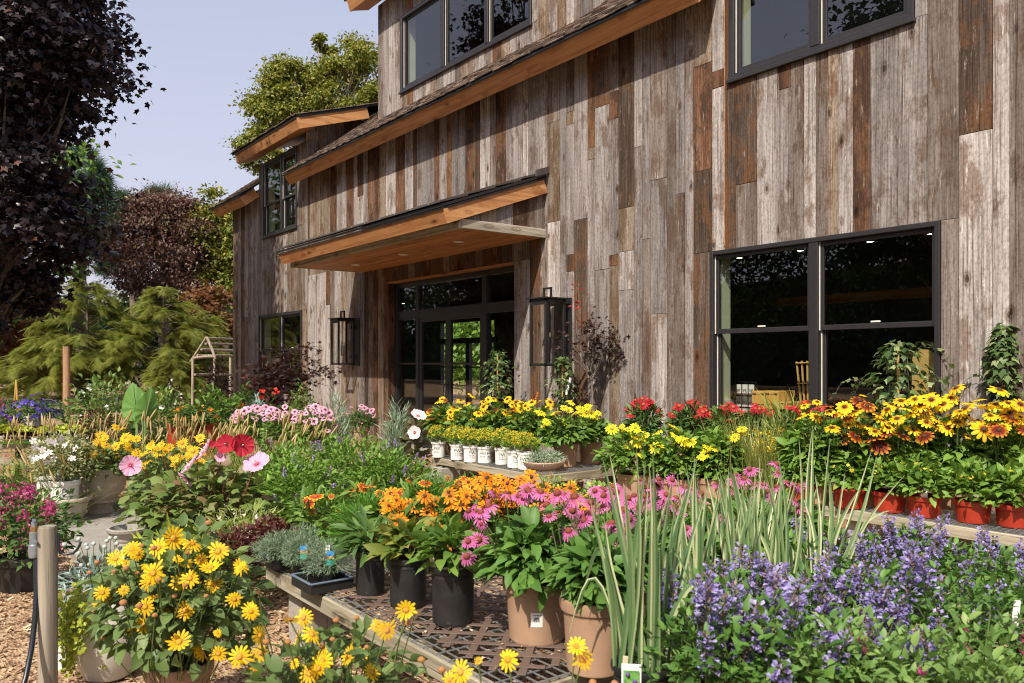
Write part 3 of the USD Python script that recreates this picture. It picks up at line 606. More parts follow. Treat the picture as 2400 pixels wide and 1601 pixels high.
for a, b, c, d, y in ((WIN_UPR[0] - .3, WIN_UPR[1] + .3, 4.4, 7.6, 0.2), (-22.0, -19.0, 4.4, 7.0, 0.2), (-15.3, -10.3, 7.1, 9.2, DORM_Y + 0.2)):
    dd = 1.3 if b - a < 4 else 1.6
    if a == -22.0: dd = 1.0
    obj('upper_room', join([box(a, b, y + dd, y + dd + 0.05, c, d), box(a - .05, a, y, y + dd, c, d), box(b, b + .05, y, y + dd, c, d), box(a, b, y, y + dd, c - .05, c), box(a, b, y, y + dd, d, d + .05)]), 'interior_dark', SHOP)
# ---- lanterns either side of the entrance
def lantern(x0, label):
    w, z0, z1 = 0.38, 1.60, 2.58
    P = thing('wall_lantern', label, 'lantern', (x0 + w / 2, 0, z0), 'tall black lanterns beside the entrance')
    h = z1 - z0; a = w / 2; yf, yb = -0.50, -0.12
    obj('back_plate', box(-a, a + 0.02, -0.03, -0.008, -0.02, h + 0.03, 0.004), 'black_metal', P)
    obj('bracket', join([box(-0.05, 0.05, -0.13, -0.03, 0.15, 0.22, 0.003), box(-0.05, 0.05, -0.13, -0.03, h - 0.2, h - 0.13, 0.003)]), 'black_metal', P)
    t = 0.038
    fr = [box(sx, sx + t, sy, sy + t, 0, h, 0.003) for sx in (-a, a - t) for sy in (yf, yb - t)]
    fr += [box(-a, a, sy, sy + t, zz, zz + t, 0.003) for sy in (yf, yb - t) for zz in (0.001, h - t)] + [box(sx, sx + t, yf + t, yb - t, zz, zz + t, 0.003) for sx in (-a, a - t) for zz in (0.001, h - t)]
    fr += [box(-a + t, a - t, sy_, sy_ + .008, h - t - .05, h - t) for sy_ in (yf + .004, yb - .012)]
    obj('frame', join(fr), 'black_metal', P)
    obj('cap', box(-a - 0.035, a + 0.035, yf - 0.035, yb + 0.03, h, h + 0.022, 0.004), 'black_metal', P)
    obj('handle', join([box(-0.095, -0.065, -0.325, -0.295, h + 0.022, h + 0.15, 0.003), box(0.065, 0.095, -0.325, -0.295, h + 0.022, h + 0.15, 0.003), box(-0.095, 0.095, -0.325, -0.295, h + 0.15, h + 0.178, 0.003)]), 'black_metal', P)
    for q in ([(-a + t, yf + .012), (a - t, yf + .012)], [(-a + .012, yf + t), (-a + .012, yb - t)], [(a - .012, yf + t), (a - .012, yb - t)]):
        (xa_, ya_), (xb_, yb_) = q
        obj('pane', (np.array([[xa_, ya_, t], [xb_, yb_, t], [xb_, yb_, h - t], [xa_, ya_, h - t]], float), np.array([[0, 1, 2], [0, 2, 3]])), 'lantern_pane', P)
    obj('candle_rod', join([tube([(0, -0.31, h - 0.001), (0, -0.31, 0.2)], 0.006, 6), box(-0.07, 0.07, -0.316, -0.304, 0.2, 0.212)]), 'black_metal', P)
    for sx in (-0.06, 0.06):
        c = obj('candle', move(tube([(sx, -0.31, 0.212), (sx, -0.31, 0.42)], 0.012, 8), (0, 0, 0)), 'black_metal', P)
        obj('bulb', blob((sx, -0.31, 0.46), (0.011, 0.011, 0.04)), 'bulb_cream', c)
lantern(-16.40, 'black lantern on the wall left of the entrance, near the small red maple')
lantern(-9.50, 'black lantern on the wall right of the entrance, above the ivy')
# ---- things in and behind the shop window
def ceiling_spot(px, py, y, tone):
    p = on_y(px, py, y)
    P = thing('ceiling_spot', 'small lit round spotlight in the ceiling ' + tone, 'ceiling light', (p[0], p[1], 3.42))
    obj('ring', lathe([(0.05, -0.004), (0.062, -0.004), (0.066, 0.0)], 18), 'paper', P)
    obj('lamp', lathe([(0.0, -0.003), (0.05, -0.003), (0.05, -0.001)], 18), 'lamp', P)
for px, tone in ((1733, 'above the window display, nearest the left jamb'), (1876, 'just left of the window mullion'), (2040, 'just right of the window mullion'), (2182, 'in the top right corner of the shop window')):
    d = (3.416 - EYE); py = {1733: 605, 1876: 588, 2040: 567, 2182: 549}[px]
    Y = d * FPX / (HOR - py); p = at(px, py, Y); ceiling_spot(px, py, float(p[1]), tone)
ceiling_spot(945, 711, float(at(945, 711, 1.766 * FPX / (850 - 711))[1]), 'behind the glass left of the doors')
pa, pb = on_y(1828, 707, 2.6), on_y(2190, 680, 2.6)
obj('hanging_beam', obox((pa[0], 2.6, 2.55), (pb[0] + 0.2, 2.6, 2.55), 0.14, 0.13, 0.006), 'cedar', label='orange timber beam hanging inside behind the shop window', cat='beam')
def shelf_item(px, py, y): p = on_y(px, py, y); return p
SY = 0.42
obj('display_shelf', box(-6.5, -3.8, 0.31, 1.15, 0.86, 0.90, 0.004), 'interior_floor', label='dark display shelf inside along the shop window', cat='shelf')
def carton(px0, px1, py0, py1, dy, label):
    a, b = on_y(px0, py1, SY), on_y(px1, py0, SY); w, h = b[0] - a[0], b[2] - a[2]
    z0 = a[2]
    P = thing('card_box', label, 'box', ((a[0] + b[0]) / 2, SY, z0), None)
    bd = obj('carton', box(-w / 2, w / 2, 0, 0.34, 0, h, 0.004), 'box_card', P)
    obj('lid_line', box(-w / 2 + .01, w / 2 - .01, -0.0025, 0, h * 0.73, h * 0.75), 'ink', bd)
    for sx in (-w / 2 + 0.012, w / 2 - 0.062):
        for k in range(3): obj('print_mark', box(sx + 0.017 * k, sx + 0.017 * k + 0.013, -0.002, 0, h * 0.66, h * 0.84), 'ink', bd)
sh = 0.902
za = on_y(1764, 954.5, SY)[2]
for a in ((1762, 1792, 917, 945, 0, 'ochre card box, left one of the upper pair in the shop window'), (1792.5, 1824, 917, 945, 0, 'ochre card box, right one of the upper pair in the shop window'),
          (1771, 1793, 945.5, 958, 0, 'ochre card box under the left upper box, its top half hidden'), (1793.5, 1825, 945.5, 959, 0, 'ochre card box in the bottom row under the right upper box'),
          (1826, 1859, 943, 959, 0, 'low ochre card box right of the bottom row, beside the trellis')): carton(*a)
P = thing('folding_trellis', 'narrow bamboo fan trellis standing in the shop window', 'trellis', tuple(on_y(1886, 950, 0.6)))
ref = on_y(1886, 950, 0.6)
def loc(px, py, y): return on_y(px, py, y) - ref
for (ta, tb) in (((1867, 848), (1878, 950)), ((1879, 846), (1886, 950)), ((1892, 846), (1894, 950))):
    obj('cane', obox(loc(*tb, 0.6), loc(*ta, 0.6), 0.02, 0.02, 0.003), 'bamboo', P)
for (ta, tb) in (((1865, 851), (1896, 850)), ((1869, 899), (1896, 898))): obj('crossbar', obox(loc(*ta, 0.58), loc(*tb, 0.58), 0.015, 0.02, 0.003, up=(0, 1, 0)), 'bamboo', P)
p0, p1 = on_y(2137, 960, 0.7), on_y(2194, 812, 0.7)
cxp = (p0[0] + p1[0]) / 2; rr = (p1[0] - p0[0]) / 2
arch = [(-rr, 0.0), (rr, 0.0)] + [(rr * math.cos(t), (p1[2] - 0.95 - rr) + rr * math.sin(t)) for t in np.linspace(0, math.pi, 18)]
P = thing('arched_sign', 'ochre round-topped display board behind the ivy in the window', 'display board', (cxp, 0.7, 0.92))
obj('board', prism(arch, 0, 0.03), 'panel_ochre', P); obj('foot', box(-0.12, 0.12, -0.05, 0.08, -0.02, 0.0, 0.003), 'panel_ochre', P)
obj('stake', box(-0.012, 0.012, -0.02, -0.004, 0.0, 0.22), 'bamboo', P)
p = on_y(2000, 960, 0.5)
P = thing('card_terminal', 'dark till device with sloped screen on the window shelf', 'till', (p[0], 0.5, 0.90))
obj('body', prism([(-0.16, 0), (0.2, 0), (0.2, 0.06), (0.06, 0.16), (-0.16, 0.16)], 0, 0.25), 'device_dark', P); obj('screen', box(-0.13, 0.03, -0.003, -0.001, 0.06, 0.13), 'ink_teal', P)
obj('badge', move((lambda q: (q[0][:, [0, 2, 1]] * [1, -1, 1], q[1]))((lambda t_: (np.asarray(t_.vertices), np.asarray(t_.faces)))(meshkit.text_mesh('expo', 0.022, 0.001, True))), (-0.03, -0.004, 0.09)), 'paper', P)
# seed packets on a wire rack
p = on_y(1748, 955, 0.75)
P = thing('packet_rack', 'black wire rack of printed seed packets in the window corner', 'rack', (p[0], 0.75, 0.90))
wr = [tube([(sx, 0, 0), (sx, 0, 0.5)], 0.006, 5) for sx in (-0.16, 0, 0.16)] + [tube([(-0.16, 0, z), (0.16, 0, z)], 0.005, 5) for z in (0.02, 0.17, 0.33, 0.5)]
obj('wire_frame', join(wr), 'black_metal', P)
for i, sx in enumerate((-0.10, 0.0, 0.10)):
    for j in range(3):
        pk = obj('packet', box(sx - 0.04, sx + 0.04, -0.02, -0.014, 0.03 + 0.155 * j, 0.16 + 0.155 * j), 'paper', P)
        for q in range(3): obj('print', box(sx - 0.03 + .02 * q, sx - 0.016 + .02 * q, -0.0215, -0.02, 0.05 + 0.155 * j + 0.01 * ((q * 7 + i) % 3), 0.1 + 0.155 * j), ['red_plastic', 'ink_teal', 'ink'][(i + j + q) % 3], pk)
# ================================================================ growing things
def unit(v): return v / (np.linalg.norm(v, axis=-1, keepdims=True) + 1e-12)
def frames(d, up, roll=0.0):
    """Rotation matrices: local y along d, local z as near to 'up' as that allows, turned by roll about d."""
    d = unit(np.asarray(d, float)); up = np.broadcast_to(np.asarray(up, float), d.shape)
    z = up - (up * d).sum(-1, keepdims=True) * d
    bad = np.linalg.norm(z, axis=-1) < 1e-3
    z[bad] = np.cross(d[bad], [1.0, 0.3, 0.2]); z = unit(z); x = np.cross(d, z)
    roll = np.broadcast_to(np.asarray(roll, float), (len(d),))[:, None]
    x2 = x * np.cos(roll) + z * np.sin(roll); z2 = -x * np.sin(roll) + z * np.cos(roll)
    return np.stack([x2, d, z2], -1)
def scatter(tmpl, pos, R, scale, tint):
    """Copies of a template (vertices, triangles, rad): one mesh with tint and rad per vertex."""
    V, F, rd = tmpl; n = len(pos)
    scale = np.asarray(scale, float)
    S = np.broadcast_to(scale[:, None] if scale.ndim == 1 else scale, (n, 3))
    out = np.einsum('nij,nvj->nvi', R, V[None] * S[:, None, :]) + np.asarray(pos)[:, None, :]
    Fo = (F[None] + len(V) * np.arange(n)[:, None, None]).reshape(-1, 3)
    return out.reshape(-1, 3), Fo, np.repeat(np.asarray(tint, float), len(V)), np.tile(rd, n)
def leaf_t(width=0.4, fold=0.12, curl=0.25, rows=((0.28, 0.85), (0.62, 0.8)), tipx=1.0):
    """A leaf of length 1 along y: rows of (position, share of the full width), folded along its midrib, curling down."""
    V, rd = [(0, 0, 0)], [0.0]
    for t, w in rows:
        z = -curl * t * t; a = width / 2 * w
        V += [(-a, t, z + fold * a * 2), (0, t, z), (a, t, z + fold * a * 2)]; rd += [t] * 3
    V.append((0, tipx, -curl)); rd.append(1.0)
    k = len(rows); F = [(0, 2, 1), (0, 3, 2)]
    for i in range(k - 1):
        a, b = 1 + 3 * i, 4 + 3 * i
        F += [(a, a + 1, b + 1), (a, b + 1, b), (a + 1, a + 2, b + 2), (a + 1, b + 2, b + 1)]
    a, e = 1 + 3 * (k - 1), len(V) - 1
    F += [(a, a + 1, e), (a + 1, a + 2, e)]
    return np.array(V, float), np.array(F), np.array(rd)
def fan_t(outline, dome=0.0):
    """A flat lobed leaf: a fan of triangles from near its base to the outline (x, y)."""
    o = np.array(outline, float); c = np.array([[0, 0.32]])
    p = np.concatenate([c, o]); r = np.hypot(p[:, 0], p[:, 1] - 0.32)
    V = np.concatenate([p, (-dome * r ** 2)[:, None]], 1); n = len(o)
    return V, np.array([(0, 1 + i, 1 + (i + 1) % n) for i in range(n)]), np.clip(r / r.max(), 0, 1)
MAPLE = fan_t([(0, 0), (.42, .0), (.34, .2), (.62, .45), (.16, .60), (0, 1.0), (-.16, .60), (-.62, .45), (-.34, .2), (-.42, 0)], 0.25)
IVY = fan_t([(0, 0), (.2, -.08), (.34, .1), (.52, .3), (.28, .45), (.2, .6), (0, 1.0), (-.2, .6), (-.28, .45), (-.52, .3), (-.34, .1), (-.2, -.08)], 0.3)
HIB = fan_t([(0, 0), (.25, 0), (.45, .25), (.5, .5), (.3, .62), (.12, .8), (0, 1.05), (-.12, .8), (-.3, .62), (-.5, .5), (-.45, .25), (-.25, 0)], 0.35)
ACER = fan_t([(0, 0), (.30, .02), (.14, .2), (.60, .35), (.18, .42), (.38, .78), (.08, .52), (0, 1.0), (-.08, .52), (-.38, .78), (-.18, .42), (-.60, .35), (-.14, .2), (-.30, .02)], 0.2)
OVATE = leaf_t(0.52, 0.16, 0.28, ((0.22, .85), (0.5, 1.0), (0.78, .6)))
LANCE = leaf_t(0.28, 0.2, 0.3, ((0.25, .8), (0.55, 1.0), (0.8, .6)))
SMALL = leaf_t(0.5, 0.15, 0.2, ((0.45, 1.0),))
NARROW = leaf_t(0.16, 0.2, 0.2, ((0.4, 1.0),))
NEEDLE = leaf_t(0.07, 0.1, 0.1, ((0.4, 1.0),))
CHEAP = (np.array([(0, 0, 0), (-.28, .5, .05), (.28, .5, .05), (0, 1, -.1)], float), np.array([(0, 2, 1), (1, 2, 3)]), np.array([0, .5, .5, 1.0]))
FLORET = (np.array([(0, 0, 0), (-.32, .75, .1), (0, 1.0, .28), (.32, .75, .1), (0, .8, -.22)], float), np.array([(0, 3, 2), (0, 2, 1), (0, 1, 4), (0, 4, 3)]), np.array([0, .8, 1, .8, 1.0]))
def merge(ts):
    V, F, R, o = [], [], [], 0
    for v, f, r in ts: V.append(v); F.append(f + o); R.append(r); o += len(v)
    return np.concatenate(V), np.concatenate(F), np.concatenate(R)
def daisy(n, inner=0.2, width=0.34, droop=0.12, rows=2, ragged=0.0, seed=0, notch=False):
    """The ray petals of a flower of outer radius 1, facing +z."""
    g = np.random.default_rng(seed); ts = []
    for i in range(n):
        w = width * (1 + g.normal(0, 0.08)); L = (1 - inner) * (1 + g.normal(0, ragged)); dr = droop * (1 + g.normal(0, 0.25))
        v, f, r = leaf_t(w, -0.15, 0.0, ((0.3, .75), (0.68, 1.0), (0.92, .72)) if rows > 2 else ((0.35, .85), (0.8, .9)))
        y = v[:, 1].copy(); v[:, 1] = inner + y * L; v[:, 2] += 0.10 * y - dr * 2.2 * y * y
        a = 2 * np.pi * (i + g.normal(0, 0.06)) / n + 0.1; c, s = math.cos(a), math.sin(a)
        x = v[:, 0] * c - v[:, 1] * s; yy = v[:, 0] * s + v[:, 1] * c
        ts.append((np.stack([x, yy, v[:, 2]], 1), f, r))
    return merge(ts)
def dome_centre(r, h, n=9):
    return lathe([(r * 0.92, -0.04), (r, h * 0.25), (r * 0.8, h * 0.72), (r * 0.42, h * 0.96), (0.0, h)], n)
class Heap:
    """Collects scattered pieces that end as one mesh."""
    def __init__(s): s.p = []
    def add(s, *a):
        if len(a[1]): s.p.append(scatter(*a))
    def raw(s, v, f, tint=0.5, rad=0.5): s.p.append((np.asarray(v, float), np.asarray(f), np.full(len(v), tint), np.full(len(v), rad)))
    def put(s, name, m_, parent, smooth=False, **kw):
        if not s.p: return None
        o, F = 0, []
        for v, f, t, r in s.p: F.append(f + o); o += len(v)
        return obj(name, (np.concatenate([q[0] for q in s.p]), np.concatenate(F)), m_, parent, smooth, np.concatenate([q[2] for q in s.p]), np.concatenate([q[3] for q in s.p]), **kw)
def sphere_dirs(n, g, low=-0.15):
    z = g.uniform(low, 1, n); a = g.uniform(0, 2 * np.pi, n); r = np.sqrt(np.maximum(1 - z * z, 0))
    return np.stack([r * np.cos(a), r * np.sin(a), z], 1)
def mound(n, rx, rz, z0, g, low=-0.15, fill=2.6, lump=0.16):
    """n points in a lumpy mound centred on the axis, and the way out from its heart at each."""
    d = sphere_dirs(n, g, low); r = g.uniform(0, 1, n) ** (1 / fill)
    r = r * (1 + lump * (meshkit.noise(d * 2.3 + g.uniform(0, 50, 3), 3) * 2 - 1) * 1.4)
    p = d * r[:, None] * [rx, rx, rz]; p[:, 2] += z0
    return p, d
def stem_mesh(a, b, r, heap, tint=0.5, bow=0.08, g=None):
    """A thin three-sided stem from a to b, slightly bowed."""
    a, b = np.asarray(a, float), np.asarray(b, float)
    mid = (a + b) / 2 + (g.normal(0, bow, 3) * np.linalg.norm(b - a) if g is not None else 0)
    v, f = tube([a, mid, b], r, 3); heap.raw(v, f, tint)

# ---- leaf and petal materials
leafy('leaf_mid', [(0, (.050, .105, .018)), (0.5, (.095, .175, .028)), (1, (.165, .26, .045))])
leafy('leaf_dark', [(0, (.030, .070, .018)), (0.5, (.060, .120, .026)), (1, (.105, .175, .040))])
leafy('leaf_light', [(0, (0.075, 0.144, 0.025)), (0.5, (0.144, 0.247, 0.039)), (1, (0.230, 0.345, 0.063))])
leafy('leaf_greyish', [(0, (.058, .095, .030)), (0.5, (.100, .152, .046)), (1, (.16, .215, .072))])
leafy('leaf_lime', [(0, (.20, .26, .020)), (0.5, (.36, .42, .035)), (1, (.50, .52, .06))])
leafy('leaf_cream', [(0, (.09, .13, .045)), (0.45, (.22, .26, .10)), (0.7, (.48, .46, .26)), (1, (.62, .58, .38))])
leafy('leaf_silver', [(0, (.13, .18, .12)), (0.5, (.24, .31, .22)), (1, (.36, .43, .32))])
leafy('leaf_blue', [(0, (.12, .19, .18)), (0.5, (.22, .31, .29)), (1, (.34, .42, .40))])
leafy('leaf_purple', [(0, (.022, .014, .014)), (0.5, (.045, .026, .022)), (1, (.085, .045, .032))], tcol=(1, .45, .3))
leafy('leaf_burgundy', [(0, (.035, .014, .015)), (0.5, (.085, .028, .026)), (1, (.17, .06, .045))], tcol=(1, .5, .4))
leafy('leaf_bronze', [(0, (.045, .050, .020)), (0.4, (.075, .075, .028)), (0.75, (.105, .070, .036)), (1, (.15, .10, .05))])
leafy('leaf_hibiscus', [(0, (.08, .13, .030)), (0.5, (.14, .20, .046)), (0.78, (.15, .135, .052)), (1, (.18, .10, .055))])
leafy('leaf_birch', [(0, (.075, .10, .016)), (0.5, (.15, .17, .026)), (0.8, (.23, .22, .035)), (1, (.34, .25, .04))])
leafy('leaf_beech', [(0, (.05, .028, .024)), (0.5, (.105, .062, .050)), (0.85, (.185, .115, .088)), (1, (.14, .15, .045))], tcol=(1, .6, .45), rough=0.42)
leafy('leaf_maple', [(0, (.009, .0075, .010)), (0.5, (.020, .015, .018)), (0.92, (.042, .028, .029)), (1, (.10, .045, .025))], tcol=(.7, .4, .35), rough=0.36, trans=0.12)
leafy('leaf_orange', [(0, (.06, .030, .018)), (0.5, (.135, .062, .026)), (0.8, (.20, .10, .03)), (1, (.20, .17, .04))], tcol=(1, .6, .4))
leafy('leaf_pine', [(0, (.024, .052, .034)), (0.5, (.045, .085, .052)), (1, (.075, .125, .070))])
leafy('leaf_golden', [(0, (.085, .115, .020)), (0.5, (.18, .21, .034)), (1, (.31, .325, .06))], tip=(.44, .44, .09), tipat=(0.4, 1.0))
leafy('leaf_shrub', [(0, (0.056, 0.106, 0.025)), (0.5, (0.112, 0.188, 0.040)), (1, (0.250, 0.325, 0.088))])
leafy('leaf_ivy', [(0, (0.033, 0.068, 0.020)), (0.5, (0.066, 0.116, 0.031)), (0.85, (0.132, 0.182, 0.061)), (1, (0.264, 0.297, 0.132))])
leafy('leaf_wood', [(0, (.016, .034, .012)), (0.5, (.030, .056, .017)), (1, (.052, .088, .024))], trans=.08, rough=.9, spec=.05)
leafy('leaf_iris', [(0, (.075, .145, .055)), (0.3, (.12, .205, .08)), (0.6, (.24, .32, .135)), (0.85, (.46, .49, .26)), (1, (.60, .60, .38))], trans=0.3)
leafy('leaf_grass', [(0, (.10, .15, .025)), (0.5, (.19, .24, .05)), (1, (.32, .31, .10))])
leafy('seed_head', [(0, (.36, .25, .09)), (0.5, (.52, .385, .165)), (1, (.64, .50, .25))])
leafy('leaf_elephant', [(0, (.11, .23, .05)), (1, (.15, .29, .065))], trans=0.3)
plain('vein', (.16, .24, .08), 0.6)
leafy('leaf_mid2', [(0, (.040, .10, .020)), (0.5, (.078, .165, .030)), (1, (.13, .24, .046))])
leafy('leaf_mid3', [(0, (.045, .12, .016)), (0.5, (.085, .20, .024)), (1, (.14, .28, .04))])
leafy('leaf_fresh', [(0, (.075, .14, .035)), (0.5, (.13, .22, .055)), (1, (.21, .31, .085))])
leafy('leaf_yellowing', [(0, (.06, .12, .018)), (0.55, (.13, .17, .03)), (0.8, (.26, .24, .05)), (1, (.38, .28, .09))])
leafy('leaf_scarlet', [(0, (.20, .014, .018)), (1, (.38, .035, .03))], tcol=(1, .5, .4))
plain('tan_pale', (.52, .35, .255), 0.7, 0.08, 6)
plain('ink_field', (.10, .26, .05), 0.5, 0.6, 90)
leafy('stem_green', [(0, (.05, .09, .02)), (1, (.13, .17, .05))], trans=0.0)
leafy('stem_red', [(0, (.16, .05, .025)), (1, (.24, .09, .04))], trans=0.0)
leafy('twig', [(0, (.05, .035, .028)), (1, (.10, .075, .06))], trans=0.0)
def petal(name, base, tip, at_=(0.2, 0.6), trans=0.3, vary=0.42): leafy(name, [(0, tuple(base)), (1, tuple(base))], trans=trans, tip=tip, tipat=at_, tcol=(1, 1, 1), vary=vary, rough=0.6, spec=0.2)
petal('petal_yellow', (.72, .36, .008), (.80, .50, .010), (0.0, 0.6))
petal('petal_lemon', (.80, .58, .01), (.84, .68, .02), (0.0, 0.5))
petal('petal_redeye', (.32, .035, .006), (.84, .55, .012), (0.12, 0.42))
petal('petal_mahogany', (.14, .014, .006), (.62, .24, .012), (0.45, 0.95))
petal('petal_orange', (.58, .15, .006), (.80, .30, .010), (0.1, 0.7))
petal('petal_gaillardia', (.52, .045, .012), (.84, .42, .03), (0.45, 0.8))
petal('petal_pink', (.50, .075, .25), (.60, .17, .40), (0.1, 0.9))
petal('petal_palepink', (.55, .10, .22), (.76, .42, .56), (0.05, 0.5))
petal('petal_red', (.30, .008, .014), (.50, .016, .028), (0.1, 0.7))
leafy('petal_hibpink', [(0, (.62, .16, .36)), (0.5, (.78, .36, .54)), (1, (.84, .56, .68))], trans=0.35, tip=(.50, .02, .09), tipat=(0.12, 0.34), tcol=(1, 1, 1), inv=True, rough=0.6, spec=0.2)
leafy('petal_hibred', [(0, (.20, .004, .014)), (0.5, (.36, .012, .028)), (1, (.48, .03, .05))], trans=0.3, tip=(.10, .002, .008), tipat=(0.1, 0.3), tcol=(1, 1, 1), inv=True, rough=0.6, spec=0.2)
leafy('petal_white', [(0, (.68, .56, .58)), (0.5, (.80, .74, .74)), (1, (.86, .83, .82))], trans=0.35, tip=(.52, .03, .09), tipat=(0.14, 0.34), tcol=(1, 1, 1), inv=True, rough=0.6, spec=0.2)
leafy('blossom_violet', [(0, (.22, .17, .42)), (0.5, (.34, .28, .57)), (1, (.48, .42, .68))], trans=0.35, tcol=(1, 1, 1))
leafy('blossom_magenta', [(0, (.22, .015, .075)), (0.5, (.38, .035, .145)), (1, (.54, .10, .26))], trans=0.3, tcol=(1, 1, 1))
leafy('blossom_indigo', [(0, (.045, .018, .26)), (0.5, (.085, .04, .40)), (1, (.15, .09, .52))], trans=0.3, tcol=(1, 1, 1))
leafy('blossom_lilac', [(0, (.22, .12, .36)), (1, (.46, .32, .60))], trans=0.3, tcol=(1, 1, 1))
leafy('petal_white_plain', [(0, (.72, .62, .65)), (1, (.86, .82, .82))], trans=0.4, tcol=(1, 1, 1))
leafy('blossom_white', [(0, (.62, .52, .54)), (1, (.82, .80, .78))], trans=0.35, tcol=(1, 1, 1))
leafy('blossom_sedum', [(0, (.30, .25, .012)), (0.5, (.52, .42, .018)), (1, (.66, .56, .03))], trans=0.2, tcol=(1, 1, 1))
leafy('blossom_yellow', [(0, (.60, .36, .01)), (1, (.80, .62, .02))], trans=0.3, tcol=(1, 1, 1))
leafy('blossom_orange', [(0, (.60, .14, .008)), (1, (.80, .34, .015))], trans=0.3, tcol=(1, 1, 1))
leafy('blossom_scarlet', [(0, (.45, .012, .008)), (1, (.72, .06, .012))], trans=0.3, tcol=(1, 1, 1))
leafy('blossom_pink', [(0, (.52, .12, .20)), (1, (.76, .34, .42))], trans=0.3, tcol=(1, 1, 1))
leafy('leaf_rosemary', [(0, (.085, .13, .075)), (0.5, (.15, .21, .13)), (1, (.24, .30, .20))])
leafy('leaf_lush', [(0, (.055, .12, .016)), (0.5, (.11, .205, .028)), (1, (.20, .31, .05))])
leafy('calyx', [(0, (.10, .07, .045)), (0.5, (.18, .115, .085)), (1, (.24, .15, .14))], trans=0.1)
plain('cone_brown', (.055, .028, .014), 0.9, 0.4, 90, bump=0.6)
plain('cone_orange', (.30, .07, .022), 0.8, 0.5, 120, bump=0.6)
plain('cone_red', (.17, .035, .018), 0.8, 0.6, 140, bump=0.6)
plain('cone_gold', (.52, .23, .015), 0.85, 0.35, 100, bump=0.5)
plain('cone_green', (.30, .30, .035), 0.85, 0.3, 90, bump=0.4)
plain('spent_head', (.30, .135, .045), 0.95, 0.3, 120, bump=0.6)
plain('stamen', (.72, .60, .34), 0.8, 0.2, 60)
# flower kinds: (petal templates, petal material, centre radius, centre height, centre material)
FL = {
 'heliopsis': ([daisy(14, .2, .25, (.0, .06, .12, .18, -.05, .1)[s], 3, .14, s) for s in range(6)], 'petal_yellow', .27, .16, 'cone_gold'),
 'rudbeckia': ([daisy(11, .18, .33, .14, 3, .05, s) for s in range(10, 14)], 'petal_redeye', .21, .20, 'cone_brown'),
 'mahogany': ([daisy(11, .18, .33, .14, 3, .05, s) for s in range(10, 13)], 'petal_mahogany', .22, .20, 'cone_brown'),
 'lemon': ([daisy(12, .18, .30, .12, 3, .05, s) for s in range(20, 24)], 'petal_lemon', .20, .15, 'cone_green'),
 'orange': ([daisy(10, .18, .30, .16, 3, .08, s) for s in range(30, 34)], 'petal_orange', .22, .22, 'cone_brown'),
 'gaillardia': ([daisy(13, .25, .30, .08, 3, .05, s) for s in range(40, 43)], 'petal_gaillardia', .30, .18, 'cone_orange'),
 'coneflower': ([daisy(16, .26, .20, (.16, .22, .28, .34)[s - 50], 3, .08, s) for s in range(50, 54)], 'petal_pink', .40, .42, 'cone_red'),
 'palepink': ([daisy(14, .22, .26, .10, 2, .05, s) for s in range(60, 63)], 'petal_palepink', .30, .2, 'cone_brown'),
 'redcone': ([daisy(13, .24, .28, .20, 2, .06, s) for s in range(70, 73)], 'petal_red', .34, .28, 'cone_orange'),
}
def flower(parent, kind, pos, r, facing, g, name='flower'):
    ts, pm, cr, ch, cm = FL[kind]
    v, f, rd = ts[g.integers(len(ts))]
    R = frames(np.cross([facing], [[0.3, 0.2, 0.9]]) + 1e-6, facing, 0.0)[0]
    a = g.uniform(0, 6.28); c, s = math.cos(a), math.sin(a)
    R = R @ np.array([[c, -s, 0], [s, c, 0], [0, 0, 1]])
    o = obj(name, ((v * r) @ R.T + pos, f), pm, parent, True, np.full(len(v), g.uniform()), rd)
    cv, cf = dome_centre(cr, ch)
    obj('flower_centre', ((cv * r) @ R.T + pos, cf), cm, o, True)
    return o
def pot_parts(P, r, h, m_, taper=0.78, rim=0.055, z0=0.0, ribs=0, soil=True, lip=0.012, n=28):
    rb = r * taper
    rg = rb + (r - lip - rb) * .80
    prof = [(0.0, 0.0), (rb * 0.97, 0.0), (rb, 0.008), (rg, h * .80 - .004), (rg + .0035, h * .80), (rg + .004, h * .80 + .004), (r - lip, h - rim), (r - 0.003, h - rim + 0.004), (r, h - rim + 0.012), (r + 0.002, h - 0.010), (r, h), (r - 0.010, h), (r - 0.014, h - 0.03), (r - 0.016, h - 0.06)]
    v, f = lathe(prof, n)
    if ribs:
        a = np.arctan2(v[:, 1], v[:, 0]); k = (v[:, 2] > 0.01) & (v[:, 2] < h - rim)
        v[k, :2] *= (1 + 0.012 * np.sign(np.sin(a[k] * ribs)))[:, None]
    p = obj('pot', move((v, f), (0, 0, z0)), m_, P, 40)
    if soil: obj('soil', move(lathe([(r - 0.017, h - 0.03), (r * 0.6, h - 0.022), (0.0, h - 0.026)], 20), (0, 0, z0)), 'soil', p)
    return p
def on_cyl(mesh, r0, r1, h, ang, z):
    """Lays flat artwork (x right, y up, z out) on a pot's wall, centred at the angle ang and the height z."""
    v, f = mesh; v = np.asarray(v, float)
    zz = z + v[:, 1]; r = r1 + (r0 - r1) * zz / h + v[:, 2]
    a = ang + v[:, 0] / r0
    return np.stack([r * np.cos(a), r * np.sin(a), zz], 1), f
def text(s, hgt, bold=False, depth=0.0012):
    t = meshkit.text_mesh(s, hgt, depth, bold); v = np.asarray(t.vertices); return v - [(v[:, 0].min() + v[:, 0].max()) / 2, 0, 0], np.asarray(t.faces)
def face_cam(base):
    d = CAM[:2] - np.asarray(base)[:2]; return math.atan2(d[1], d[0])
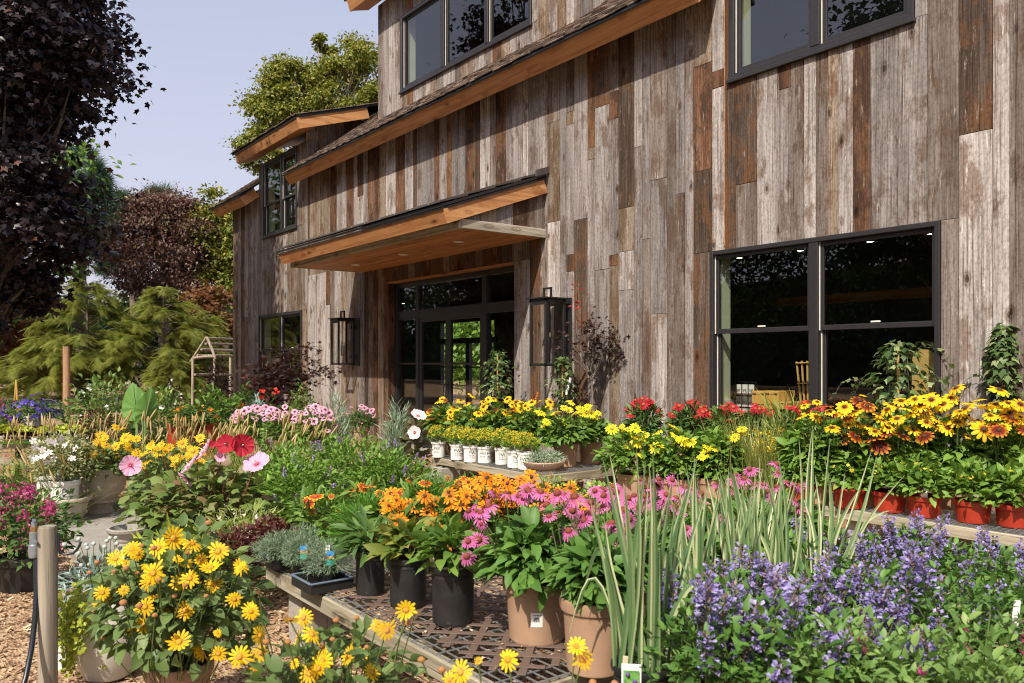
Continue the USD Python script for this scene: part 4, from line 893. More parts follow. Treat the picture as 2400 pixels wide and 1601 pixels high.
def patch(w, h, d=0.0012, k=7):
    xs = np.linspace(-w / 2, w / 2, k); V = [(x, y, z) for z in (d,) for x in xs for y in (0, h)]
    F = []
    for i in range(k - 1): a = 2 * i; F += [(a, a + 2, a + 3), (a, a + 3, a + 1)]
    return np.array(V, float), np.array(F)
def nursery_print(pot, r, taper, h, ang, z0, big):
    art = lambda m_, z, mt, nm: obj(nm, move(on_cyl(m_, r - 0.011, r * taper - 0.001, h, ang, z), (0, 0, z0)), mt, pot)
    pv, pf = text('P', big); wv, wf = text('W', big)
    art((pv - [big * 0.55, 0, 0], pf), h * 0.52, 'ink', 'lettering'); art((wv + [big * 0.55, 0, 0], wf), h * 0.52, 'ink', 'lettering')
    lv, lf, _ = SMALL; art((lv[:, [0, 1, 2]] * [big * .5, big * .75, 0.001] + [-big * .02, 0, 0.002], lf[:, ::-1]), h * 0.55, 'ink_green', 'leaf_mark')
    art(text('PROVEN', big * .30), h * 0.40, 'ink', 'lettering'); art(text('WINNERS', big * .30), h * 0.30, 'ink', 'lettering')
    art(patch(big * 1.6, 0.002, 0.001), h * 0.23, 'ink', 'printed_line')

def Zp(py, Y): return EYE + (HOR - py) / FPX * Y
def spot(px, Y): p = at(px, HOR, Y); return np.array([p[0], p[1], 0.0])
CAMDIR = lambda b: unit(np.array([[CAM[0] - b[0], CAM[1] - b[1], 0.0]]))[0]
def grow(P, base, rx, z0, z1, leaf, n, ln, m_, g, low=-0.1, fill=2.4, droop=0.15, up=0.35, big=0, stems=0, stem_m='stem_green', foot=0.0, lump=0.18, bigname='leaf', jit=0.35, wid=1.0, name='foliage'):
    """A mound of leaves between the heights z0 and z1 (over the base), its nearest large leaves as parts of their own."""
    h = z1 - z0; zc = z0 + h * 0.38
    p, d = mound(n, rx, h * 0.62, zc, g, -0.6, fill, lump)
    keep = p[:, 2] > z0 - 0.02; p, d = p[keep], d[keep]
    dd = unit(d * [1, 1, 0.55] + [0, 0, up] + g.normal(0, jit, p.shape)); dd[:, 2] -= droop; dd = unit(dd)
    R = frames(dd, unit(d * 0.7 + [0, 0, 1.0] + g.normal(0, 0.3, p.shape)), g.normal(0, 0.35, len(p)))
    s = ln * g.uniform(0.65, 1.2, len(p)); S = np.stack([s * wid, s, s], 1)
    t = np.clip(0.5 + 0.22 * g.normal(size=len(p)), 0, 1)
    order = np.arange(len(p))
    if big:
        c = CAMDIR(base); score = (p @ np.array([c[0], c[1], 0.55])) + 0.02 * g.normal(size=len(p)); order = np.argsort(-score)
        for i in order[:big]:
            v, f, tt, r = scatter(leaf, p[i:i + 1], R[i:i + 1], S[i:i + 1], t[i:i + 1]); obj(bigname, (v, f), m_, P, True, tt, r)
        order = order[big:]
    H = Heap(); H.add(leaf, p[order], R[order], S[order], t[order]); H.put(name, m_, P, True, kind='stuff')
    if stems:
        Hs = Heap()
        for i in g.choice(len(p), min(stems, len(p)), replace=False): stem_mesh((g.normal(0, rx * .15), g.normal(0, rx * .15), foot), p[i], 0.0025 + 0.001 * h, Hs, g.uniform(), 0.06, g)
        Hs.put('stems', stem_m, P)
    return p, d
def bloom(P, base, kind, px_list, Y, r, g, depth=0.18, sun=0.35, foot=0.3, stem_m='stem_green', rj=0.15, tilt=0.4, up=0.75, back=True):
    """Flowers where the photograph shows them (2400-pixel coordinates), on stems, at camera depth about Y."""
    Hs = Heap()
    for q in px_list:
        k = kind if len(q) < 3 else q[2]
        yy = Y + g.normal(0, depth)
        pos = at(q[0], q[1], yy) - base
        fc = unit(np.array([CAMDIR(base) * sun + np.array([0, 0, up]) + g.normal(0, tilt, 3) * [1, 1, .4]]))[0]
        flower(P, k, pos, r * (1 + g.normal(0, rj)) * (g.uniform(.5, .75) if g.random() < .14 else 1), fc, g)
        rt = np.array([pos[0] * 0.45, pos[1] * 0.45, max(foot, pos[2] - 0.45)])
        stem_mesh(rt, pos - fc * 0.004, 0.0028, Hs, g.uniform(), 0.05, g)
    Hs.put('flower_stems', stem_m, P)
def random_heads(n, cx, w, top, bottom, g, slope=1.0):
    """n pixels over the upper part of a mound seen from the side."""
    x = g.uniform(-1, 1, n); edge = top + (bottom - top) * (np.abs(x) ** 2.2) * 0.6
    return [(cx + x[i] * w / 2, edge[i] + g.uniform(0, 1) ** 1.2 * (bottom - edge[i])) for i in range(n)]
# ================================================================ benches, slabs, street furniture
def bench(label, x0, x1, y0, y1, z, lattice=False, legs='block', post_left=True):
    P = thing('display_bench', label, 'bench', (x0, y0, 0), 'timber display benches with wire tops'); w, d = x1 - x0, y1 - y0; h = 0.09
    obj('front_rail', box(0, w, 0, 0.05, z - h, z, 0.005), 'bench_timber', P); obj('back_rail', box(0, w, d - 0.05, d, z - h, z, 0.005), 'bench_timber', P)
    obj('end_rail', box(-0.002, 0.05, 0.052, d - 0.052, z - h - 0.003, z - 0.003, 0.005), 'bench_timber_y', P); obj('end_rail', box(w - 0.05, w + 0.002, 0.052, d - 0.052, z - h - 0.003, z - 0.003, 0.005), 'bench_timber_y', P)
    for xx in (w / 3, 2 * w / 3): obj('joist', box(xx - 0.02, xx + 0.02, 0.052, d - 0.052, z - h, z - 0.035, 0.003), 'bench_timber_y', P)
    ws = [obox((0.012, yy, z + 0.004), (w - 0.012, yy, z + 0.004), 0.005, 0.005, 0) for yy in np.arange(0.02, d, 0.05)] + [obox((xx, 0.012, z + 0.0085), (xx, d - 0.012, z + 0.0085), 0.005, 0.005, 0) for xx in np.arange(0.03, w, 0.10)]
    obj('wire_mesh', join(ws), 'steel_wire', P, kind='stuff')
    if lattice:
        for sgn in (1, -1):
            for c in np.arange(-d, w, 0.17):
                a0, b0 = (c, 0.09) if sgn > 0 else (c + d, 0.09); pts = []
                ya, yb = 0.09, d - 0.06
                xa, xb = (c, c + (yb - ya)) if sgn > 0 else (c + (yb - ya), c)
                lo, hi = 0.62, w - 0.1
                t0, t1 = 0.0, 1.0
                for lim, s in ((lo, 1), (hi, -1)):
                    fa, fb = s * (xa - lim), s * (xb - lim)
                    if fa < 0 and fb < 0: t0 = 2
                    elif fa < 0: t0 = max(t0, fa / (fa - fb))
                    elif fb < 0: t1 = min(t1, fa / (fa - fb))
                if t1 - t0 < 0.05: continue
                pa = (xa + (xb - xa) * t0, ya + (yb - ya) * t0); pb = (xa + (xb - xa) * t1, ya + (yb - ya) * t1)
                zz = z + 0.014 + (0.004 if sgn > 0 else 0)
                obj('lattice_strip', obox((*pa, zz), (*pb, zz), 0.034, 0.004, 0.001), 'brown_plastic', P)
    for xx in ((0.16, w - 0.3) if post_left else (w - 0.3,)):
        for yy in (0.08, d - 0.3):
            hz = z - h - 0.002
            if legs == 'block':
                q = join([box(xx, xx + 0.2, yy, yy + 0.04, 0, hz, 0.006), box(xx, xx + 0.2, yy + 0.16, yy + 0.2, 0, hz, 0.006), box(xx, xx + 0.04, yy + 0.04, yy + 0.16, 0, hz, 0.004), box(xx + 0.16, xx + 0.2, yy + 0.04, yy + 0.16, 0, hz, 0.004)])
                obj('block_leg', q, 'concrete', P)
            else: obj('leg', box(xx, xx + 0.09, yy, yy + 0.09, 0, hz, 0.005), 'post_timber', P)
    return P
wood('bench_timber_y', [(0.25, (.10, .085, .055)), (0.42, (.22, .19, .13)), (0.56, (.33, .29, .205)), (0.75, (.43, .39, .29))], stain=(.17, .13, .075), amount=0.3, axis=1, fine=30, rough=0.85, vary=0.12)
ZA, ZB, ZC = 0.42, 0.34, 0.42
bench('nearest display bench, carrying black and tan pots of coneflowers', -4.86, -2.42, -6.20, -4.96, ZA, lattice=True)
bench('display bench in front of the entrance with the row of white printed pots', -9.75, -7.35, -2.03, -0.80, ZB)
bench('display bench below the shop window with the row of red pots', -4.0, -1.4, -1.62, -0.42, ZC)
bench('bench under the iris and the violet catmint at the lower right', -2.28, 0.2, -6.42, -5.15, ZA - 0.06, lattice=False)
bench('bench under the far row of violet catmint, in front of the red pots', -3.0, -0.55, -4.75, -3.55, 0.34)
# cinder block under the left end of the middle bench
p = on_z(1008, 1128, 0.0)
P = thing('cinder_block', 'grey cinder block propping the left corner of the middle bench', 'block', (-9.72, -2.12, 0))
obj('block', join([box(0, 0.36, -0.0, 0.05, 0, 0.225, 0.008), box(0, 0.36, 0.15, 0.2, 0, 0.225, 0.008), box(0, 0.05, 0.05, 0.15, 0, 0.225, 0.006), box(0.31, 0.36, 0.05, 0.15, 0, 0.225, 0.006), box(0.155, 0.205, 0.05, 0.15, 0, 0.225, 0.006)]), 'concrete', P)
# paving slabs
for i, (a, b, c, d, lab) in enumerate(((-11.6, -9.75, -6.75, -5.85, 'pale paving slab farthest along the mulch path, by the stone urn'), (-9.72, -8.55, -6.85, -5.95, 'pale paving slab between the urn and the post'), (-8.52, -7.45, -6.8, -6.0, 'grey paving slab nearest the post with the hose'))):
    P = thing('paving_slab', lab, 'slab', ((a + b) / 2, (c + d) / 2, 0)); obj('stone', box(-(b - a) / 2, (b - a) / 2, -(d - c) / 2, (d - c) / 2, -0.03, 0.045 + 0.012 * i, 0.012), 'slab', P)
# hose post with tap and hose
bp = spot(112, 3.95)
P = thing('hose_post', 'weathered timber post carrying the tap at the lower left', 'post', bp)
ph = Zp(1233, 3.95)
g = np.random.default_rng(5)
v, f = lathe([(0, -0.1), (0.043, -0.1), (0.043, ph - 0.01), (0.038, ph), (0.0, ph)], 18)
obj('post', (v * [1, 1, 1], f), 'post_timber', P, 40)
P = thing('water_tap', 'grey standpipe tap fixed to the left of the post', 'tap', bp)
o = RIGHT * -0.066
zt_ = Zp(1248, 3.95)
obj('pipe', move(lathe([(0.0, zt_ - .12), (0.022, zt_ - .12), (0.026, zt_ - .10), (0.026, zt_ - .06), (0.021, zt_ - .055), (0.021, zt_), (0.013, zt_ + .005), (0.013, zt_ + .05), (0.0, zt_ + .05)], 14), o), 'galvanised', P, 40)
obj('handle', move(box(-0.03, 0.03, -0.006, 0.006, zt_ + .05, zt_ + .062, 0.002), o), 'blue_grey_plastic', P); obj('brass_neck', move(lathe([(0.0, zt_ + .004), (0.016, zt_ + .004), (0.016, zt_ + .03), (0.0, zt_ + .03)], 12), o), 'brass', P)
obj('strap', move(box(-0.02, 0.075, -0.004, 0.004, zt_ - .045, zt_ - .03, 0.001), o), 'galvanised', P)
P = thing('garden_hose', 'dark rubber hose hanging from the tap down past the post', 'hose', bp)
hz = [(85, 1308, 3.95), (86, 1380, 3.93), (82, 1450, 3.9), (74, 1520, 3.86), (60, 1590, 3.8), (40, 1650, 3.72), (10, 1720, 3.6)]
obj('hose', tube([at(*q) - bp for q in hz], 0.0125, 10), 'hose_rubber', P, True)
P = thing('hose_hook', 'dark curved hanger hook on the right of the post', 'hook', bp)
obj('hook', tube([at(*q, 3.95) - bp for q in ((137, 1250), (138, 1290), (150, 1300), (172, 1297), (184, 1283), (190, 1270))], 0.006, 8), 'hose_rubber', P, True)
# stakes, posts and the bark-on arbour at the left
pb = spot(155, 16.0)
P = thing('log_post', 'peeling upright log post in front of the golden conifers', 'post', pb)
zt2 = Zp(812, 16.0); obj('log', tube([(0, 0, -0.1), (0.01, 0, 0.5), (-0.01, 0.01, 1.2), (0.0, 0, zt2)], [.072, .069, .066, .060], 12), 'bark_orange', P, 40)
pb = spot(38, 12.0); P = thing('cane_tripod', 'tripod of thin canes left of the log post', 'plant support', pb)
for dx, dy in ((-.12, 0), (.10, .05), (0.02, -.1)): obj('cane', tube([(dx, dy, 0), (0, 0, Zp(890, 12.0))], 0.012, 6), 'bamboo', P)
ab = spot(452, 25.0); P = thing('log_arbour', 'rustic arbour of bark-on poles beside the corner of the shop', 'arbour', ab)
def A(px, py, Y): return at(px, py, Y) - ab
g = np.random.default_rng(9)
for a, b, r in (((452, 842, 25), (451, 1000, 25), .06), ((485, 790, 25.3), (505, 842, 25.2), .06), ((484, 790, 25.3), (446, 848, 25.8), .045), ((453, 840, 25), (505, 836, 25.3), .065),
                ((486, 793, 25.4), (580, 797, 29), .05), ((482, 806, 25.5), (580, 809, 29), .05), ((472, 820, 25.6), (580, 822, 29), .065), ((462, 833, 25.8), (580, 836, 29), .045), ((456, 878, 25), (580, 880, 29), .05), ((470, 915, 25), (580, 917, 29), .05), ((540, 838, 28), (540, 1000, 28), .06), ((503, 838, 25.3), (503, 1000, 25.3), .055)):
    pa, pb_ = A(*a), A(*b); mid = (pa + pb_) / 2 + g.normal(0, .012, 3); r *= .74; obj('pole', tube([pa, mid, pb_], [r, r * .97, r * .9], 8), 'bark_pale', P, 40)
# a slatted stock table at the far left with pots on it
tb = spot(40, 10.2)
P = thing('stock_table', 'weathered slatted stock table at the left edge', 'table', tb)
zt3 = 0.72
for i in range(6):
    a = RIGHT * -1.3 + FWD * (i * 0.2); b = RIGHT * 0.36 + FWD * (i * 0.2 + 0.25); obj('slat', obox(a + [0, 0, zt3 - .02], b + [0, 0, zt3 - .02], 0.16, 0.03, 0.004), 'bench_timber', P)
obj('rail', obox(RIGHT * -1.3 + [0, 0, zt3 - .09], RIGHT * 0.4 + FWD * 0.02 + [0, 0, zt3 - .09], 0.04, 0.10, 0.004), 'bench_timber', P)
for dx in (-.6, .3): obj('leg', obox(RIGHT * dx + FWD * .02 + [0, 0, 0], RIGHT * dx + FWD * .02 + [0, 0, zt3 - .14], 0.09, 0.09, 0.004), 'post_timber', P)
obj('brace', obox(RIGHT * -1.2 + [0, 0, .42], RIGHT * 0.3 + FWD * .02 + [0, 0, .42], 0.03, 0.09, 0.004), 'bench_timber', P)

# ================================================================ planters and potted plants, near to far
def stand(name, label, cat, px, Y, z=0.0, group=None):
    b = spot(px, Y) + [0, 0, z]; return thing(name, label, cat, b, group), b
S = lambda *a: [(x * K, y * K, *r) for x, y, *r in a]
def c6(*a): return [(x / 3.91, 1200 + y / 3.91, *r) for x, y, *r in a]
def c7(*a): return [(550 + x / 3.3586, 1150 + y / 3.3586, *r) for x, y, *r in a]
def c8(*a): return [(1200 + x / 3.91, 1200 + y / 3.91, *r) for x, y, *r in a]
def c3(*a): return [(800 + x / 3.617, 850 + y / 3.617, *r) for x, y, *r in a]
def c4(*a): return [(1400 + x / 3.485, 850 + y / 3.485, *r) for x, y, *r in a]
def c5(*a): return [(1850 + x / 3.483, 850 + y / 3.483, *r) for x, y, *r in a]
def spent(P, base, lst, Y, r, g, m_='spent_head', depth=0.15):
    Hs = Heap()
    for q in lst:
        pos = at(q[0], q[1], Y + g.normal(0, depth)) - base; rr = r * g.uniform(.8, 1.15)
        v, f = blob((0, 0, 0), (rr, rr, rr * .8), 2); v = v * (1 + 0.16 * (meshkit.noise(v * 180) - .5)[:, None])
        obj('seed_head', (v + pos, f), m_, P, True)
        stem_mesh((pos[0] * .5, pos[1] * .5, max(.25, pos[2] - .4)), pos, .0025, Hs, g.uniform(), .05, g)
    Hs.put('flower_stems', 'stem_green', P)
def barcode(pot, r, tap, h, ang, z, w=0.045, ht=0.05, lines=True):
    obj('label', on_cyl(patch(w, ht, 0.0012), r - .011, r * tap, h, ang, z), 'paper', pot)
    if lines:
        for i, (dx, ww) in enumerate(((-.010, .003), (-.0055, .002), (-.002, .004), (.0035, .002), (.0075, .003), (.0115, .002))):
            v, f = patch(ww, ht * .32, .002, 2); obj('barcode_bar', on_cyl((v + [dx, 0, 0], f), r - .011, r * tap, h, ang, z + ht * .36), 'ink', pot)
        v, f = patch(w * .7, .002, .002, 3); obj('printed_line', on_cyl((v, f), r - .011, r * tap, h, ang, z + ht * .82), 'ink', pot)
# -- 1 the large yellow daisy bush, lower left
g = np.random.default_rng(101)
P, b = stand('heliopsis_plant', 'large potted yellow daisy bush beside the pale egg-shaped urn', 'potted plant', 420, 3.6)
pt = pot_parts(P, 0.145, 0.34, 'tan_plastic', 0.8)
barcode(pt, .145, .8, .34, face_cam(b) - .55, .10, .035, .045, False)
grow(P, b, 0.34, 0.42, Zp(1255, 3.6), OVATE, 1150, 0.070, 'leaf_greyish', g, droop=.3, up=.25, big=170, stems=60, foot=.3, fill=2.2, wid=1.25)
bloom(P, b, 'heliopsis', c6((1210, 340), (1060, 430), (1365, 640), (1620, 430), (1840, 440), (1930, 510), (2205, 500), (940, 740), (940, 810), (1130, 715), (1420, 780), (1260, 1050), (1640, 1190), (1855, 1290), (1995, 1110), (1110, 1090), (1740, 610), (1960, 660), (1405, 560), (1650, 640), (1330, 870), (1590, 240), (1760, 290), (1800, 1250), (2000, 1300), (2300, 910), (1310, 1030), (1260, 380), (1700, 460), (1150, 470), (1350, 500), (1900, 760), (1500, 900), (2150, 800), (1050, 640), (1700, 900), (1450, 330), (2000, 360)), 3.35, .039, g, .10, .75, tilt=.45, up=.6)
spent(P, b, c6((1045, 545), (1155, 515), (1260, 560), (1460, 620), (1600, 770), (1890, 770), (1470, 1030), (1420, 945), (1700, 670), (2040, 955), (2100, 1150), (1300, 310), (1720, 370), (890, 460), (820, 555), (1570, 615), (860, 920), (1130, 830), (1275, 860), (1385, 1190), (1410, 330), (950, 1150), (2080, 350), (1910, 100)), 3.35, .0125, g)
# -- 2 yellow daisies in front of the near bench
g = np.random.default_rng(102)
P, b = stand('heliopsis_plant', 'yellow daisy plant spilling in front of the nearest bench rail', 'potted plant', 745, 2.75)
pot_parts(P, 0.15, 0.30, 'tan_plastic', 0.8)
grow(P, b, 0.33, 0.24, Zp(1470, 2.75), OVATE, 640, 0.068, 'leaf_greyish', g, droop=.3, up=.25, big=140, stems=60, foot=.26, fill=1.9, wid=1.25)
bloom(P, b, 'heliopsis', c7((50, 610), (130, 950), (200, 1140), (440, 1020), (540, 1000), (500, 1150), (610, 1130), (200, 1280), (40, 1310), (150, 1420), (900, 1300), (980, 1290), (590, 1440), (660, 1400), (1080, 1430), (690, 1340), (1120, 1060), (1200, 1100), (1350, 940), (930, 1200), (470, 1360), (700, 1250)), 2.7, .031, g, .08, .8, tilt=.5, up=.5)
spent(P, b, c7((960, 1000), (800, 1020), (1040, 1230), (500, 1320), (250, 1320), (1420, 960), (1360, 1040), (770, 1170), (830, 1410), (420, 1190), (690, 1230), (190, 800), (250, 1190)), 2.7, .0105, g)
# -- 3 the tallest stray yellow daisies, bottom centre
g = np.random.default_rng(103)
P, b = stand('heliopsis_plant', 'few yellow daisies rising at the bottom edge before the bench corner', 'potted plant', 1215, 2.3)
pot_parts(P, 0.14, 0.28, 'tan_plastic', 0.8)
grow(P, b, 0.22, 0.22, Zp(1640, 2.3), OVATE, 240, 0.08, 'leaf_greyish', g, droop=.3, big=60, foot=.24, fill=2.0, wid=1.25)
bloom(P, b, 'heliopsis', c7((1920, 1340), (2150, 1330), (1780, 1430), (1690, 1490)) + c8((590, 1230), (655, 1350)), 2.3, .034, g, .03, .9, tilt=.3, up=.4)
spent(P, b, c8((740, 1560), (940, 1570)) + c7((1470, 1330), (1630, 1410)), 2.3, .012, g, depth=.03)
# -- the pale urn and what hangs round it
P, b = stand('egg_urn', 'pale glazed egg-shaped urn at the lower left', 'urn', 255, 4.3)
uh = Zp(1385, 4.3)
obj('urn', lathe([(0, 0), (.09, 0), (.12, .02), (.160, .13), (.176, .24), (.168, .35), (.140, uh - .03), (.13, uh), (.12, uh), (.13, uh - .05)], 36), 'urn_glaze', P, 45); obj('soil', lathe([(.125, uh - .03), (0, uh - .02)], 20), 'soil', P)
g = np.random.default_rng(104)
P, b = stand('creeping_plant', 'lime trailing creeper hanging beside the pale urn', 'plant', 190, 4.15)
H = Heap(); Hs = Heap()
for i in range(26):
    x0_, zt_ = g.uniform(-.09, .10), Zp(1372 + g.uniform(0, 60), 4.15); zb_ = Zp(g.uniform(1480, 1590), 4.15)
    n = 16; z = np.linspace(zt_, max(zb_, .01), n); xx = x0_ + np.cumsum(g.normal(-.0015, .006, n)); yy = g.normal(0, .05) + np.cumsum(g.normal(0, .004, n))
    pts = RIGHT[None] * xx[:, None] + FWD[None] * yy[:, None]; pts[:, 2] = z; v, f = tube(pts, .002, 3); Hs.raw(v, f)
    pp = np.repeat(pts, 3, 0) + g.normal(0, .012, (3 * n, 3)); d = unit(g.normal(0, 1, pp.shape) + CAMDIR(b) * .5); H.add(SMALL, pp, frames(d, CAMDIR(b) + [0, 0, .6]), g.uniform(.018, .032, len(pp)) [:, None] * [1.7, 1, 1], g.uniform(0, 1, len(pp)))
Hs.put('vines', 'stem_green', P); H.put('foliage', 'leaf_lime', P, True, kind='stuff')
g = np.random.default_rng(105)
P, b = stand('globe_thistle', 'grey-green globe thistle with white seed heads behind the post', 'plant', 235, 4.75)
grow(P, b, .26, .06, Zp(1300, 4.75), NARROW, 700, .10, 'leaf_blue', g, jit=.6, stems=30)
H = Heap(); Hs = Heap()
for q in c6((720, 250), (700, 345), (790, 300), (860, 290), (980, 265), (1070, 290), (960, 320), (745, 490), (820, 480), (590, 300), (1100, 330), (1010, 240), (720, 380), (800, 330), (1060, 240)):
    pos = at(*q, 4.75 + g.normal(0, .1)) - b; v, f = blob(pos, (.013, .013, .013), 1); obj('thistle_head', (v * 1.0, f), 'thistle', P, True); stem_mesh((pos[0] * .5, pos[1] * .5, .3), pos, .0022, Hs, .5, .04, g)
Hs.put('flower_stems', 'stem_green', P)
g = np.random.default_rng(106)
P, b = stand('pansy_pot', 'white printed pot of violet pansies half hidden beside the urn', 'potted plant', 152, 4.45)
pt = pot_parts(P, .07, .15, 'white_plastic', .82); nursery_print(pt, .07, .82, .15, face_cam(b) + .1, 0, .026)
grow(P, b, .085, .13, .34, SMALL, 160, .04, 'leaf_dark', g); H = Heap()
pp, d = mound(60, .08, .12, .2, g, -.1, 8); H.add(CHEAP, pp, frames(d + g.normal(0, .5, d.shape), CAMDIR(b)), g.uniform(.02, .03, 60)[:, None] * [1.6, 1, 1], g.uniform(0, .5, 60)); H.put('blossoms', 'blossom_lilac', P, kind='stuff')
g = np.random.default_rng(107)
P, b = stand('chartreuse_plant', 'bright chartreuse sedge plant behind the yellow daisy bush', 'plant', 385, 4.7)
grow(P, b, .26, .1, Zp(1240, 4.7), NARROW, 620, .12, 'leaf_lime', g, droop=.25, wid=1.3)
P, b = stand('ribbed_urn', 'grey ribbed urn standing under the hibiscus leaves', 'urn', 300, 6.3)
prof = [(0, 0), (.10, 0)] + [(.115 + .02 * math.sin(i * .33) + .004 * (i % 2), .02 + i * .016) for i in range(20)] + [(.15, .36), (.155, .38), (.13, .385), (.12, .34)]
obj('urn', lathe(prof, 30), 'grey_ceramic', P)
# -- 4 magenta bush in dark pot, left edge
g = np.random.default_rng(108)
P, b = stand('phlox_pot', 'dark potted bush with magenta flower clusters at the left edge', 'potted plant', 58, 6.0)
pot_parts(P, .20, Zp(1300, 6.0), 'black_plastic', .8)
grow(P, b, .36, .2, Zp(1150, 6.0), OVATE, 900, .062, 'leaf_dark', g, low=-.2, fill=2.6, stems=30, foot=.2, big=60)
H = Heap()
for i in range(27):
    q = (g.uniform(-30, 150), g.uniform(1140, 1300) if i > 14 else g.uniform(1140, 1210)); pos = at(*q, 5.85 + g.normal(0, .12)) - b
    pp = pos + g.normal(0, .024, (34, 3)); H.add(CHEAP, pp, frames(g.normal(0, 1, pp.shape) + CAMDIR(b), CAMDIR(b)), g.uniform(.014, .026, 34)[:, None] * [1.6, 1, 1], g.uniform(0, 1, 34))
H.put('blossoms', 'blossom_magenta', P, kind='stuff')
P, b = stand('black_pot', 'black empty-looking nursery pot behind the magenta bush', 'pot', 62, 6.6); pot_parts(P, .13, .26, 'black_plastic', .8)
# -- 5 stone urns with white hibiscus and yellow daisies
P, b = stand('stone_bowl', 'pale cast stone bowl holding the white printed pots', 'planter', 158, 8.3)
obj('bowl', lathe([(0, 0), (.12, 0), (.13, .02), (.17, .12), (.195, .24), (.235, .262), (.235, .285), (.205, .29), (.19, .25), (0, .245)], 32), 'cast_stone', P, 40)
g = np.random.default_rng(109)
for px, dY, lab, seed in ((152, 0.0, 'white variegated hibiscus in the front white printed pot', 1), (118, 0.42, 'white variegated hibiscus in the rear white printed pot, mostly hidden', 2)):
    P, b = stand('hibiscus_pot', lab, 'potted plant', px, 8.25 + dY, .20)
    pt = pot_parts(P, .145, .27, 'white_plastic', .86); nursery_print(pt, .145, .86, .27, face_cam(b) + (.2 if seed == 1 else .9), 0, .055)
    grow(P, b, .32 if seed == 1 else .26, .28, Zp(1010 if seed == 1 else 1020, 8.25) - .2, SMALL, 1500 if seed == 1 else 700, .05, 'leaf_cream', g, stems=30, foot=.25, fill=2.2)
    if seed == 1:
        ts = daisy(5, .05, .75, .0, 3, 0, 4)
        for q in [(x / 3.92, 850 + y / 3.92) for x, y in ((305, 720), (450, 725), (505, 740), (595, 760), (325, 775), (390, 800), (380, 840), (450, 825), (295, 875), (490, 885), (665, 880), (430, 915), (330, 880), (560, 700), (690, 790), (400, 860))]:
            pos = at(*q, 8.0 + g.normal(0, .08)) - b; fc = unit(np.array([CAMDIR(b) + [0, 0, .4] + g.normal(0, .4, 3)])); R = frames(np.cross(fc, [[.3, .2, .9]]), fc)[0]; v, f, r = ts; obj('flower', ((v * .037) @ R.T + pos, f), 'petal_white_plain', P, True, np.full(len(v), g.uniform()), r)
P, b = stand('pedestal_urn', 'pale stone pedestal urn with yellow daisies by the paving', 'urn', 236, 8.75)
obj('urn', lathe([(0, 0), (.17, 0), (.17, .035), (.135, .05), (.115, .10), (.125, .155), (.165, .17), (.165, .19), (.15, .2), (.21, .26), (.25, .36), (.262, .47), (.285, .50), (.285, .53), (.25, .54), (.235, .48), (0, .47)], 40), 'cast_stone', P, 40)
g = np.random.default_rng(110)
P, b = stand('heliopsis_plant', 'yellow daisies growing in the stone pedestal urn', 'plant', 245, 8.75, .46)
grow(P, b, .42, .0, Zp(1035, 8.75) - .46, OVATE, 700, .085, 'leaf_greyish', g, droop=.3, stems=40, fill=2.0)
bloom(P, b, 'heliopsis', [(x / 3.92, 850 + y / 3.92) for x, y in ((945, 670), (1150, 685), (1250, 700), (970, 755), (1060, 770), (880, 835), (830, 855), (840, 910), (990, 925), (1160, 765), (780, 760), (715, 870), (905, 730), (1240, 815), (1080, 745), (910, 985), (1050, 905), (1260, 850), (870, 850), (720, 930), (1130, 600), (1065, 590))] + random_heads(16, 248, 150, 1015, 1080, g), 8.55, .048, g, .1, .6, foot=.1)
P, b = stand('heliopsis_plant', 'yellow daisy clump standing behind the pink hibiscus', 'plant', 405, 8.0)
grow(P, b, .42, .2, Zp(1040, 8.0), OVATE, 800, .085, 'leaf_greyish', g, droop=.3, stems=40, fill=2.0)
bloom(P, b, 'heliopsis', [(300 + x / 3.92, 850 + y / 3.92) for x, y in ((325, 785), (490, 805), (600, 815), (470, 865), (430, 890), (660, 690), (280, 840), (210, 750), (70, 700), (170, 910), (500, 740), (550, 855), (230, 1030), (90, 840), (20, 690), (140, 960), (410, 935), (380, 780), (690, 740), (270, 790), (430, 1070))] + random_heads(20, 395, 190, 1030, 1100, g), 7.7, .045, g, .12, .6)
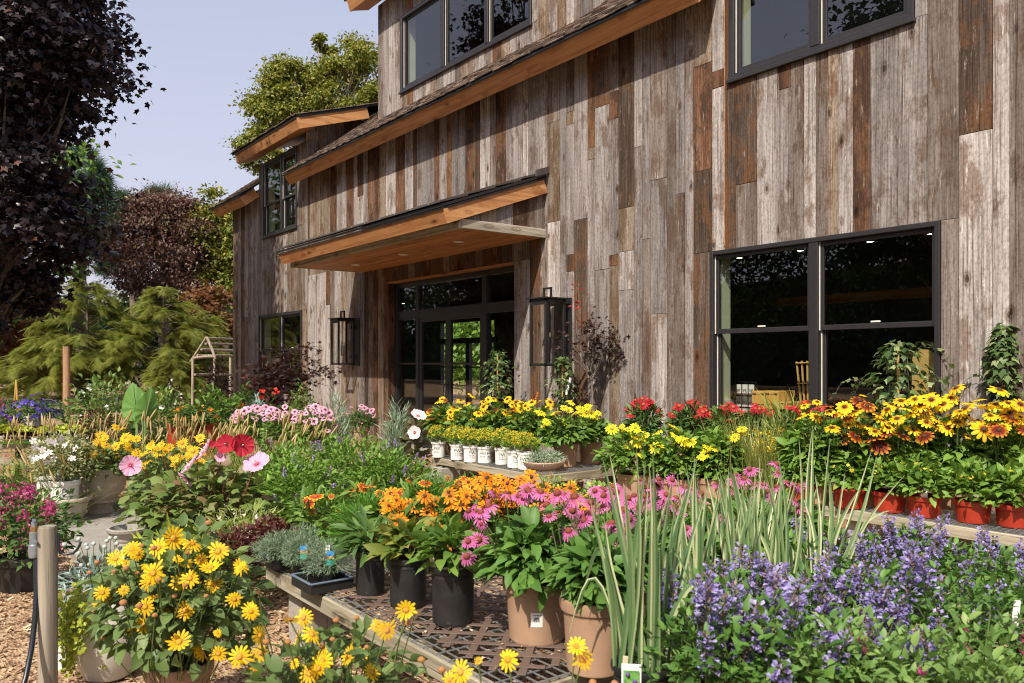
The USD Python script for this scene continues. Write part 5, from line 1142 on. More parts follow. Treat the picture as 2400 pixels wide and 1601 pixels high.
# -- 6 the dark-leaved hibiscus with dinner-plate flowers
g = np.random.default_rng(111)
P, b = stand('hibiscus_plant', 'bronze-leaved hibiscus with large pink and dark red flowers', 'plant', 470, 6.7)
pot_parts(P, .2, .3, 'black_plastic', .8)
grow(P, b, .56, .22, Zp(1090, 6.7), HIB, 1300, .095, 'leaf_hibiscus', g, droop=.35, up=.2, big=200, stems=50, stem_m='stem_red', foot=.28, fill=1.9)
def make_plate(seed, na=70, nr=8):
    g = np.random.default_rng(seed); a = np.arange(na) / na * 2 * np.pi; q = np.linspace(.03, 1, nr); lobe = 1 - .10 * np.abs(np.cos(a * 2.5)) ** 6 + .018 * np.sin(a * 23 + 1) + .012 * g.normal(size=na)
    R = q[:, None] * (1 + (lobe - 1)[None] * (q ** 2)[:, None]); ruf = .055 * np.sin(a * 17 + 2 * np.sin(a * 3)) + .04 * np.sin(a * 9 + 1) + .06 * np.sign(np.sin(a * 2.5 + .3)) * 0
    z = .26 * q[:, None] ** 1.5 + ruf[None] * (q ** 2.5)[:, None] + .07 * (((a / (2 * np.pi) * 5) % 1.0) - .5)[None] * q[:, None]
    V = np.stack([R * np.cos(a), R * np.sin(a), z], -1).reshape(-1, 3); F = []
    for i in range(nr - 1):
        for k in range(na): l = (k + 1) % na; F += [(i * na + k, i * na + l, (i + 1) * na + l), (i * na + k, (i + 1) * na + l, (i + 1) * na + k)]
    vein = np.clip(.55 + .42 * np.sin(a * 29 + 1.3 * np.sin(a * 5)) * g.uniform(.5, 1, na), 0, 1); t = (vein[None] * (1 - .35 * q[:, None]) + .35 * q[:, None] * .9).reshape(-1)
    return V, np.array(F), np.repeat(q, na), t
PLATES = [make_plate(i) for i in range(3)]
def plate_flower(P, b, q, Y, r, m_, fc, g, st=True):
    pos = at(*q, Y) - b; fc = unit(np.array([fc], float)); R = frames(np.cross(fc, [[.3, .2, .9]]), fc)[0]
    v, f, rd, tt = PLATES[g.integers(3)]
    o = obj('flower', ((v * r) @ R.T + pos, f), m_, P, True, tt, rd)
    t = tube(np.array([[0, 0, 0], [0, 0, .25], [0, 0.03, .5]]) * r @ R.T + pos, [.05 * r, .06 * r, .045 * r], 6); obj('stamen', t, 'stamen', o, True)
c9 = lambda *a: [(300 + x / 3.92, 850 + y / 3.92) for x, y in a]
cd = CAMDIR(b)
for q, m_, fc, r in ((c9((25, 945))[0], 'petal_hibpink', cd + [.25, 0, .15], .083), (c9((715, 815))[0], 'petal_hibpink', cd * .35 + RIGHT * -.9 + [0, 0, .5], .095), (c9((580, 950))[0], 'petal_hibpink', cd * .3 + RIGHT * -.8 + [0, 0, .6], .09),
                     (c9((540, 1060))[0], 'petal_hibpink', cd * .2 + RIGHT * -.6 - [0, 0, .5], .075), (c9((1185, 935))[0], 'petal_hibpink', cd * .6 + RIGHT * -.35 + [0, 0, .7], .108), (c9((850, 870))[0], 'petal_hibpink', cd + [0, 0, .5], .045),
                     (c9((905, 750))[0], 'petal_hibred', cd + RIGHT * -.4 + [0, 0, .25], .078), (c9((1050, 760))[0], 'petal_hibred', cd + RIGHT * .25 + [0, 0, .2], .09), (c9((775, 750))[0], 'petal_hibred', cd + [0, 0, .2], .028)):
    plate_flower(P, b, q, 6.35 + g.normal(0, .05), r, m_, fc, g)
Hs = Heap()
for q in c9((1160, 1100), (1000, 1100), (430, 1150), (320, 980), (880, 1230), (630, 1000), (130, 1080), (1180, 1010), (900, 900)):
    pos = at(*q, 6.5) - b; stem_mesh((pos[0] * .4, pos[1] * .4, .3), pos + [0, 0, .1], .005, Hs, g.uniform(), .04, g)
Hs.put('flower_stems', 'stem_red', P)
# -- fountain grasses
for px, Y, w, seed, lab, n in ((170, 9.3, .7, 1, 'tan fountain grass behind the white hibiscus', 60), (400, 9.8, .9, 2, 'tan fountain grass behind the yellow daisy clump', 75), (585, 9.6, .95, 3, 'tan fountain grass below the pale pink coneflowers', 95), (75, 8.1, .55, 4, 'leaning fountain grass left of the white printed pots', 34)):
    g = np.random.default_rng(120 + seed); P, b = stand('fountain_grass', lab, 'grass clump', px, Y)
    H, Hh = Heap(), Heap(); top = Zp(1000 if seed < 4 else 1085, Y)
    n2 = n * 6; a = g.uniform(0, 6.28, n2); d = np.stack([np.cos(a) * .55, np.sin(a) * .55, np.full(n2, 1.0)], 1) * g.uniform(.6, 1.1, (n2, 1)); H.add(leaf_t(.014, .1, .55, ((.4, 1.), (.75, .7))), g.normal(0, .12, (n2, 3)) * [1, 1, 0], frames(d, [0, 0, 1.0]), top * g.uniform(.7, 1.15, n2), g.uniform(0, 1, n2)); H.put('blades', 'leaf_grass', P, kind='stuff')
    V = Heap()
    for i in range(n):
        x, y = g.uniform(-w, w), g.normal(0, .25); tip = RIGHT * x + FWD * y + np.array([0, 0, top * g.uniform(.72, 1.06)]); root = tip * [.45, .45, 0]; dirn = unit(np.array([tip - root]))[0]; dirn = unit(np.array([[0, 0, 1.] + RIGHT * (.25 * x / w + (-.5 if seed == 4 else .22) + g.normal(0, .16)) + FWD * g.normal(0, .2)]))[0]
        t2 = tip + dirn * g.uniform(.10, .17); v, f = tube([tip, tip + (t2 - tip) * .3, tip + (t2 - tip) * .75, t2], [.005, .011, .010, .003], 5); V.raw(v, f, g.uniform(), .5); stem_mesh(root, tip, .002, Hh, g.uniform(), .03, g)
    V.put('seed_heads', 'seed_head', P, True, kind='stuff'); Hh.put('stems', 'leaf_grass', P, kind='stuff')
# -- green bushes with violet spikes
for px, Y, rx, top, seed, lab in ((690, 7.7, .42, 1075, 1, 'bushy green plant with violet spikes beside the hibiscus'), (800, 8.5, .5, 1030, 2, 'tall green bush with violet spikes in the middle of the display'), (905, 8.3, .45, 1040, 3, 'green bush with violet spikes left of the middle bench'), (660, 8.7, .42, 1035, 4, 'green leafy bush behind the red hibiscus flowers')):
    g = np.random.default_rng(130 + seed); P, b = stand('butterfly_bush', lab, 'shrub', px, Y)
    t = Zp(top, Y); grow(P, b, rx, .12, t, OVATE, 2600, .062, 'leaf_lush', g, fill=2.6, stems=50, droop=.1, up=.5, lump=.3, wid=.8)
    H = Heap()
    for i in range(12):
        d = sphere_dirs(1, g, 0)[0]; pos = d * [rx * 1.05, rx * 1.05, t * .62] + [0, 0, t * .42]; pos += CAMDIR(b) * .1; n = 46; u = g.uniform(0, 1, n); pp = pos + unit(np.array([d + [0, 0, .8]]))[0] * (u[:, None] - .5) * .10 + g.normal(0, 1, (n, 3)) * (.013 * (1.1 - u))[:, None]
        H.add(CHEAP, pp, frames(g.normal(0, 1, pp.shape), [0, 0, 1.]), g.uniform(.012, .02, n)[:, None] * [1.6, 1, 1], g.uniform(0, 1, n))
    H.put('blossoms', 'blossom_lilac', P, kind='stuff')
# -- mid-left background plants
def bushy(name, label, cat, px, Y, wpx, top, bot, tmpl, n, ln, m_, seed, blossoms=None, nb=0, bs=.03, z=None, stem_m='stem_green', lump=.2, big=0, fill=2.6, group=None, band=(0, 1), wid=1.0, droop=.15):
    g = np.random.default_rng(seed); zb = 0.0 if z is None else z; P, b = stand(name, label, cat, px, Y, zb, group)
    rx = wpx / 2 / FPX * Y; t = Zp(top, Y) - zb; grow(P, b, rx, .02, t, tmpl, n, ln, m_, g, stems=24, stem_m=stem_m, lump=lump, big=big, fill=fill, wid=wid, droop=droop)
    if blossoms:
        H = Heap(); pp, d = mound(nb, rx * 1.03, t * .62, t * .42, g, -.1, 12, lump); keep = (pp[:, 2] > t * band[0]) & (pp[:, 2] < t * band[1] * 1.1); pp, d = pp[keep], d[keep]; rep = 4; pp = np.repeat(pp, rep, 0) + g.normal(0, bs * .35, (len(pp) * rep, 3)); d = np.repeat(d, rep, 0)
        H.add(CHEAP, pp, frames(unit(d + g.normal(0, .8, d.shape)), d + [0, 0, .5]), bs * g.uniform(.7, 1.2, len(pp))[:, None] * [1.7, 1, 1], g.uniform(0, 1, len(pp))); H.put('blossoms', blossoms, P, kind='stuff')
    return P, b
bushy('rose_of_sharon', 'pale variegated white-flowered shrub in front of the conifers', 'shrub', 245, 11.8, 190, 878, 1010, SMALL, 2600, .085, 'leaf_shrub', 140, 'blossom_white', 26, .05)
bushy('rose_of_sharon', 'variegated shrub with white flowers left of the arbour', 'shrub', 385, 12.4, 120, 905, 1000, SMALL, 1600, .085, 'leaf_shrub', 141, 'blossom_white', 18, .05)
bushy('barberry', 'dark burgundy-leaved bush below the variegated shrub', 'shrub', 222, 11.3, 110, 955, 1030, SMALL, 1200, .06, 'leaf_burgundy', 142)
bushy('green_bush', 'dense bright green bush at the corner of the shop', 'shrub', 505, 12.6, 150, 905, 1025, OVATE, 1500, .095, 'leaf_mid', 143)
bushy('green_bush', 'bluish green leafy bush beside the shop corner boards', 'shrub', 578, 14.5, 90, 905, 1000, OVATE, 700, .10, 'leaf_dark', 144)
bushy('dusty_miller', 'silvery blue dusty miller by the shop wall', 'plant', 603, 13, 62, 926, 975, NARROW, 700, .11, 'leaf_blue', 145, wid=1.6)
bushy('red_canna', 'scarlet flowers among the foliage below the left red maple', 'plant', 636, 12.4, 60, 926, 1000, LANCE, 260, .12, 'leaf_mid', 146, 'blossom_scarlet', 16, .075, band=(.5, 1))
bushy('red_canna', 'low scarlet flowers left of the pale pink coneflowers', 'plant', 582, 12.2, 46, 948, 1000, LANCE, 200, .1, 'leaf_mid', 147, 'blossom_scarlet', 12, .06, band=(.5, 1))
# orange zinnias in red troughs
for i, px in enumerate((412, 452, 490)):
    P, b = stand('red_trough', ('left', 'middle', 'right')[i] + ' red plastic trough under the orange zinnias', 'planter', px, 11.0, 0); h = Zp(990, 11) ; pot_parts(P, .115, h, 'red_plastic', .85, z0=0)
bushy('zinnia_plant', 'orange zinnias in the row of red troughs', 'plant', 450, 10.9, 110, 955, 1005, OVATE, 900, .06, 'leaf_dark', 148, 'blossom_orange', 40, .035, z=max(0, Zp(1000, 10.9)), band=(.35, 1))
# elephant ear
g = np.random.default_rng(149); P, b = stand('elephant_ear', 'elephant ear with two huge upright ribbed leaves', 'plant', 332, 11.0)
def make_ear(seed=1, na=72, nr=7):
    o = np.array([(0, -.02), (.12, -.14), (.26, -.10), (.36, .06), (.38, .25), (.33, .48), (.2, .76), (0, 1.0), (-.2, .76), (-.33, .48), (-.38, .25), (-.36, .06), (-.26, -.10), (-.12, -.14), (0, -.02)]); u = np.linspace(0, 14, na, endpoint=False); k = u.astype(int); f_ = (u - k)[:, None]; ed = o[k] * (1 - f_) + o[k + 1] * f_
    q = np.linspace(.04, 1, nr)[:, None]; c = np.array([0, .22]); X = c + (ed - c)[None] * q[:, :, None]; rib = np.sin(u / 14 * 2 * np.pi * 9); z = -.16 * (X[..., 0] ** 2 * 3 + (X[..., 1] - .2) ** 2 * .8) + .012 * rib[None] * q + .02 * np.sin(u * 1.7)[None] * q ** 3
    V = np.concatenate([X, z[..., None]], -1).reshape(-1, 3); F = []
    for i in range(nr - 1):
        for j in range(na): l = (j + 1) % na; F += [(i * na + j, i * na + l, (i + 1) * na + l), (i * na + j, (i + 1) * na + l, (i + 1) * na + j)]
    return (V, np.array(F), np.zeros(len(V))), np.tile(np.clip(.4 + .6 * np.maximum(rib, -.6) ** 3, 0, 1), nr)
EAR, EART = make_ear()
for (px, py), (qx, qy), ln, yaw in (((320, 975), (312, 912), .46, -.1), ((340, 980), (352, 930), .42, .5), ((322, 990), (290, 968), .3, -.8), ((335, 985), (340, 950), .34, .2)):
    r0, r1 = at(px, py + 35, 11) - b, at(px, py, 11) - b; tip = at(qx, qy, 11) - b; d = unit(np.array([tip - r1])); R = frames(d, np.array([CAMDIR(b) + RIGHT * yaw])); v, f, t, r = scatter(EAR, r1[None], R, np.array([ln]), np.array([g.uniform()]))
    o = obj('leaf', (v, f), 'leaf_elephant', P, True, EART, r); c = r1 + R[0] @ np.array([0, .02, .004]); obj('midrib', tube([c, c + R[0] @ np.array([0, ln * .45, .0]), c + R[0] @ np.array([0, ln * .93, -ln * .04])], [.008, .006, .002], 5), 'vein', o)
    obj('leaf_stalk', tube([(r0[0], r0[1], 0.1), r0, r1], .012, 6), 'vein', P)
# petunias, lime and dark plants on the stock table
P, b = stand('petunia_basket', 'white hanging-basket pot overflowing with indigo petunias', 'potted plant', 77, 11, .80)
pot_parts(P, .125, .135, 'white_plastic', .72)
g = np.random.default_rng(150); grow(P, b, .36, .06, .36, SMALL, 900, .05, 'leaf_dark', g, lump=.3)
H = Heap(); pp, d = mound(150, .37, .22, .16, g, -.35, 12, .3); ts5 = daisy(5, .0, .8, .0, 2, 0, 3)
H.add(ts5, pp, frames(np.cross(d, [.3, .1, .9]), d), g.uniform(.02, .03, len(pp)), g.uniform(0, 1, len(pp))); H.put('blossoms', 'blossom_indigo', P, kind='stuff')
obj('hanger', tube([(RIGHT * x + [0, 0, z]) for x, z in ((.13, .36), (.3, .34), (.38, .22), (.42, .08))], .009, 6), 'black_metal', P, True)
P = thing('stock_shelf', 'dark stepped plant shelf under the petunias', 'shelf', spot(60, 11))
obj('shelf_board', obox(RIGHT * -1.2 + [0, 0, .78], RIGHT * .7 + [0, 0, .78], .5, .03, .004), 'black_plastic', P); [obj('support', obox(RIGHT * x + [0, 0, 0], RIGHT * x + [0, 0, .76], .05, .3, .004), 'black_plastic', P) for x in (-.9, -.1, .6)]
for i, (px, w) in enumerate(((8, 30), (50, 50), (122, 60), (165, 54))):
    bushy('lime_heuchera', ('lime green leafy plant at the far left of the stock table', 'lime green leafy plant below the white petunia pot', 'lime green leafy plant right of the petunia pot', 'lime green leafy plant nearest the variegated shrub')[i], 'plant', px, 9.9, w, 1002, 1030, OVATE, 240, .05, 'leaf_lime', 160 + i, z=.80, wid=1.5)
for i, px in enumerate((20, 80, 95, 140)):
    bushy('dark_heuchera', ('dark purple foliage plant at the left of the stock table', 'dark purple foliage plant under the petunia basket', 'maroon foliage plant between the lime plants', 'dark purple foliage plant at the right of the stock table')[i], 'plant', px, 10.1, 66, 1004, 1040, OVATE, 300, .055, 'leaf_burgundy' if i == 2 else 'leaf_purple', 170 + i, z=.74, wid=1.5)
for i, px in enumerate((25, 75, 125)): bushy('seedling_tray', ('row of small green seedlings at the left of the table front', 'row of small green seedlings in the middle of the table front', 'row of small green seedlings at the right of the table front')[i], 'plant', px, 9.4, 60, 1040, 1062, SMALL, 340, .03, 'leaf_mid', 180 + i, z=.72)
bushy('pink_phlox', 'pink phlox at the far left edge beside the petunias', 'plant', 6, 11.2, 60, 930, 1000, LANCE, 300, .06, 'leaf_dark', 184, 'blossom_magenta', 40, .035, z=.8, band=(.6, 1))
bushy('begonia', 'small red and pink begonias below the pink phlox', 'plant', 22, 10.9, 70, 975, 1005, SMALL, 400, .045, 'leaf_dark', 185, 'blossom_pink', 16, .04, z=.8)
bushy('pink_zinnia', 'pink zinnia plant in front of the table legs at the left', 'plant', 28, 8.4, 70, 1065, 1130, SMALL, 400, .045, 'leaf_light', 186, 'blossom_pink', 7, .05, band=(.5, 1))
# -- pale pink coneflowers in tan pots
g = np.random.default_rng(190)
for i, (cx, w, Y, n, lab) in enumerate(((605, 110, 11.2, 40, 'pale pink coneflowers in a tan pot, leftmost of three by the wall'), (670, 100, 10.8, 38, 'pale pink coneflowers in a tan pot with its rim showing'), (735, 90, 10.6, 42, 'pale pink coneflowers in a tan pot beside the silvery grass'))):
    P, b = stand('coneflower_pot', lab, 'potted plant', cx, Y); ph = Zp(1030, Y); pot_parts(P, .19, ph, 'tan_plastic', .8)
    grow(P, b, w / 2 / FPX * Y, ph, Zp(968, Y), LANCE, 420, .11, 'leaf_mid', g, foot=ph)
    bloom(P, b, 'palepink', random_heads(n, cx, w * 1.12, 950, 1010 if i == 2 else 990, g), Y - .1, .052, g, .12, .7, foot=ph, tilt=.3)
P, b = stand('coneflower_pot', 'dark pink coneflower in a tan pot left of the doors', 'potted plant', 842, 11.4); ph = Zp(1003, 11.4); pot_parts(P, .13, ph, 'tan_plastic', .8)
grow(P, b, .2, ph, Zp(965, 11.4), LANCE, 420, .08, 'leaf_dark', g, foot=ph); bloom(P, b, 'palepink', random_heads(12, 842, 70, 950, 975, g), 11.3, .04, g, .1, .6, foot=ph)
bushy('silver_grass', 'tuft of silvery narrow-leaved grass by the left lantern', 'grass clump', 788, 10.6, 58, 930, 1030, NARROW, 900, .16, 'leaf_silver', 200, wid=.7, droop=-.6, fill=1.6)
bushy('silver_grass', 'tuft of silvery narrow-leaved grass in front of the doors', 'grass clump', 928, 10.8, 62, 945, 1035, NARROW, 900, .16, 'leaf_silver', 201, wid=.7, droop=-.6, fill=1.6)
bushy('pink_astilbe', 'pink feathery astilbe plumes left of the middle bench', 'plant', 850, 9.6, 50, 1000, 1075, LANCE, 200, .07, 'leaf_mid', 202, 'blossom_pink', 40, .03, band=(.5, 1))
# white-flowered tall hibiscus by the middle bench
g = np.random.default_rng(203); P, b = stand('hibiscus_plant', 'tall slim hibiscus with two big white red-eyed flowers by the middle bench', 'plant', 972, 10.2)
grow(P, b, .14, .2, Zp(975, 10.2), HIB, 90, .11, 'leaf_bronze', g, stems=12, fill=2); cd = CAMDIR(b)
for q, r, fc in (((972, 1014), .085, cd * 1.0 + RIGHT * -.35 + [0, 0, .15]), ((980, 975), .10, cd * .5 + RIGHT * .3 + [0, 0, .8])): plate_flower(P, b, q, 10.0, r, 'petal_white', fc, g)
# ================================================================ the middle bench
ROW = (1028, 1072, 1103, 1136, 1177, 1206, 1231); ROWB = (1074, 1080, 1085, 1087, 1090.5, 1098, 1102)
WORDS = ('leftmost of the row, apart from the rest', 'second from the left in the row', 'third from the left, partly behind the fourth', 'middle one of the seven in the row', 'fifth from the left, with a plant tag', 'sixth from the left, beside the shallow bowl', 'last one, half hidden by the shallow bowl')
for i, (px, py) in enumerate(zip(ROW, ROWB)):
    g = np.random.default_rng(300 + i); p = on_z(px, py - 3, ZB + .012); Y = float(p @ FWD - CAM @ FWD); b = p
    P = thing('sedum_pot', 'white printed pot of yellow sedum, ' + WORDS[i], 'potted plant', b, 'white printed pots on the middle bench')
    h = .205; r = .104; pt = pot_parts(P, r, h, 'white_plastic', .86, rim=.03); nursery_print(pt, r, .86, h, face_cam(b) - .35 + .25 * (i % 3), 0, .042)
    if i in (1, 3): nursery_print(pt, r, .86, h, face_cam(b) + .75, 0, .042)
    grow(P, b, .15, h + .012, h + .21, SMALL, 520, .036, 'leaf_light', g, foot=h, droop=0, up=.5)
    H = Heap(); pp, d = mound(150, .165, .14, h + .10, g, .05, 9); pp = np.repeat(pp, 6, 0) + g.normal(0, .010, (900, 3)); d = np.repeat(d, 6, 0); H.add(CHEAP, pp, frames(unit(d + g.normal(0, .6, d.shape)), d), g.uniform(.011, .018, 900)[:, None] * [1.6, 1, 1], g.uniform(0, 1, 900)); H.put('blossoms', 'blossom_sedum', P, kind='stuff')
    if i in (4, 5): obj('plant_tag', box(-.012, .012, -.001, .001, h - .02, h + .07), 'paper', P)
P, b = stand('bowl_planter', 'shallow pinkish bowl of grey-green thyme on the middle bench corner', 'potted plant', 1274, 9.75, ZB + .012); b = on_z(1274, 1100, ZB + .012)
UsdGeom.Xform(stage.GetPrimAtPath(P)).GetOrderedXformOps()[0].Set(Gf.Vec3d(*b.tolist()))
obj('bowl', lathe([(0, 0), (.12, 0), (.2, .03), (.25, .075), (.262, .10), (.25, .105), (.22, .08), (0, .07)], 32), 'tan_pale', P, 40)
g = np.random.default_rng(310); grow(P, b, .25, .08, .23, NARROW, 1400, .05, 'leaf_silver', g, jit=.5, wid=1.4, foot=.08)
for i, (cx, py, r, lab) in enumerate(((1330, 1092, .165, 'large tan pot of yellow rudbeckia at the right end of the middle bench'), (1388, 1085, .15, 'tan pot of yellow rudbeckia behind the large tan pot'))):
    g = np.random.default_rng(320 + i); b = on_z(cx - 5, py, ZB + .012); Y = float((b - CAM) @ FWD)
    P = thing('rudbeckia_pot', lab, 'potted plant', b); h = .29; pot_parts(P, r, h, 'tan_plastic', .8)
    grow(P, b, .30, h, Zp(985, Y) - b[2], OVATE, 560, .11, 'leaf_mid', g, foot=h, big=50, droop=.2)
    pts = c3((1845, 490), (1880, 500), (1740, 500), (1710, 540), (1790, 430), (1830, 415), (1890, 380), (1950, 335), (1990, 420), (2040, 430), (1930, 400), (2090, 375), (2070, 450), (1690, 420)) if i == 0 else c3((2180, 425), (2120, 430), (2030, 390), (2090, 375), (2150, 450))
    bloom(P, b, 'lemon', pts, Y - .1, .066, g, .1, .4, foot=h)
# rudbeckia row at the back of the middle bench
g = np.random.default_rng(330)
for i, (cx, w, Y, n, lab) in enumerate(((1045, 110, 11.6, 20, 'red-eyed yellow rudbeckia at the left end of the middle bench'), (1110, 110, 11.3, 22, 'yellow rudbeckia behind the second and third white pots'), (1175, 120, 11.1, 22, 'yellow rudbeckia behind the tagged white pot'), (1245, 110, 10.9, 18, 'yellow rudbeckia between the white pots and the tan pot'))):
    b = spot(cx, Y) + [0, 0, ZB + .012]; P = thing('rudbeckia_pot', lab, 'potted plant', b); pot_parts(P, .13, .26, 'tan_plastic', .8)
    grow(P, b, w / 2 / FPX * Y, .26, Zp(960, Y) - b[2], OVATE, 520, .12, 'leaf_mid', g, foot=.26, droop=.2)
    hd = random_heads(n, cx, w * 1.15, 926, 985, g); hd = [(x, y, 'mahogany') if g.random() < (.35 if i == 0 else .15) else (x, y) for x, y in hd]
    bloom(P, b, 'rudbeckia', hd, Y - .1, .065, g, .15, .45, foot=.26)
# ================================================================ plants by the wall and under the shop window
def acer(name, label, px, Y, top, bot, w, seed, m_='leaf_purple', pot_=True, lean=0.1, n=700, ln=.09, kinds='shrub'):
    g = np.random.default_rng(seed); P, b = stand(name, label, kinds, px, Y); t, bt = Zp(top, Y), Zp(bot, Y)
    if pot_: pot_parts(P, .19, .34, 'black_plastic', .82)
    rx = w / 2 / FPX * Y; hub = np.array([RIGHT[0] * lean, RIGHT[1] * lean, bt - .05]); tr = [tube([(0, 0, .2), hub * [.4, .4, .5], hub], [.022, .018, .013], 7)]; ends = []
    for i in range(16):
        e = hub + RIGHT * g.uniform(-rx, rx) + FWD * g.uniform(-rx, rx) * .6 + np.array([0, 0, (t - bt) * g.uniform(.15, .95)]); tr.append(tube([hub + g.normal(0, .01, 3), (hub + e) / 2 + [0, 0, .06], e], [.009, .006, .003], 5)); ends.append(e)
    obj('trunk', join(tr), 'bark', P, 30); c = np.array(ends)[g.integers(0, 16, n)] + g.normal(0, 1, (n, 3)) * [rx * .26, rx * .26, (t - bt) * .12]
    d = unit(g.normal(0, 1, (n, 3)) * [1, 1, .4] - [0, 0, .25]); H = Heap(); H.add(ACER, c, frames(d, unit(g.normal(0, .4, (n, 3)) + [0, 0, 1.])), ln * g.uniform(.6, 1.15, n), g.uniform(0, 1, n)); H.put('foliage', m_, P, True, kind='stuff'); return P, b, hub, rx, t
P, b, hub, rx, t = acer('red_maple', 'small potted red-leaved maple right of the entrance', 1395, 11.3, 738, 880, 122, 340, n=420, lean=-.05, ln=.085)
g = np.random.default_rng(341); H = Heap(); p0, p1 = at(1352, 790, 11.3) - b, at(1350, 672, 11.3) - b
obj('leader', tube([hub, p0, p1], [.009, .006, .003], 5), 'bark', P); n = 26; c = p1 + g.normal(0, 1, (n, 3)) * [.05, .05, .16] - [0, 0, .12]; H.add(ACER, c, frames(unit(g.normal(0, 1, (n, 3)) * [1, 1, .3] - [0, 0, .4]), [0, 0, 1.]), g.uniform(.05, .10, n), g.uniform(.6, 1, n)); H.put('young_leaves', 'leaf_scarlet', P, True, kind='stuff')
acer('red_maple', 'bushy red-leaved maple left of the left lantern, below the window', 685, 14.4, 805, 905, 165, 342, n=1000, ln=.11, lean=0)
acer('red_maple', 'low reddish maple foliage at the foot of the left window', 655, 14.9, 880, 960, 120, 343, 'leaf_burgundy', n=600, ln=.1)
bushy('boxwood', 'yellow-green bush under the left red maple', 'shrub', 705, 13.6, 80, 905, 1000, SMALL, 1300, .07, 'leaf_shrub', 344)
def ivy_pole(label, px, Y, top, bot, w, seed, n, ln, z=None, trail=6, cane=True):
    g = np.random.default_rng(seed); P, b = stand('ivy_pillar', label, 'climbing plant', px, Y); t, bt = Zp(top, Y), Zp(bot, Y); rx = w / 2 / FPX * Y
    pot_parts(P, .14, .26, 'black_plastic', .82)
    if cane: obj('cane', tube([(0, 0, .1), (0, 0, t - .05)], .011, 6), 'bamboo', P)
    z = g.uniform(0, 1, n); rr = rx * (.35 + .65 * np.sin(np.clip(z * 3.0 + .15, 0, 3.14))) * np.sqrt(g.uniform(.25, 1, n)); a = g.uniform(0, 6.28, n)
    p = np.stack([rr * np.cos(a), rr * np.sin(a), bt + (t - bt) * z], 1) + g.normal(0, .015, (n, 3)); d = unit(np.stack([np.cos(a), np.sin(a), np.full(n, -.9)], 1) + g.normal(0, .5, (n, 3)))
    H, Hs = Heap(), Heap(); Hv = Heap()
    for k in range(trail):
        q = p[g.integers(n)]; dr = unit(np.array([q * [1, 1, 0] + g.normal(0, .03, 3)]))[0]; pts = [q]
        for s in range(7): pts.append(pts[-1] + dr * .035 + [0, 0, .03 - .018 * s] + g.normal(0, .012, 3))
        pts = np.array(pts); v, f = tube(pts, .0025, 3); Hs.raw(v, f); k_ = len(pts); d2 = unit(g.normal(0, 1, (k_, 3)) - [0, 0, .5] + dr); Hv.add(IVY, pts, frames(d2, np.array([dr + [0, 0, .8]])), ln * g.uniform(.5, .9, k_), g.uniform(.5, 1, k_))
    for k in range(5):
        zz = np.linspace(.2, t * .95, 14); aa = zz * 3 + k * 1.25; v, f = tube(np.stack([rx * .3 * np.cos(aa), rx * .3 * np.sin(aa), zz], 1), .004, 4); Hs.raw(v, f)
    up_ = np.stack([np.cos(a), np.sin(a), np.full(n, .9)], 1); R = frames(d, up_); s = ln * g.uniform(.55, 1.15, n); t_ = g.uniform(0, 1, n); c = CAMDIR(b); od = np.argsort(-(p @ c)); nb = min(60, n // 4)
    for i in od[:nb]:
        v, f, tt, r = scatter(IVY, p[i:i + 1], R[i:i + 1], s[i:i + 1], t_[i:i + 1]); obj('leaf', (v, f), 'leaf_ivy', P, True, tt, r)
    H.add(IVY, p[od[nb:]], R[od[nb:]], s[od[nb:]], t_[od[nb:]]); H.put('foliage', 'leaf_ivy', P, True, kind='stuff'); Hv.put('trailing_leaves', 'leaf_ivy', P, True, kind='stuff'); Hs.put('vines', 'twig', P)
    return P, b
ivy_pole('ivy on a cane in front of the right-hand glass of the entrance', 1166, 12.4, 822, 945, 80, 350, 300, .07)
P, b = ivy_pole('ivy pillar below the right lantern, with a white tag', 1318, 11.9, 832, 950, 62, 351, 250, .07)
c = CAMDIR(b) * .16; obj('tag', obox(c + RIGHT * .12 + [0, 0, Zp(885, 11.8)], c + RIGHT * .05 + [0, 0, Zp(925, 11.8)], .035, .002, 0, up=CAMDIR(b)), 'paper', P)
ivy_pole('large spreading ivy in front of the right half of the shop window', 2105, 8.0, 800, 975, 150, 352, 300, .08, trail=16)
ivy_pole('dense dark ivy pillar against the boards at the right edge', 2350, 7.35, 762, 950, 78, 353, 400, .08)
g = np.random.default_rng(360)
for i, (cx, w, top, bot, Y, n, lab) in enumerate(((1508, 92, 932, 1000, 9.0, 15, 'red coneflowers by the wall left of the shop window'), (1618, 100, 938, 1005, 8.9, 17, 'red coneflowers in front of the left edge of the shop window'), (1690, 110, 940, 1005, 8.8, 18, 'red coneflowers below the card boxes'), (1775, 80, 945, 1000, 8.7, 9, 'red coneflowers thinning out before the tall grass'), (1885, 90, 942, 985, 8.2, 10, 'red coneflowers below the window mullion'))):
    P, b = stand('coneflower_pot', lab, 'potted plant', cx, Y); ph = Zp(1022 if i else 1030, Y); pot_parts(P, .19, .32, 'tan_plastic', .8, z0=max(ph - .32, 0))
    if ph > .4: obj('stand_block', box(-.1, .1, -.1, .1, 0, ph - .321, .006), 'concrete', P)
    grow(P, b, w / 2.1 / FPX * Y, ph, Zp(top + 22, Y), LANCE, 620, .10, 'leaf_dark', g, foot=ph)
    bloom(P, b, 'redcone', random_heads(n, cx, w, top, bot - 15, g), Y - .1, .052, g, .12, .5, foot=ph)
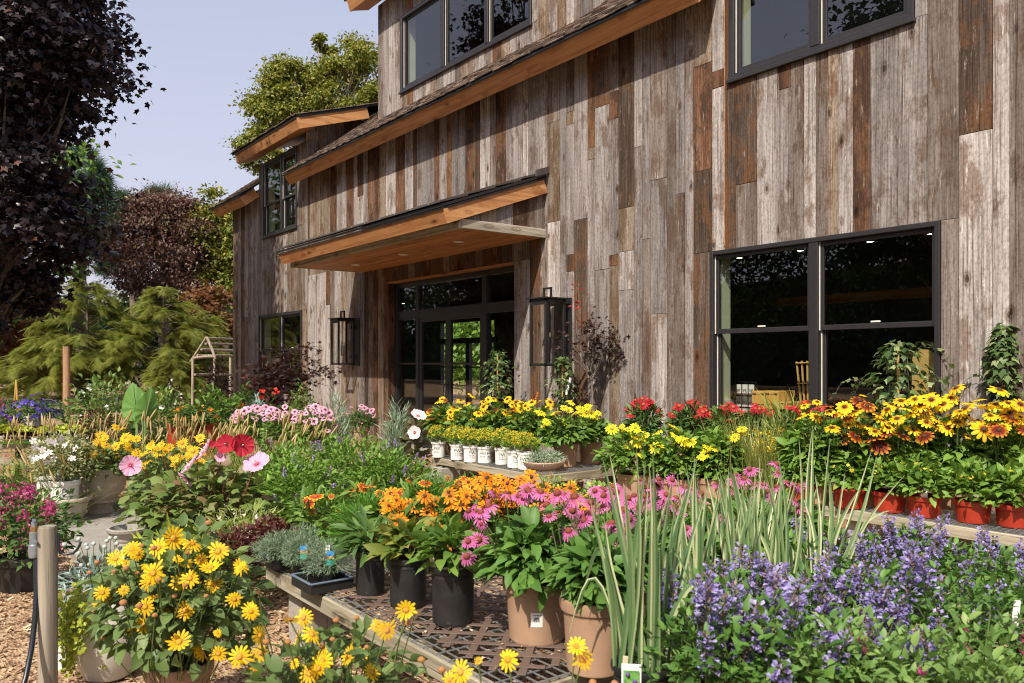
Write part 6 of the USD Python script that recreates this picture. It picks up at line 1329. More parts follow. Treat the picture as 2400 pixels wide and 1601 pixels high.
for i, (cx, w, Y, pts, lab) in enumerate(((1490, 170, 8.2, c4((120, 540), (200, 520), (250, 545), (310, 530), (350, 560), (300, 600), (340, 610), (400, 590), (270, 690), (240, 680), (370, 640), (500, 565), (410, 660), (455, 620), (330, 640), (385, 610), (480, 690), (540, 685), (360, 760)), 'bright yellow rudbeckia in a tan pot right of the red maple'), (1590, 150, 8.0, c4((630, 525), (640, 600), (690, 620), (740, 665), (700, 635), (660, 640), (720, 690), (780, 650)), 'bright yellow rudbeckia in a tan pot left of the tall grass'), (1680, 110, 7.8, c4((1000, 650), (1040, 640), (900, 690), (960, 700), (880, 740), (850, 770), (1120, 610), (1180, 540)), 'bright yellow rudbeckia in a tan pot beside the tall grass'))):
    g = np.random.default_rng(370 + i); P, b = stand('rudbeckia_pot', lab, 'potted plant', cx, Y); ph = Zp(1108 if i == 0 else 1118, Y)
    pot_parts(P, .20, .33, 'tan_plastic', .8, z0=max(ph - .33, 0)); obj('stand_block', box(-.12, .12, -.12, .12, 0, max(ph - .331, .02), .006), 'concrete', P)
    grow(P, b, w / 2 / FPX * Y, ph, Zp(1015, Y), OVATE, 820, .085, 'leaf_lush', g, foot=ph, big=40, droop=.2); bloom(P, b, 'lemon', pts, Y - .15, .066, g, .1, .25, foot=ph)
    if i == 0: obj('plant_tag', obox(CAMDIR(b) * .17 + [0, 0, ph], CAMDIR(b) * .17 + [0, 0, ph + .09], .03, .002, 0, up=CAMDIR(b)), 'paper', P)
# tall wispy grass with goldenrod
g = np.random.default_rng(380); P, b = stand('goldenrod', 'wispy green stems with small yellow flowers in front of the window sill', 'plant', 1790, 7.9); H = Heap(); top = Zp(985, 7.9); n = 900; a = g.uniform(0, 6.28, n)
d = np.stack([np.cos(a) * .34, np.sin(a) * .34, np.ones(n)], 1) * g.uniform(.7, 1.2, (n, 1)); H.add(leaf_t(.012, .1, .12, ((.4, 1.),)), g.normal(0, .14, (n, 3)) * [1, 1, 0] + [0, 0, .1], frames(d, [0, 0, 1.]), top * g.uniform(.65, 1.12, n), g.uniform(0, 1, n)); H.put('blades', 'leaf_grass', P, kind='stuff'); H = Heap()
for i in range(60):
    q = (g.uniform(1715, 1900), g.uniform(1005, 1060)); pos = at(*q, 7.7 + g.normal(0, .15)) - b; pp = pos + g.normal(0, 1, (16, 3)) * [.02, .02, .012]; H.add(CHEAP, pp, frames(g.normal(0, 1, pp.shape), [0, 0, 1.]), g.uniform(.014, .024, 16)[:, None] * [1.6, 1, 1], g.uniform(0, 1, 16))
H.put('blossoms', 'blossom_yellow', P, kind='stuff')
bushy('goldenrod', 'tall thin green shoots between the red coneflowers and the rudbeckias', 'plant', 1840, 8.2, 110, 960, 1050, NARROW, 700, .22, 'leaf_grass', 381, wid=.5, droop=-.8)
# ================================================================ the right-hand bench: tall rudbeckias behind, red pots in front
big_px = c5((1120, 255), (910, 310), (1070, 345), (1315, 290), (1220, 285), (880, 455), (890, 500), (760, 465), (1440, 370), (1290, 530), (1535, 505), (1550, 300), (1790, 330), (1805, 410), (1360, 205), (1715, 220), (540, 400), (430, 410), (510, 440), (220, 440), (90, 440), (390, 530), (480, 505), (560, 495), (590, 560), (700, 560), (1200, 460), (1640, 430), (1880, 440), (1890, 340), (800, 380), (1000, 410), (1460, 600), (1690, 340), (1250, 340), (150, 410), (660, 520), (1900, 520), (1740, 520), (1340, 430), (640, 590), (830, 340), (1610, 350), (1480, 330), (1830, 480), (1760, 430), (950, 370), (1160, 300), (610, 440), (720, 420)) + [(q[0], q[1], 'mahogany') for q in c5((1710, 550), (1100, 600), (440, 640), (540, 600), (470, 600), (690, 620), (740, 680), (800, 570), (930, 590))]
for i, (c0, c1, Y, lab) in enumerate(((1850, 1960, 6.9, 'red-eyed yellow rudbeckia below the window mullion'), (1960, 2070, 6.8, 'red-eyed yellow rudbeckia with dark maroon lower flowers'), (2070, 2180, 6.7, 'tall rudbeckia with the highest flower, before the large ivy'), (2180, 2290, 6.6, 'tall rudbeckia between the large ivy and the ivy pillar'), (2290, 2420, 6.5, 'tall rudbeckia at the right edge, before the ivy pillar'))):
    g = np.random.default_rng(390 + i); cx = (c0 + c1) / 2; b = spot(cx, Y + .25) + [0, 0, ZC + .012]; P = thing('rudbeckia_pot', lab, 'potted plant', b); pot_parts(P, .15, .28, 'tan_plastic', .8)
    mine = [q for q in big_px if c0 <= q[0] < c1]; grow(P, b, .27, .24, Zp(985, Y) - b[2], OVATE, 560, .11, 'leaf_lush', g, foot=.26, big=50, droop=.25, fill=2.0); mine = mine + [(x_, y_, 'mahogany') if g.random() < (.45 if i < 2 else .12) else (x_, y_) for x_, y_ in random_heads(9, cx, (c1 - c0) * 1.0, 925, 1015, g)]; bloom(P, b, 'rudbeckia', mine, Y, .073 if i else .062, g, .12, .34, foot=.26, tilt=.3)
RED = ((1879, 1183), (1990, 1192), (2085, 1201), (2167, 1213), (2281, 1226), (2377, 1236)); RW = ('leftmost of its row, behind iris blades', 'second from the left in the row', 'third from the left in the row', 'fourth from left, with small white tag', 'fifth from the left in the row', 'at the right edge of the picture')
for i, (px, py) in enumerate(RED):
    g = np.random.default_rng(400 + i); b = on_z(px, py - 4, ZC + .012); Y = float((b - CAM) @ FWD); P = thing('red_pot', 'red pot of green rudbeckia, ' + RW[i], 'potted plant', b, 'row of red pots')
    h = .165; r = .138; pot_parts(P, r, h, 'red_plastic', .82, rim=.04); grow(P, b, .215, h - .01, Zp(1058 + 7 * i, Y) - b[2], OVATE, 360, .082, 'leaf_lush', g, foot=h, big=90, droop=.15, up=.5, fill=2.0)
    H = Heap(); pp, d = mound(16, .2, .14, h + .12, g, .3, 9); H.add(daisy(8, .1, .5, .1, 2, 0, 5), pp, frames(np.cross(d, [.3, .1, .9]), d), g.uniform(.012, .022, 16), g.uniform(0, 1, 16)); H.put('buds', 'blossom_sedum', P, kind='stuff')
    if i == 3: obj('plant_tag', obox(CAMDIR(b) * .12 + [0, 0, h - .02], CAMDIR(b) * .125 + [0, 0, h + .05], .04, .002, 0, up=CAMDIR(b)), 'paper', P)
    if i == 0: bloom(P, b, 'rudbeckia', c5((35, 775), (490, 760)), Y, .034, g, .02, .6, foot=h)
for i, (px, lab) in enumerate(((2225, 'tan pot standing behind the gap between two red pots'), (2330, 'tan pot behind the two rightmost red pots'))):
    b = on_z(px, 1190, ZC + .012); P = thing('tan_pot', lab, 'pot', b); pot_parts(P, .13, .24, 'tan_plastic', .82)
# ================================================================ on the nearest bench
def on_bench(px, py, z=ZA + .02): b = on_z(px, py, z); return b, float((b - CAM) @ FWD)
K1 = K
blk = ((850, 1372, 1275, 76, 'smallest black pot, beside the rosemary trays, with dark green leaves'), (937, 1400, 1290, 96, 'middle black pot with yellowing lower leaves and orange flowers'), (1040, 1437, 1310, 110, 'nearest black pot with a wooden tag and yellow-green leaves'))
org = [(880, 1150), (900, 1165), (915, 1185), (935, 1150), (950, 1170), (925, 1205), (960, 1195), (985, 1180), (1000, 1150), (975, 1135), (1010, 1200), (1020, 1170), (1045, 1150), (1030, 1130), (1060, 1170), (1050, 1195), (1080, 1140), (905, 1140), (890, 1180), (940, 1215),
       (1100, 1110), (1110, 1095), (1130, 1105), (1150, 1095), (1165, 1110), (1140, 1125), (1120, 1135), (1170, 1130), (1195, 1110), (1210, 1125), (1190, 1140), (1225, 1110), (1240, 1130), (1260, 1120), (1280, 1125), (1300, 1140), (1320, 1150), (1250, 1150), (1275, 1145), (1150, 1150), (1095, 1155), (1115, 1165), (1220, 1095), (1085, 1120), (1065, 1130), (1175, 1160), (1160, 1180), (1205, 1165), (1235, 1170), (1310, 1120), (1340, 1165), (1285, 1170)]
for i, (cx, yb, yt, w, lab) in enumerate(blk):
    g = np.random.default_rng(500 + i); b, Y = on_bench(cx * K, yb * K - 12); P = thing('black_pot_plant', 'black ribbed nursery pot: ' + lab, 'potted plant', b)
    h = (yb - yt) * K / FPX * Y * 1.02; r = w * K / 2 / FPX * Y; pt = pot_parts(P, r, h, 'black_plastic', .86, rim=.03, ribs=14)
    for k in range(6): obj('drain_hole', on_cyl(patch(.02, .015, .001, 3), r - .01, r * .86, h, face_cam(b) + k * 1.05 - .2, .012), 'soil', pt)
    grow(P, b, (.12, .13, .14)[i], h, h + (.13, .17, .17)[i], OVATE if i else LANCE, 150, (.115, .105, .10)[i], ('leaf_dark', 'leaf_yellowing', 'leaf_mid')[i], g, foot=h, big=90, droop=.15, up=.35, wid=.9)
    bloom(P, b, 'orange', S(*[(x, y, 'orange') for x, y in ((905, 1228), (940, 1225), (960, 1240), (1000, 1220), (915, 1195), (1020, 1215), (985, 1228))]) if i == 1 else (S((1075, 1240, 'orange'), (1030, 1245, 'orange')) if i == 2 else S((820, 1230, 'orange'), (860, 1238, 'orange'))), Y + .05, .042, g, .06, .6, foot=h)
    if i == 2: obj('plant_tag', obox(CAMDIR(b) * .05 + RIGHT * -.085 + [0, 0, h - .03], CAMDIR(b) * .05 + RIGHT * -.10 + [0, 0, h + .05], .022, .003, .001, up=CAMDIR(b)), 'paper_tan', P)
for i, (c0, c1, Y, lab) in enumerate(((860, 985, 4.75, 'orange rudbeckia massed above the smallest black pot'), (985, 1090, 4.7, 'orange rudbeckia in the middle of the nearest bench'), (1090, 1200, 5.0, 'orange rudbeckia with the highest heads, at the back of the nearest bench'), (1200, 1345, 5.0, 'orange rudbeckia behind the pink coneflowers'))):
    g = np.random.default_rng(510 + i); cx = (c0 + c1) / 2 * K; b = spot(cx, Y + .12) + [0, 0, ZA + .02]; P = thing('rudbeckia_pot', lab, 'potted plant', b); pot_parts(P, .11, .22, 'black_plastic', .86)
    mine = S(*[q for q in org if c0 <= q[0] < c1]); mine += [(q[0] + g.normal(0, 9), q[1] + g.uniform(-14, 10)) for q in mine] + [(q[0] + g.normal(0, 12), q[1] + g.uniform(-12, 16)) for q in mine]
    grow(P, b, .2, .2, Zp(1190, Y) - b[2], OVATE, 420, .11, 'leaf_mid', g, foot=.2, droop=.25, big=20); bloom(P, b, 'orange', mine, Y - .05, .046, g, .12, .55, foot=.25, tilt=.5)
# coneflowers in the two large tan pots and behind the iris
cone = c3((1690, 1100), (1250, 1220), (1180, 1380), (1675, 1290), (1740, 1210), (1910, 1210), (1890, 1125), (1550, 1150), (1080, 1260), (1580, 1080), (1290, 1100), (1395, 1110), (1260, 1180), (1130, 1210), (1110, 1430)) + c7((1940, 265), (1790, 350), (1840, 400), (1920, 390), (1830, 520), (1890, 540))
cone2 = c3((2050, 1310), (2090, 1280), (1920, 1430), (2290, 1370), (2180, 1080), (2240, 1160), (2150, 1090), (2220, 1220), (2300, 1060), (2330, 1100), (2110, 1190), (2060, 1340)) + c8((410, 225), (520, 180), (600, 120), (930, 130), (980, 330), (1030, 170))
cone3 = c4((355, 960), (500, 955), (490, 1000), (640, 1110), (460, 1170), (690, 1230), (130, 1340), (570, 1310), (530, 1150), (110, 1120), (250, 1110), (40, 1040), (180, 1510), (430, 1490), (340, 1180), (590, 1250), (720, 1360), (610, 960), (720, 1020), (300, 1090), (560, 1080))
cone4 = c4((1460, 830), (1275, 880), (1130, 920), (1150, 960), (1465, 1015), (1650, 1010), (840, 1150), (1240, 1160), (1015, 1280), (1270, 1080), (1450, 1110), (1080, 1050), (1330, 980), (1210, 1180), (1620, 1130), (1480, 900), (770, 1030), (1180, 1010), (1290, 1000), (1440, 1270), (1520, 1310), (1660, 1130))
tb1 = on_bench(1258, 1494); tb2 = on_bench(1392, 1572)
for i, (px, py, r, h, lf, pts, lab) in enumerate(((1258, 1494, .150, .265, (1095, 1335, 1200), cone, 'large tan pot of pink coneflowers with a barcode label, on the nearest bench'), (1392, 1566, .135, .285, (1290, 1425, 1260), cone2, 'tan pot of pink coneflowers at the bench corner, beside the iris'))):
    g = np.random.default_rng(520 + i); b, Y = on_bench(px, py); P = thing('coneflower_pot', lab, 'potted plant', b); pt = pot_parts(P, r, h, 'tan_plastic', .80, rim=.05)
    if i == 0: barcode(pt, r, .80, h, face_cam(b) + .0, .085, .055, .062)
    grow(P, b, (lf[1] - lf[0]) * K / 2 / FPX * Y * .9, h + .01, Zp(lf[2] * K, Y) - b[2], OVATE, 560, .098, 'leaf_mid2', g, foot=h, big=180, droop=.22, up=.3, fill=2.0, wid=.85, stems=30)
    pts = pts + random_heads(9, (1225, 1370)[i], 230, 1135, 1235, g); bloom(P, b, 'coneflower', pts, Y + (.15 if i == 0 else .25), .039, g, .12, .5, foot=h, tilt=.35)
for i, (cx, Y, pts, lab) in enumerate(((1470, 4.35, cone3[0::2], 'pink coneflowers behind the left iris, nearer the bench corner'), (1560, 4.8, cone3[1::2], 'pink coneflowers behind the left iris, farther back'), (1720, 5.0, cone4[0::2], 'pink coneflowers seen between the two iris clumps'), (1800, 5.6, cone4[1::2], 'pink coneflowers behind the right iris clump'))):
    g = np.random.default_rng(530 + i); P, b = stand('coneflower_pot', lab, 'potted plant', cx, Y + .1, .22); pot_parts(P, .14, .26, 'tan_plastic', .8); obj('stand_block', box(-.14, .14, -.14, .14, -.22, -.001, .006), 'concrete', P)
    grow(P, b, .34, .22, Zp(1240 - 18 * i, Y) - .22, LANCE, 640, .13, 'leaf_mid2', g, foot=.26, droop=.2, fill=2.2); bloom(P, b, 'coneflower', pts + random_heads(8, cx, 190, 1110 - 20 * (i > 1), 1220, g), Y - .1, .041, g, .12, .35, foot=.26, tilt=.4)
# rosemary and trays at the left end of the nearest bench
for i, (px, py, lab) in enumerate(((672, 1322, 'black tray nearest the end of the bench, with rosemary'), (755, 1374, 'black tray beside the smallest black pot'))):
    b, Y = on_bench(px, py); P = thing('pot_tray', lab, 'tray', b); w, d, h = .26, .24, .055
    obj('tray', join([box(-w / 2, w / 2, -d / 2, d / 2, 0, .006), box(-w / 2, w / 2, -d / 2, -d / 2 + .006, .006, h), box(-w / 2, w / 2, d / 2 - .006, d / 2, .006, h), box(-w / 2, -w / 2 + .006, -d / 2 + .006, d / 2 - .006, .006, h), box(w / 2 - .006, w / 2, -d / 2 + .006, d / 2 - .006, .006, h)]), 'black_plastic', P)
    obj('rim', join([obox((-w / 2, -d / 2, h), (w / 2, -d / 2, h), .016, .008, .002), obox((-w / 2, d / 2, h), (w / 2, d / 2, h), .016, .008, .002), obox((-w / 2, -d / 2, h), (-w / 2, d / 2, h), .016, .008, .002), obox((w / 2, -d / 2, h), (w / 2, d / 2, h), .016, .008, .002)]), 'blue_grey_plastic', P)
for i, (px, py, top, w, lab) in enumerate(((650, 1332, 1248, 120, 'bluish rosemary at the far left of the bench, without a tag'), (702, 1345, 1262, 70, 'rosemary in the black pot with the blue and green tag, left one'), (770, 1365, 1268, 110, 'rosemary with the front blue and green tag, by the smallest black pot'), (705, 1330, 1240, 90, 'rosemary standing at the back of the two trays'))):
    g = np.random.default_rng(540 + i); b, Y = on_bench(px, py, ZA + .03); P = thing('rosemary_pot', lab, 'potted plant', b); pot_parts(P, .05, .11, 'black_plastic', .85, rim=.012)
    grow(P, b, w / 2 / FPX * Y, .06, Zp(top, Y) - b[2], NEEDLE, 2600, .036, 'leaf_rosemary', g, jit=.6, droop=.1, wid=1.5, foot=.1, lump=.3)
    if i in (1, 2):
        q = {1: (712, 1298), 2: (774, 1312)}[i]; c = at(*q, Y - .1) - b; fr = CAMDIR(b)
        for k, (m_, a0, a1) in enumerate((('ink_blue', .048, .075), ('ink_orange', .034, .048), ('ink_teal', .0, .034))): obj('plant_tag', obox(c + [0, 0, a0 - .03], c + [0, 0, a1 - .03], .040, .002, 0, up=fr), m_, P)
        if i == 2: obj('plant_tag', obox(c - fr * .02 + RIGHT * -.015 + [0, 0, .03], c - fr * .02 + RIGHT * -.012 + [0, 0, .075], .022, .002, 0, up=fr), 'paper', P)
g = np.random.default_rng(545); b, Y = on_bench(805, 1262); P = thing('plant_label', 'white plastic plant label standing in the trays', 'plant label', b); obj('label', obox((0, 0, -.02), RIGHT * .012 + [0, 0, .075], .035, .003, .001, up=CAMDIR(b)), 'paper', P)
# low plants behind the bench
def low(name, label, px, Y, w, top, tmpl, n, ln, m_, seed, z=0.0, **kw): return bushy(name, label, 'plant', px, Y, w, top, 1200, tmpl, n, ln, m_, seed, z=z, **kw)
low('coreopsis', 'feathery bright green plant left of the orange rudbeckias', 865, 5.6, 150, 1175, NEEDLE, 3600, .12, 'leaf_mid3', 550, .3)
low('coreopsis', 'feathery green plant under the middle bench', 1010, 6.9, 140, 1135, NEEDLE, 2600, .12, 'leaf_mid3', 551, .25)
low('maroon_sedum', 'maroon low foliage left of the rosemary', 630, 5.7, 150, 1218, SMALL, 1500, .045, 'leaf_burgundy', 552, .25, wid=1.3)
low('maroon_sedum', 'maroon foliage with green shoots behind the yellow daisy bush', 540, 5.3, 120, 1245, SMALL, 1100, .045, 'leaf_burgundy', 553, .2)
low('flowering_herb', 'sparse reddish herb with tiny white flowers below the hibiscus', 560, 6.0, 240, 1195, NARROW, 1300, .09, 'leaf_grass', 554, .15, blossoms='blossom_white', nb=40, bs=.016)
low('zinnia_plant', 'low plant with small yellow flowers under the right end of the middle bench', 1395, 7.2, 130, 1140, OVATE, 700, .06, 'leaf_light', 555, .2, blossoms='blossom_yellow', nb=40, bs=.03)
low('zinnia_plant', 'low plant with small yellow flowers under the corner of the middle bench', 1290, 8.0, 150, 1120, NARROW, 900, .08, 'leaf_light', 556, .05, blossoms='blossom_yellow', nb=26, bs=.03)
for i, (cx, Y, pts, lab) in enumerate(((755, 6.0, c7((610, 160), (830, 205), (580, 90), (640, 45), (760, 45)), 'orange and red gaillardia left of the feathery plant'), (850, 6.5, c3((60, 1100), (130, 1070), (190, 1060), (240, 1050), (330, 1110), (90, 1160), (380, 1120)), 'orange and red gaillardia behind the feathery plant'), (985, 7.0, c3((630, 1065), (580, 1010), (710, 1020), (740, 1060), (500, 1090), (470, 1110)), 'orange and red gaillardia near the cinder block'), (1085, 7.2, c3((905, 985), (1005, 1035), (1055, 995), (860, 1060), (1290, 1000)), 'orange and red gaillardia before the middle bench rail'))):
    g = np.random.default_rng(560 + i); P, b = stand('gaillardia', lab, 'plant', cx, Y, .2); pot_parts(P, .11, .2, 'black_plastic', .85); grow(P, b, .26, .15, Zp(1150 - 8 * i, Y) - .2, LANCE, 460, .11, 'leaf_mid', g, foot=.2); bloom(P, b, 'gaillardia', pts, Y - .1, .055, g, .1, .5, foot=.2)
P, b = stand('garden_ornament', 'small white stone rabbit ornament half hidden under the hibiscus', 'ornament', 598, 6.3)
v = [blob((0, 0, .15), (.085, .075, .15), 2), blob((0.0, -.03, .33), (.06, .07, .065), 2), blob((.03, 0, .42), (.018, .012, .07), 2), blob((-.03, 0, .42), (.018, .012, .07), 2), blob((0.05, -.06, .05), (.04, .06, .04), 2), blob((-.05, -.06, .05), (.04, .06, .04), 2)]
obj('figure', join(v), 'white_stone', P, True)
# ---- iris: variegated sword leaves, each blade a part
def iris(label, px, py, Y, z0, blades, seed, potr=None, tag_=False):
    g = np.random.default_rng(seed); b = spot(px, Y) + [0, 0, z0]; P = thing('variegated_iris', label, 'potted plant', b)
    if potr: pot_parts(P, potr, .215, 'black_plastic', .86, rim=.03, ribs=14)
    fz = .19 if potr else .05
    for k, (tx, ty, bow) in enumerate(blades):
        tip = at(tx, ty, Y + g.normal(0, .10)) - b; root = np.array([*np.clip(g.normal(0, .03, 2) + tip[:2] * (.15 if abs(bow) > .4 else .42), -.095, .095), fz]); n = 9; t = np.linspace(0, 1, n)[:, None]
        side = unit(np.array([np.cross(tip - root, CAMDIR(b)) + g.normal(0, .25, 3)]))[0]; c = root + (tip - root) * t + np.array([0, 0, 1.]) * (bow * np.sin(t * np.pi) * .25) + side * (g.normal(0, .05) * t ** 2.2 * (1 - .2 * t)) + side * (g.normal(0, .02) * np.sin(t * np.pi))
        if abs(bow) > .5: c[:, 2] = root[2] + (tip[2] - root[2]) * t[:, 0] + bow * .42 * np.sin(t[:, 0] * np.pi)
        w = g.uniform(.0068, .0120) * (1 - t ** 3.2) * (.75 + .5 * t * (1 - t) * 2) + .0006
        tw = np.cross(np.gradient(c, axis=0), CAMDIR(b)); tw = unit(tw + g.normal(0, .2, 3) * np.linalg.norm(tw, axis=1, keepdims=True)); nrm = unit(np.cross(tw, np.gradient(c, axis=0)))
        L, M, R_ = c - tw * w, c + nrm * w * .18, c + tw * w; s = g.choice([-1, 1]); Q = c + tw * w * .25 * s + nrm * w * .12
        V = np.stack([L, M, Q, R_], 1) if s > 0 else np.stack([L, Q, M, R_], 1); V = V.reshape(-1, 3); F = []
        for i in range(n - 1):
            for j in range(3): a, e = i * 4 + j, i * 4 + j + 4; F += [(a, a + 1, e + 1), (a, e + 1, e)]
        base = np.clip(g.normal(.12 + .17 * (seed > 611), .13), 0, .6); hi = np.clip(base + g.uniform(.25, .85), 0, 1); tt = np.tile([base, base, hi, hi] if s > 0 else [hi, hi, base, base], n); obj('blade', (V, np.array(F)), 'leaf_iris', P, True, tt, np.full(len(V), .5))
    return P, b
bl1 = [(x * K, y * K, bw) for x, y, bw in ((1352, 1130, .05), (1366, 1180, .05), (1425, 1055, .05), (1452, 1030, .0), (1468, 1035, .05), (1490, 1060, 0), (1440, 1120, .1), (1512, 1025, .0), (1525, 1065, 0), (1538, 1110, .05), (1556, 1030, .02), (1548, 1150, .1), (1400, 1200, .1), (1585, 1120, .05), (1500, 1180, 0), (1480, 1150, 0), (1570, 1200, .05), (1320, 1385, .75), (1590, 1345, .6), (1610, 1100, .05), (1460, 1240, .1), (1380, 1230, .1), (1530, 1240, .05), (1300, 1450, .6), (1622, 1360, .5), (1475, 1100, 0), (1410, 1130, .05), (1508, 1120, 0))]
P, b = iris('variegated iris in a black pot with a picture label, nearest on the right', 1504, 1520, 2.88, ZA - .04, bl1, 600, .108)
f_ = CAMDIR(b); c = f_ * .118 + RIGHT * -.035 + np.array([0, 0, .175]); fw = face_cam(b)
lb = obj('picture_label', obox(c + [0, 0, -.11], c + f_ * -.008 + [0, 0, .075], .066, .0015, 0, up=f_), 'paper', P)
c2 = c + f_ * .0022; obj('printed_picture', obox(c2 + [0, 0, -.03], c2 + f_ * -.0035 + [0, 0, .055], .054, .001, 0, up=f_), 'ink_field', lb)
for dx, dz in ((-.012, .035), (.012, .012), (-.006, -.008), (.018, .0)): v, f = blob((0, 0, 0), (.010, .010, .009), 1); obj('printed_flower', (v * .8 + c2 + f_ * .001 + RIGHT * dx + [0, 0, dz + .008], f), 'ink_purple', lb)
for k, m_ in enumerate(('ink_orange', 'ink', 'red_plastic')): obj('printed_symbol', move(blob((0, 0, 0), (.0035, .0035, .0035), 1), c2 + f_ * .001 + RIGHT * (-.018 + .018 * k) + [0, 0, -.042]), m_, lb)
obj('plant_tag', obox(RIGHT * -.062 + f_ * .06 + [0, 0, .17], RIGHT * -.055 + f_ * .062 + [0, 0, .26], .018, .003, .001, up=f_), 'paper_tan', P)
g = np.random.default_rng(610)
def fan(x0, x1, top, n, spread): return [((x0 + (x1 - x0) * (i + g.uniform(.1, .9)) / n) * K, (top + g.uniform(0, 1) ** 1.6 * spread) * K, g.choice([0, .05, .1, .1])) for i in range(n)]
iris('green variegated iris clump right of the pot with the picture label', 1630, 1390, 3.5, .36, [(1590 * K, 1060 * K, .05), (1605 * K, 1052 * K, .05)] + fan(1540, 1660, 1095, 15, 190) + [(1500 * K, 1290 * K, .5), (1560 * K, 1330 * K, .5)], 611, .10)
iris('variegated iris clump in the middle, before the pink coneflowers', 1725, 1390, 3.7, .36, fan(1630, 1745, 1085, 17, 170) + [(1660 * K, 1240 * K, .4)], 614, .10)
iris('pale variegated iris clump left of the tallest blades', 1815, 1380, 3.9, .36, [(1828 * K, 1005 * K, .02), (1800 * K, 1030 * K, 0)] + fan(1725, 1835, 1070, 18, 180) + [(1660 * K, 1110 * K, .6)], 615, .10)
iris('tallest pale variegated iris clump, left of the violet catmint', 1915, 1375, 4.0, .36, [(1860 * K, 985 * K, 0), (1897 * K, 1005 * K, 0), (1920 * K, 1050 * K, 0), (1985 * K, 1035 * K, 0), (2035 * K, 1055 * K, .02), (2070 * K, 1090 * K, .03), (1885 * K, 975 * K, 0), (1960 * K, 1120 * K, 0)] + fan(1825, 1960, 1080, 14, 190) + [(2040 * K, 1160 * K, .3)], 612, .10)
iris('variegated iris clump at the back, against the end of the right bench', 1760, 1300, 4.6, .34, fan(1650, 1800, 1050, 16, 140), 613, .10)
# ---- catmint: violet spikes over fresh green leaves
LOWB = .36; cm = ((1665, 2.8, 1345, .25, 13, 'nearest the iris pot'), (1820, 2.7, 1370, .27, 10, 'second from the iris pot, in the front row'), (1980, 2.65, 1410, .27, 3, 'in the front row, with few flowers'), (2110, 2.6, 1450, .27, 1, 'leafy one with magenta buds in the front row'), (2300, 2.6, 1430, .27, 1, 'leafy one at the lower right corner'),
      (1745, 3.2, 1300, .28, 18, 'in the second row behind the iris pot'), (1870, 3.2, 1285, .30, 22, 'in the middle of the violet mass'), (2040, 3.2, 1280, .30, 14, 'in the middle row, right of centre'), (2220, 3.15, 1290, .30, 7, 'in the middle row towards the right'), (2400, 3.1, 1310, .30, 3, 'at the right edge of the middle row'),
      (1880, 4.1, 1215, .28, 3, 'tallest spike beside the pale iris'), (2020, 4.1, 1225, .30, 10, 'in the back row below the red pots'), (2150, 4.05, 1195, .30, 13, 'in the back row with the highest spikes'), (2300, 4.0, 1240, .30, 10, 'in the back row near the right edge'), (2420, 3.95, 1260, .28, 3, 'in the back row at the right edge'))
for i, (px, Y, top, rx, nsp, lab) in enumerate(cm):
    g = np.random.default_rng(620 + i); zz = LOWB if i < 10 else .36; P, b = stand('catmint', 'violet catmint ' + lab, 'plant', px, Y, zz); pot_parts(P, .10, .18, 'black_plastic', .85)
    t = Zp(top + 40, Y) - zz; front = i < 5; grow(P, b, rx, .08, t, OVATE, 760, .046 if front else .042, 'leaf_fresh' if (i in (3, 4, 2)) else 'leaf_mid2', g, foot=.16, big=130 if front else 30, fill=2.6, up=.5, droop=.05, stems=40, wid=.95)
    H, Hc, Hs = Heap(), Heap(), Heap()
    for k in range(nsp):
        a = g.uniform(0, 6.28); rr = rx * g.uniform(.1, 1.05) ** .7; x = np.array([rr * math.cos(a), rr * math.sin(a), 0]); hh = t * g.uniform(.74, 1.08) * (1 - .25 * (rr / rx) ** 2) + .07; tip = x + np.array([0, 0, hh]) + np.array([*g.normal(0, .02, 2), 0]); ax = unit(np.array([[x[0] * .6, x[1] * .6, .8 * rx + .1]]))[0]; Ls = g.uniform(.09, .16)
        for w_ in np.linspace(0, 1, 6):
            c = tip - ax * Ls * (1 - w_); nn = 9 if w_ < .9 else 5; pp = c + unit(g.normal(0, 1, (nn, 3)) * [1, 1, .45]) * g.uniform(.012, .024, (nn, 1)) * (1.15 - .5 * w_); dd = unit(pp - c + [0, 0, .004]); H.add(FLORET, pp, frames(dd, g.normal(0, 1, dd.shape)), g.uniform(.018, .027, nn), g.uniform(0, 1, nn)); mm2 = 10; pq = c + g.normal(0, .006, (mm2, 3)); Hc.add(CHEAP, pq, frames(unit(g.normal(0, 1, pq.shape) + ax), [0, 0, 1.]), g.uniform(.012, .02, mm2), g.uniform(0, 1, mm2))
        stem_mesh((x[0] * .5, x[1] * .5, .15), tip, .0022, Hs, g.uniform(), .03, g)
    H.put('blossoms', 'blossom_violet', P, kind='stuff'); Hc.put('calyxes', 'calyx', P, kind='stuff'); Hs.put('flower_stems', 'stem_green', P)
    if i in (3, 4):
        H = Heap()
        for k in range(5):
            x = np.array([g.uniform(-rx, rx), g.uniform(-rx, rx), t * g.uniform(.7, 1)]) * [.8, .8, 1]; pp = x + g.normal(0, 1, (14, 3)) * [.006, .006, .02]; H.add(CHEAP, pp, frames(unit(g.normal(0, .5, pp.shape) + [0, 0, 1.]), [1., 0, 0]), g.uniform(.012, .022, 14)[:, None] * [1.2, 1, 1], g.uniform(0, .8, 14))
        H.put('magenta_buds', 'blossom_magenta', P, kind='stuff')
p = at(2375, 1420, 3.0); P = thing('plant_label', 'white plastic plant label among the catmint at the right edge', 'plant label', p - [0, 0, .12]); obj('label', obox((0, 0, 0), RIGHT * .015 + [0, 0, .14], .026, .003, .001, up=-FWD), 'paper', P)

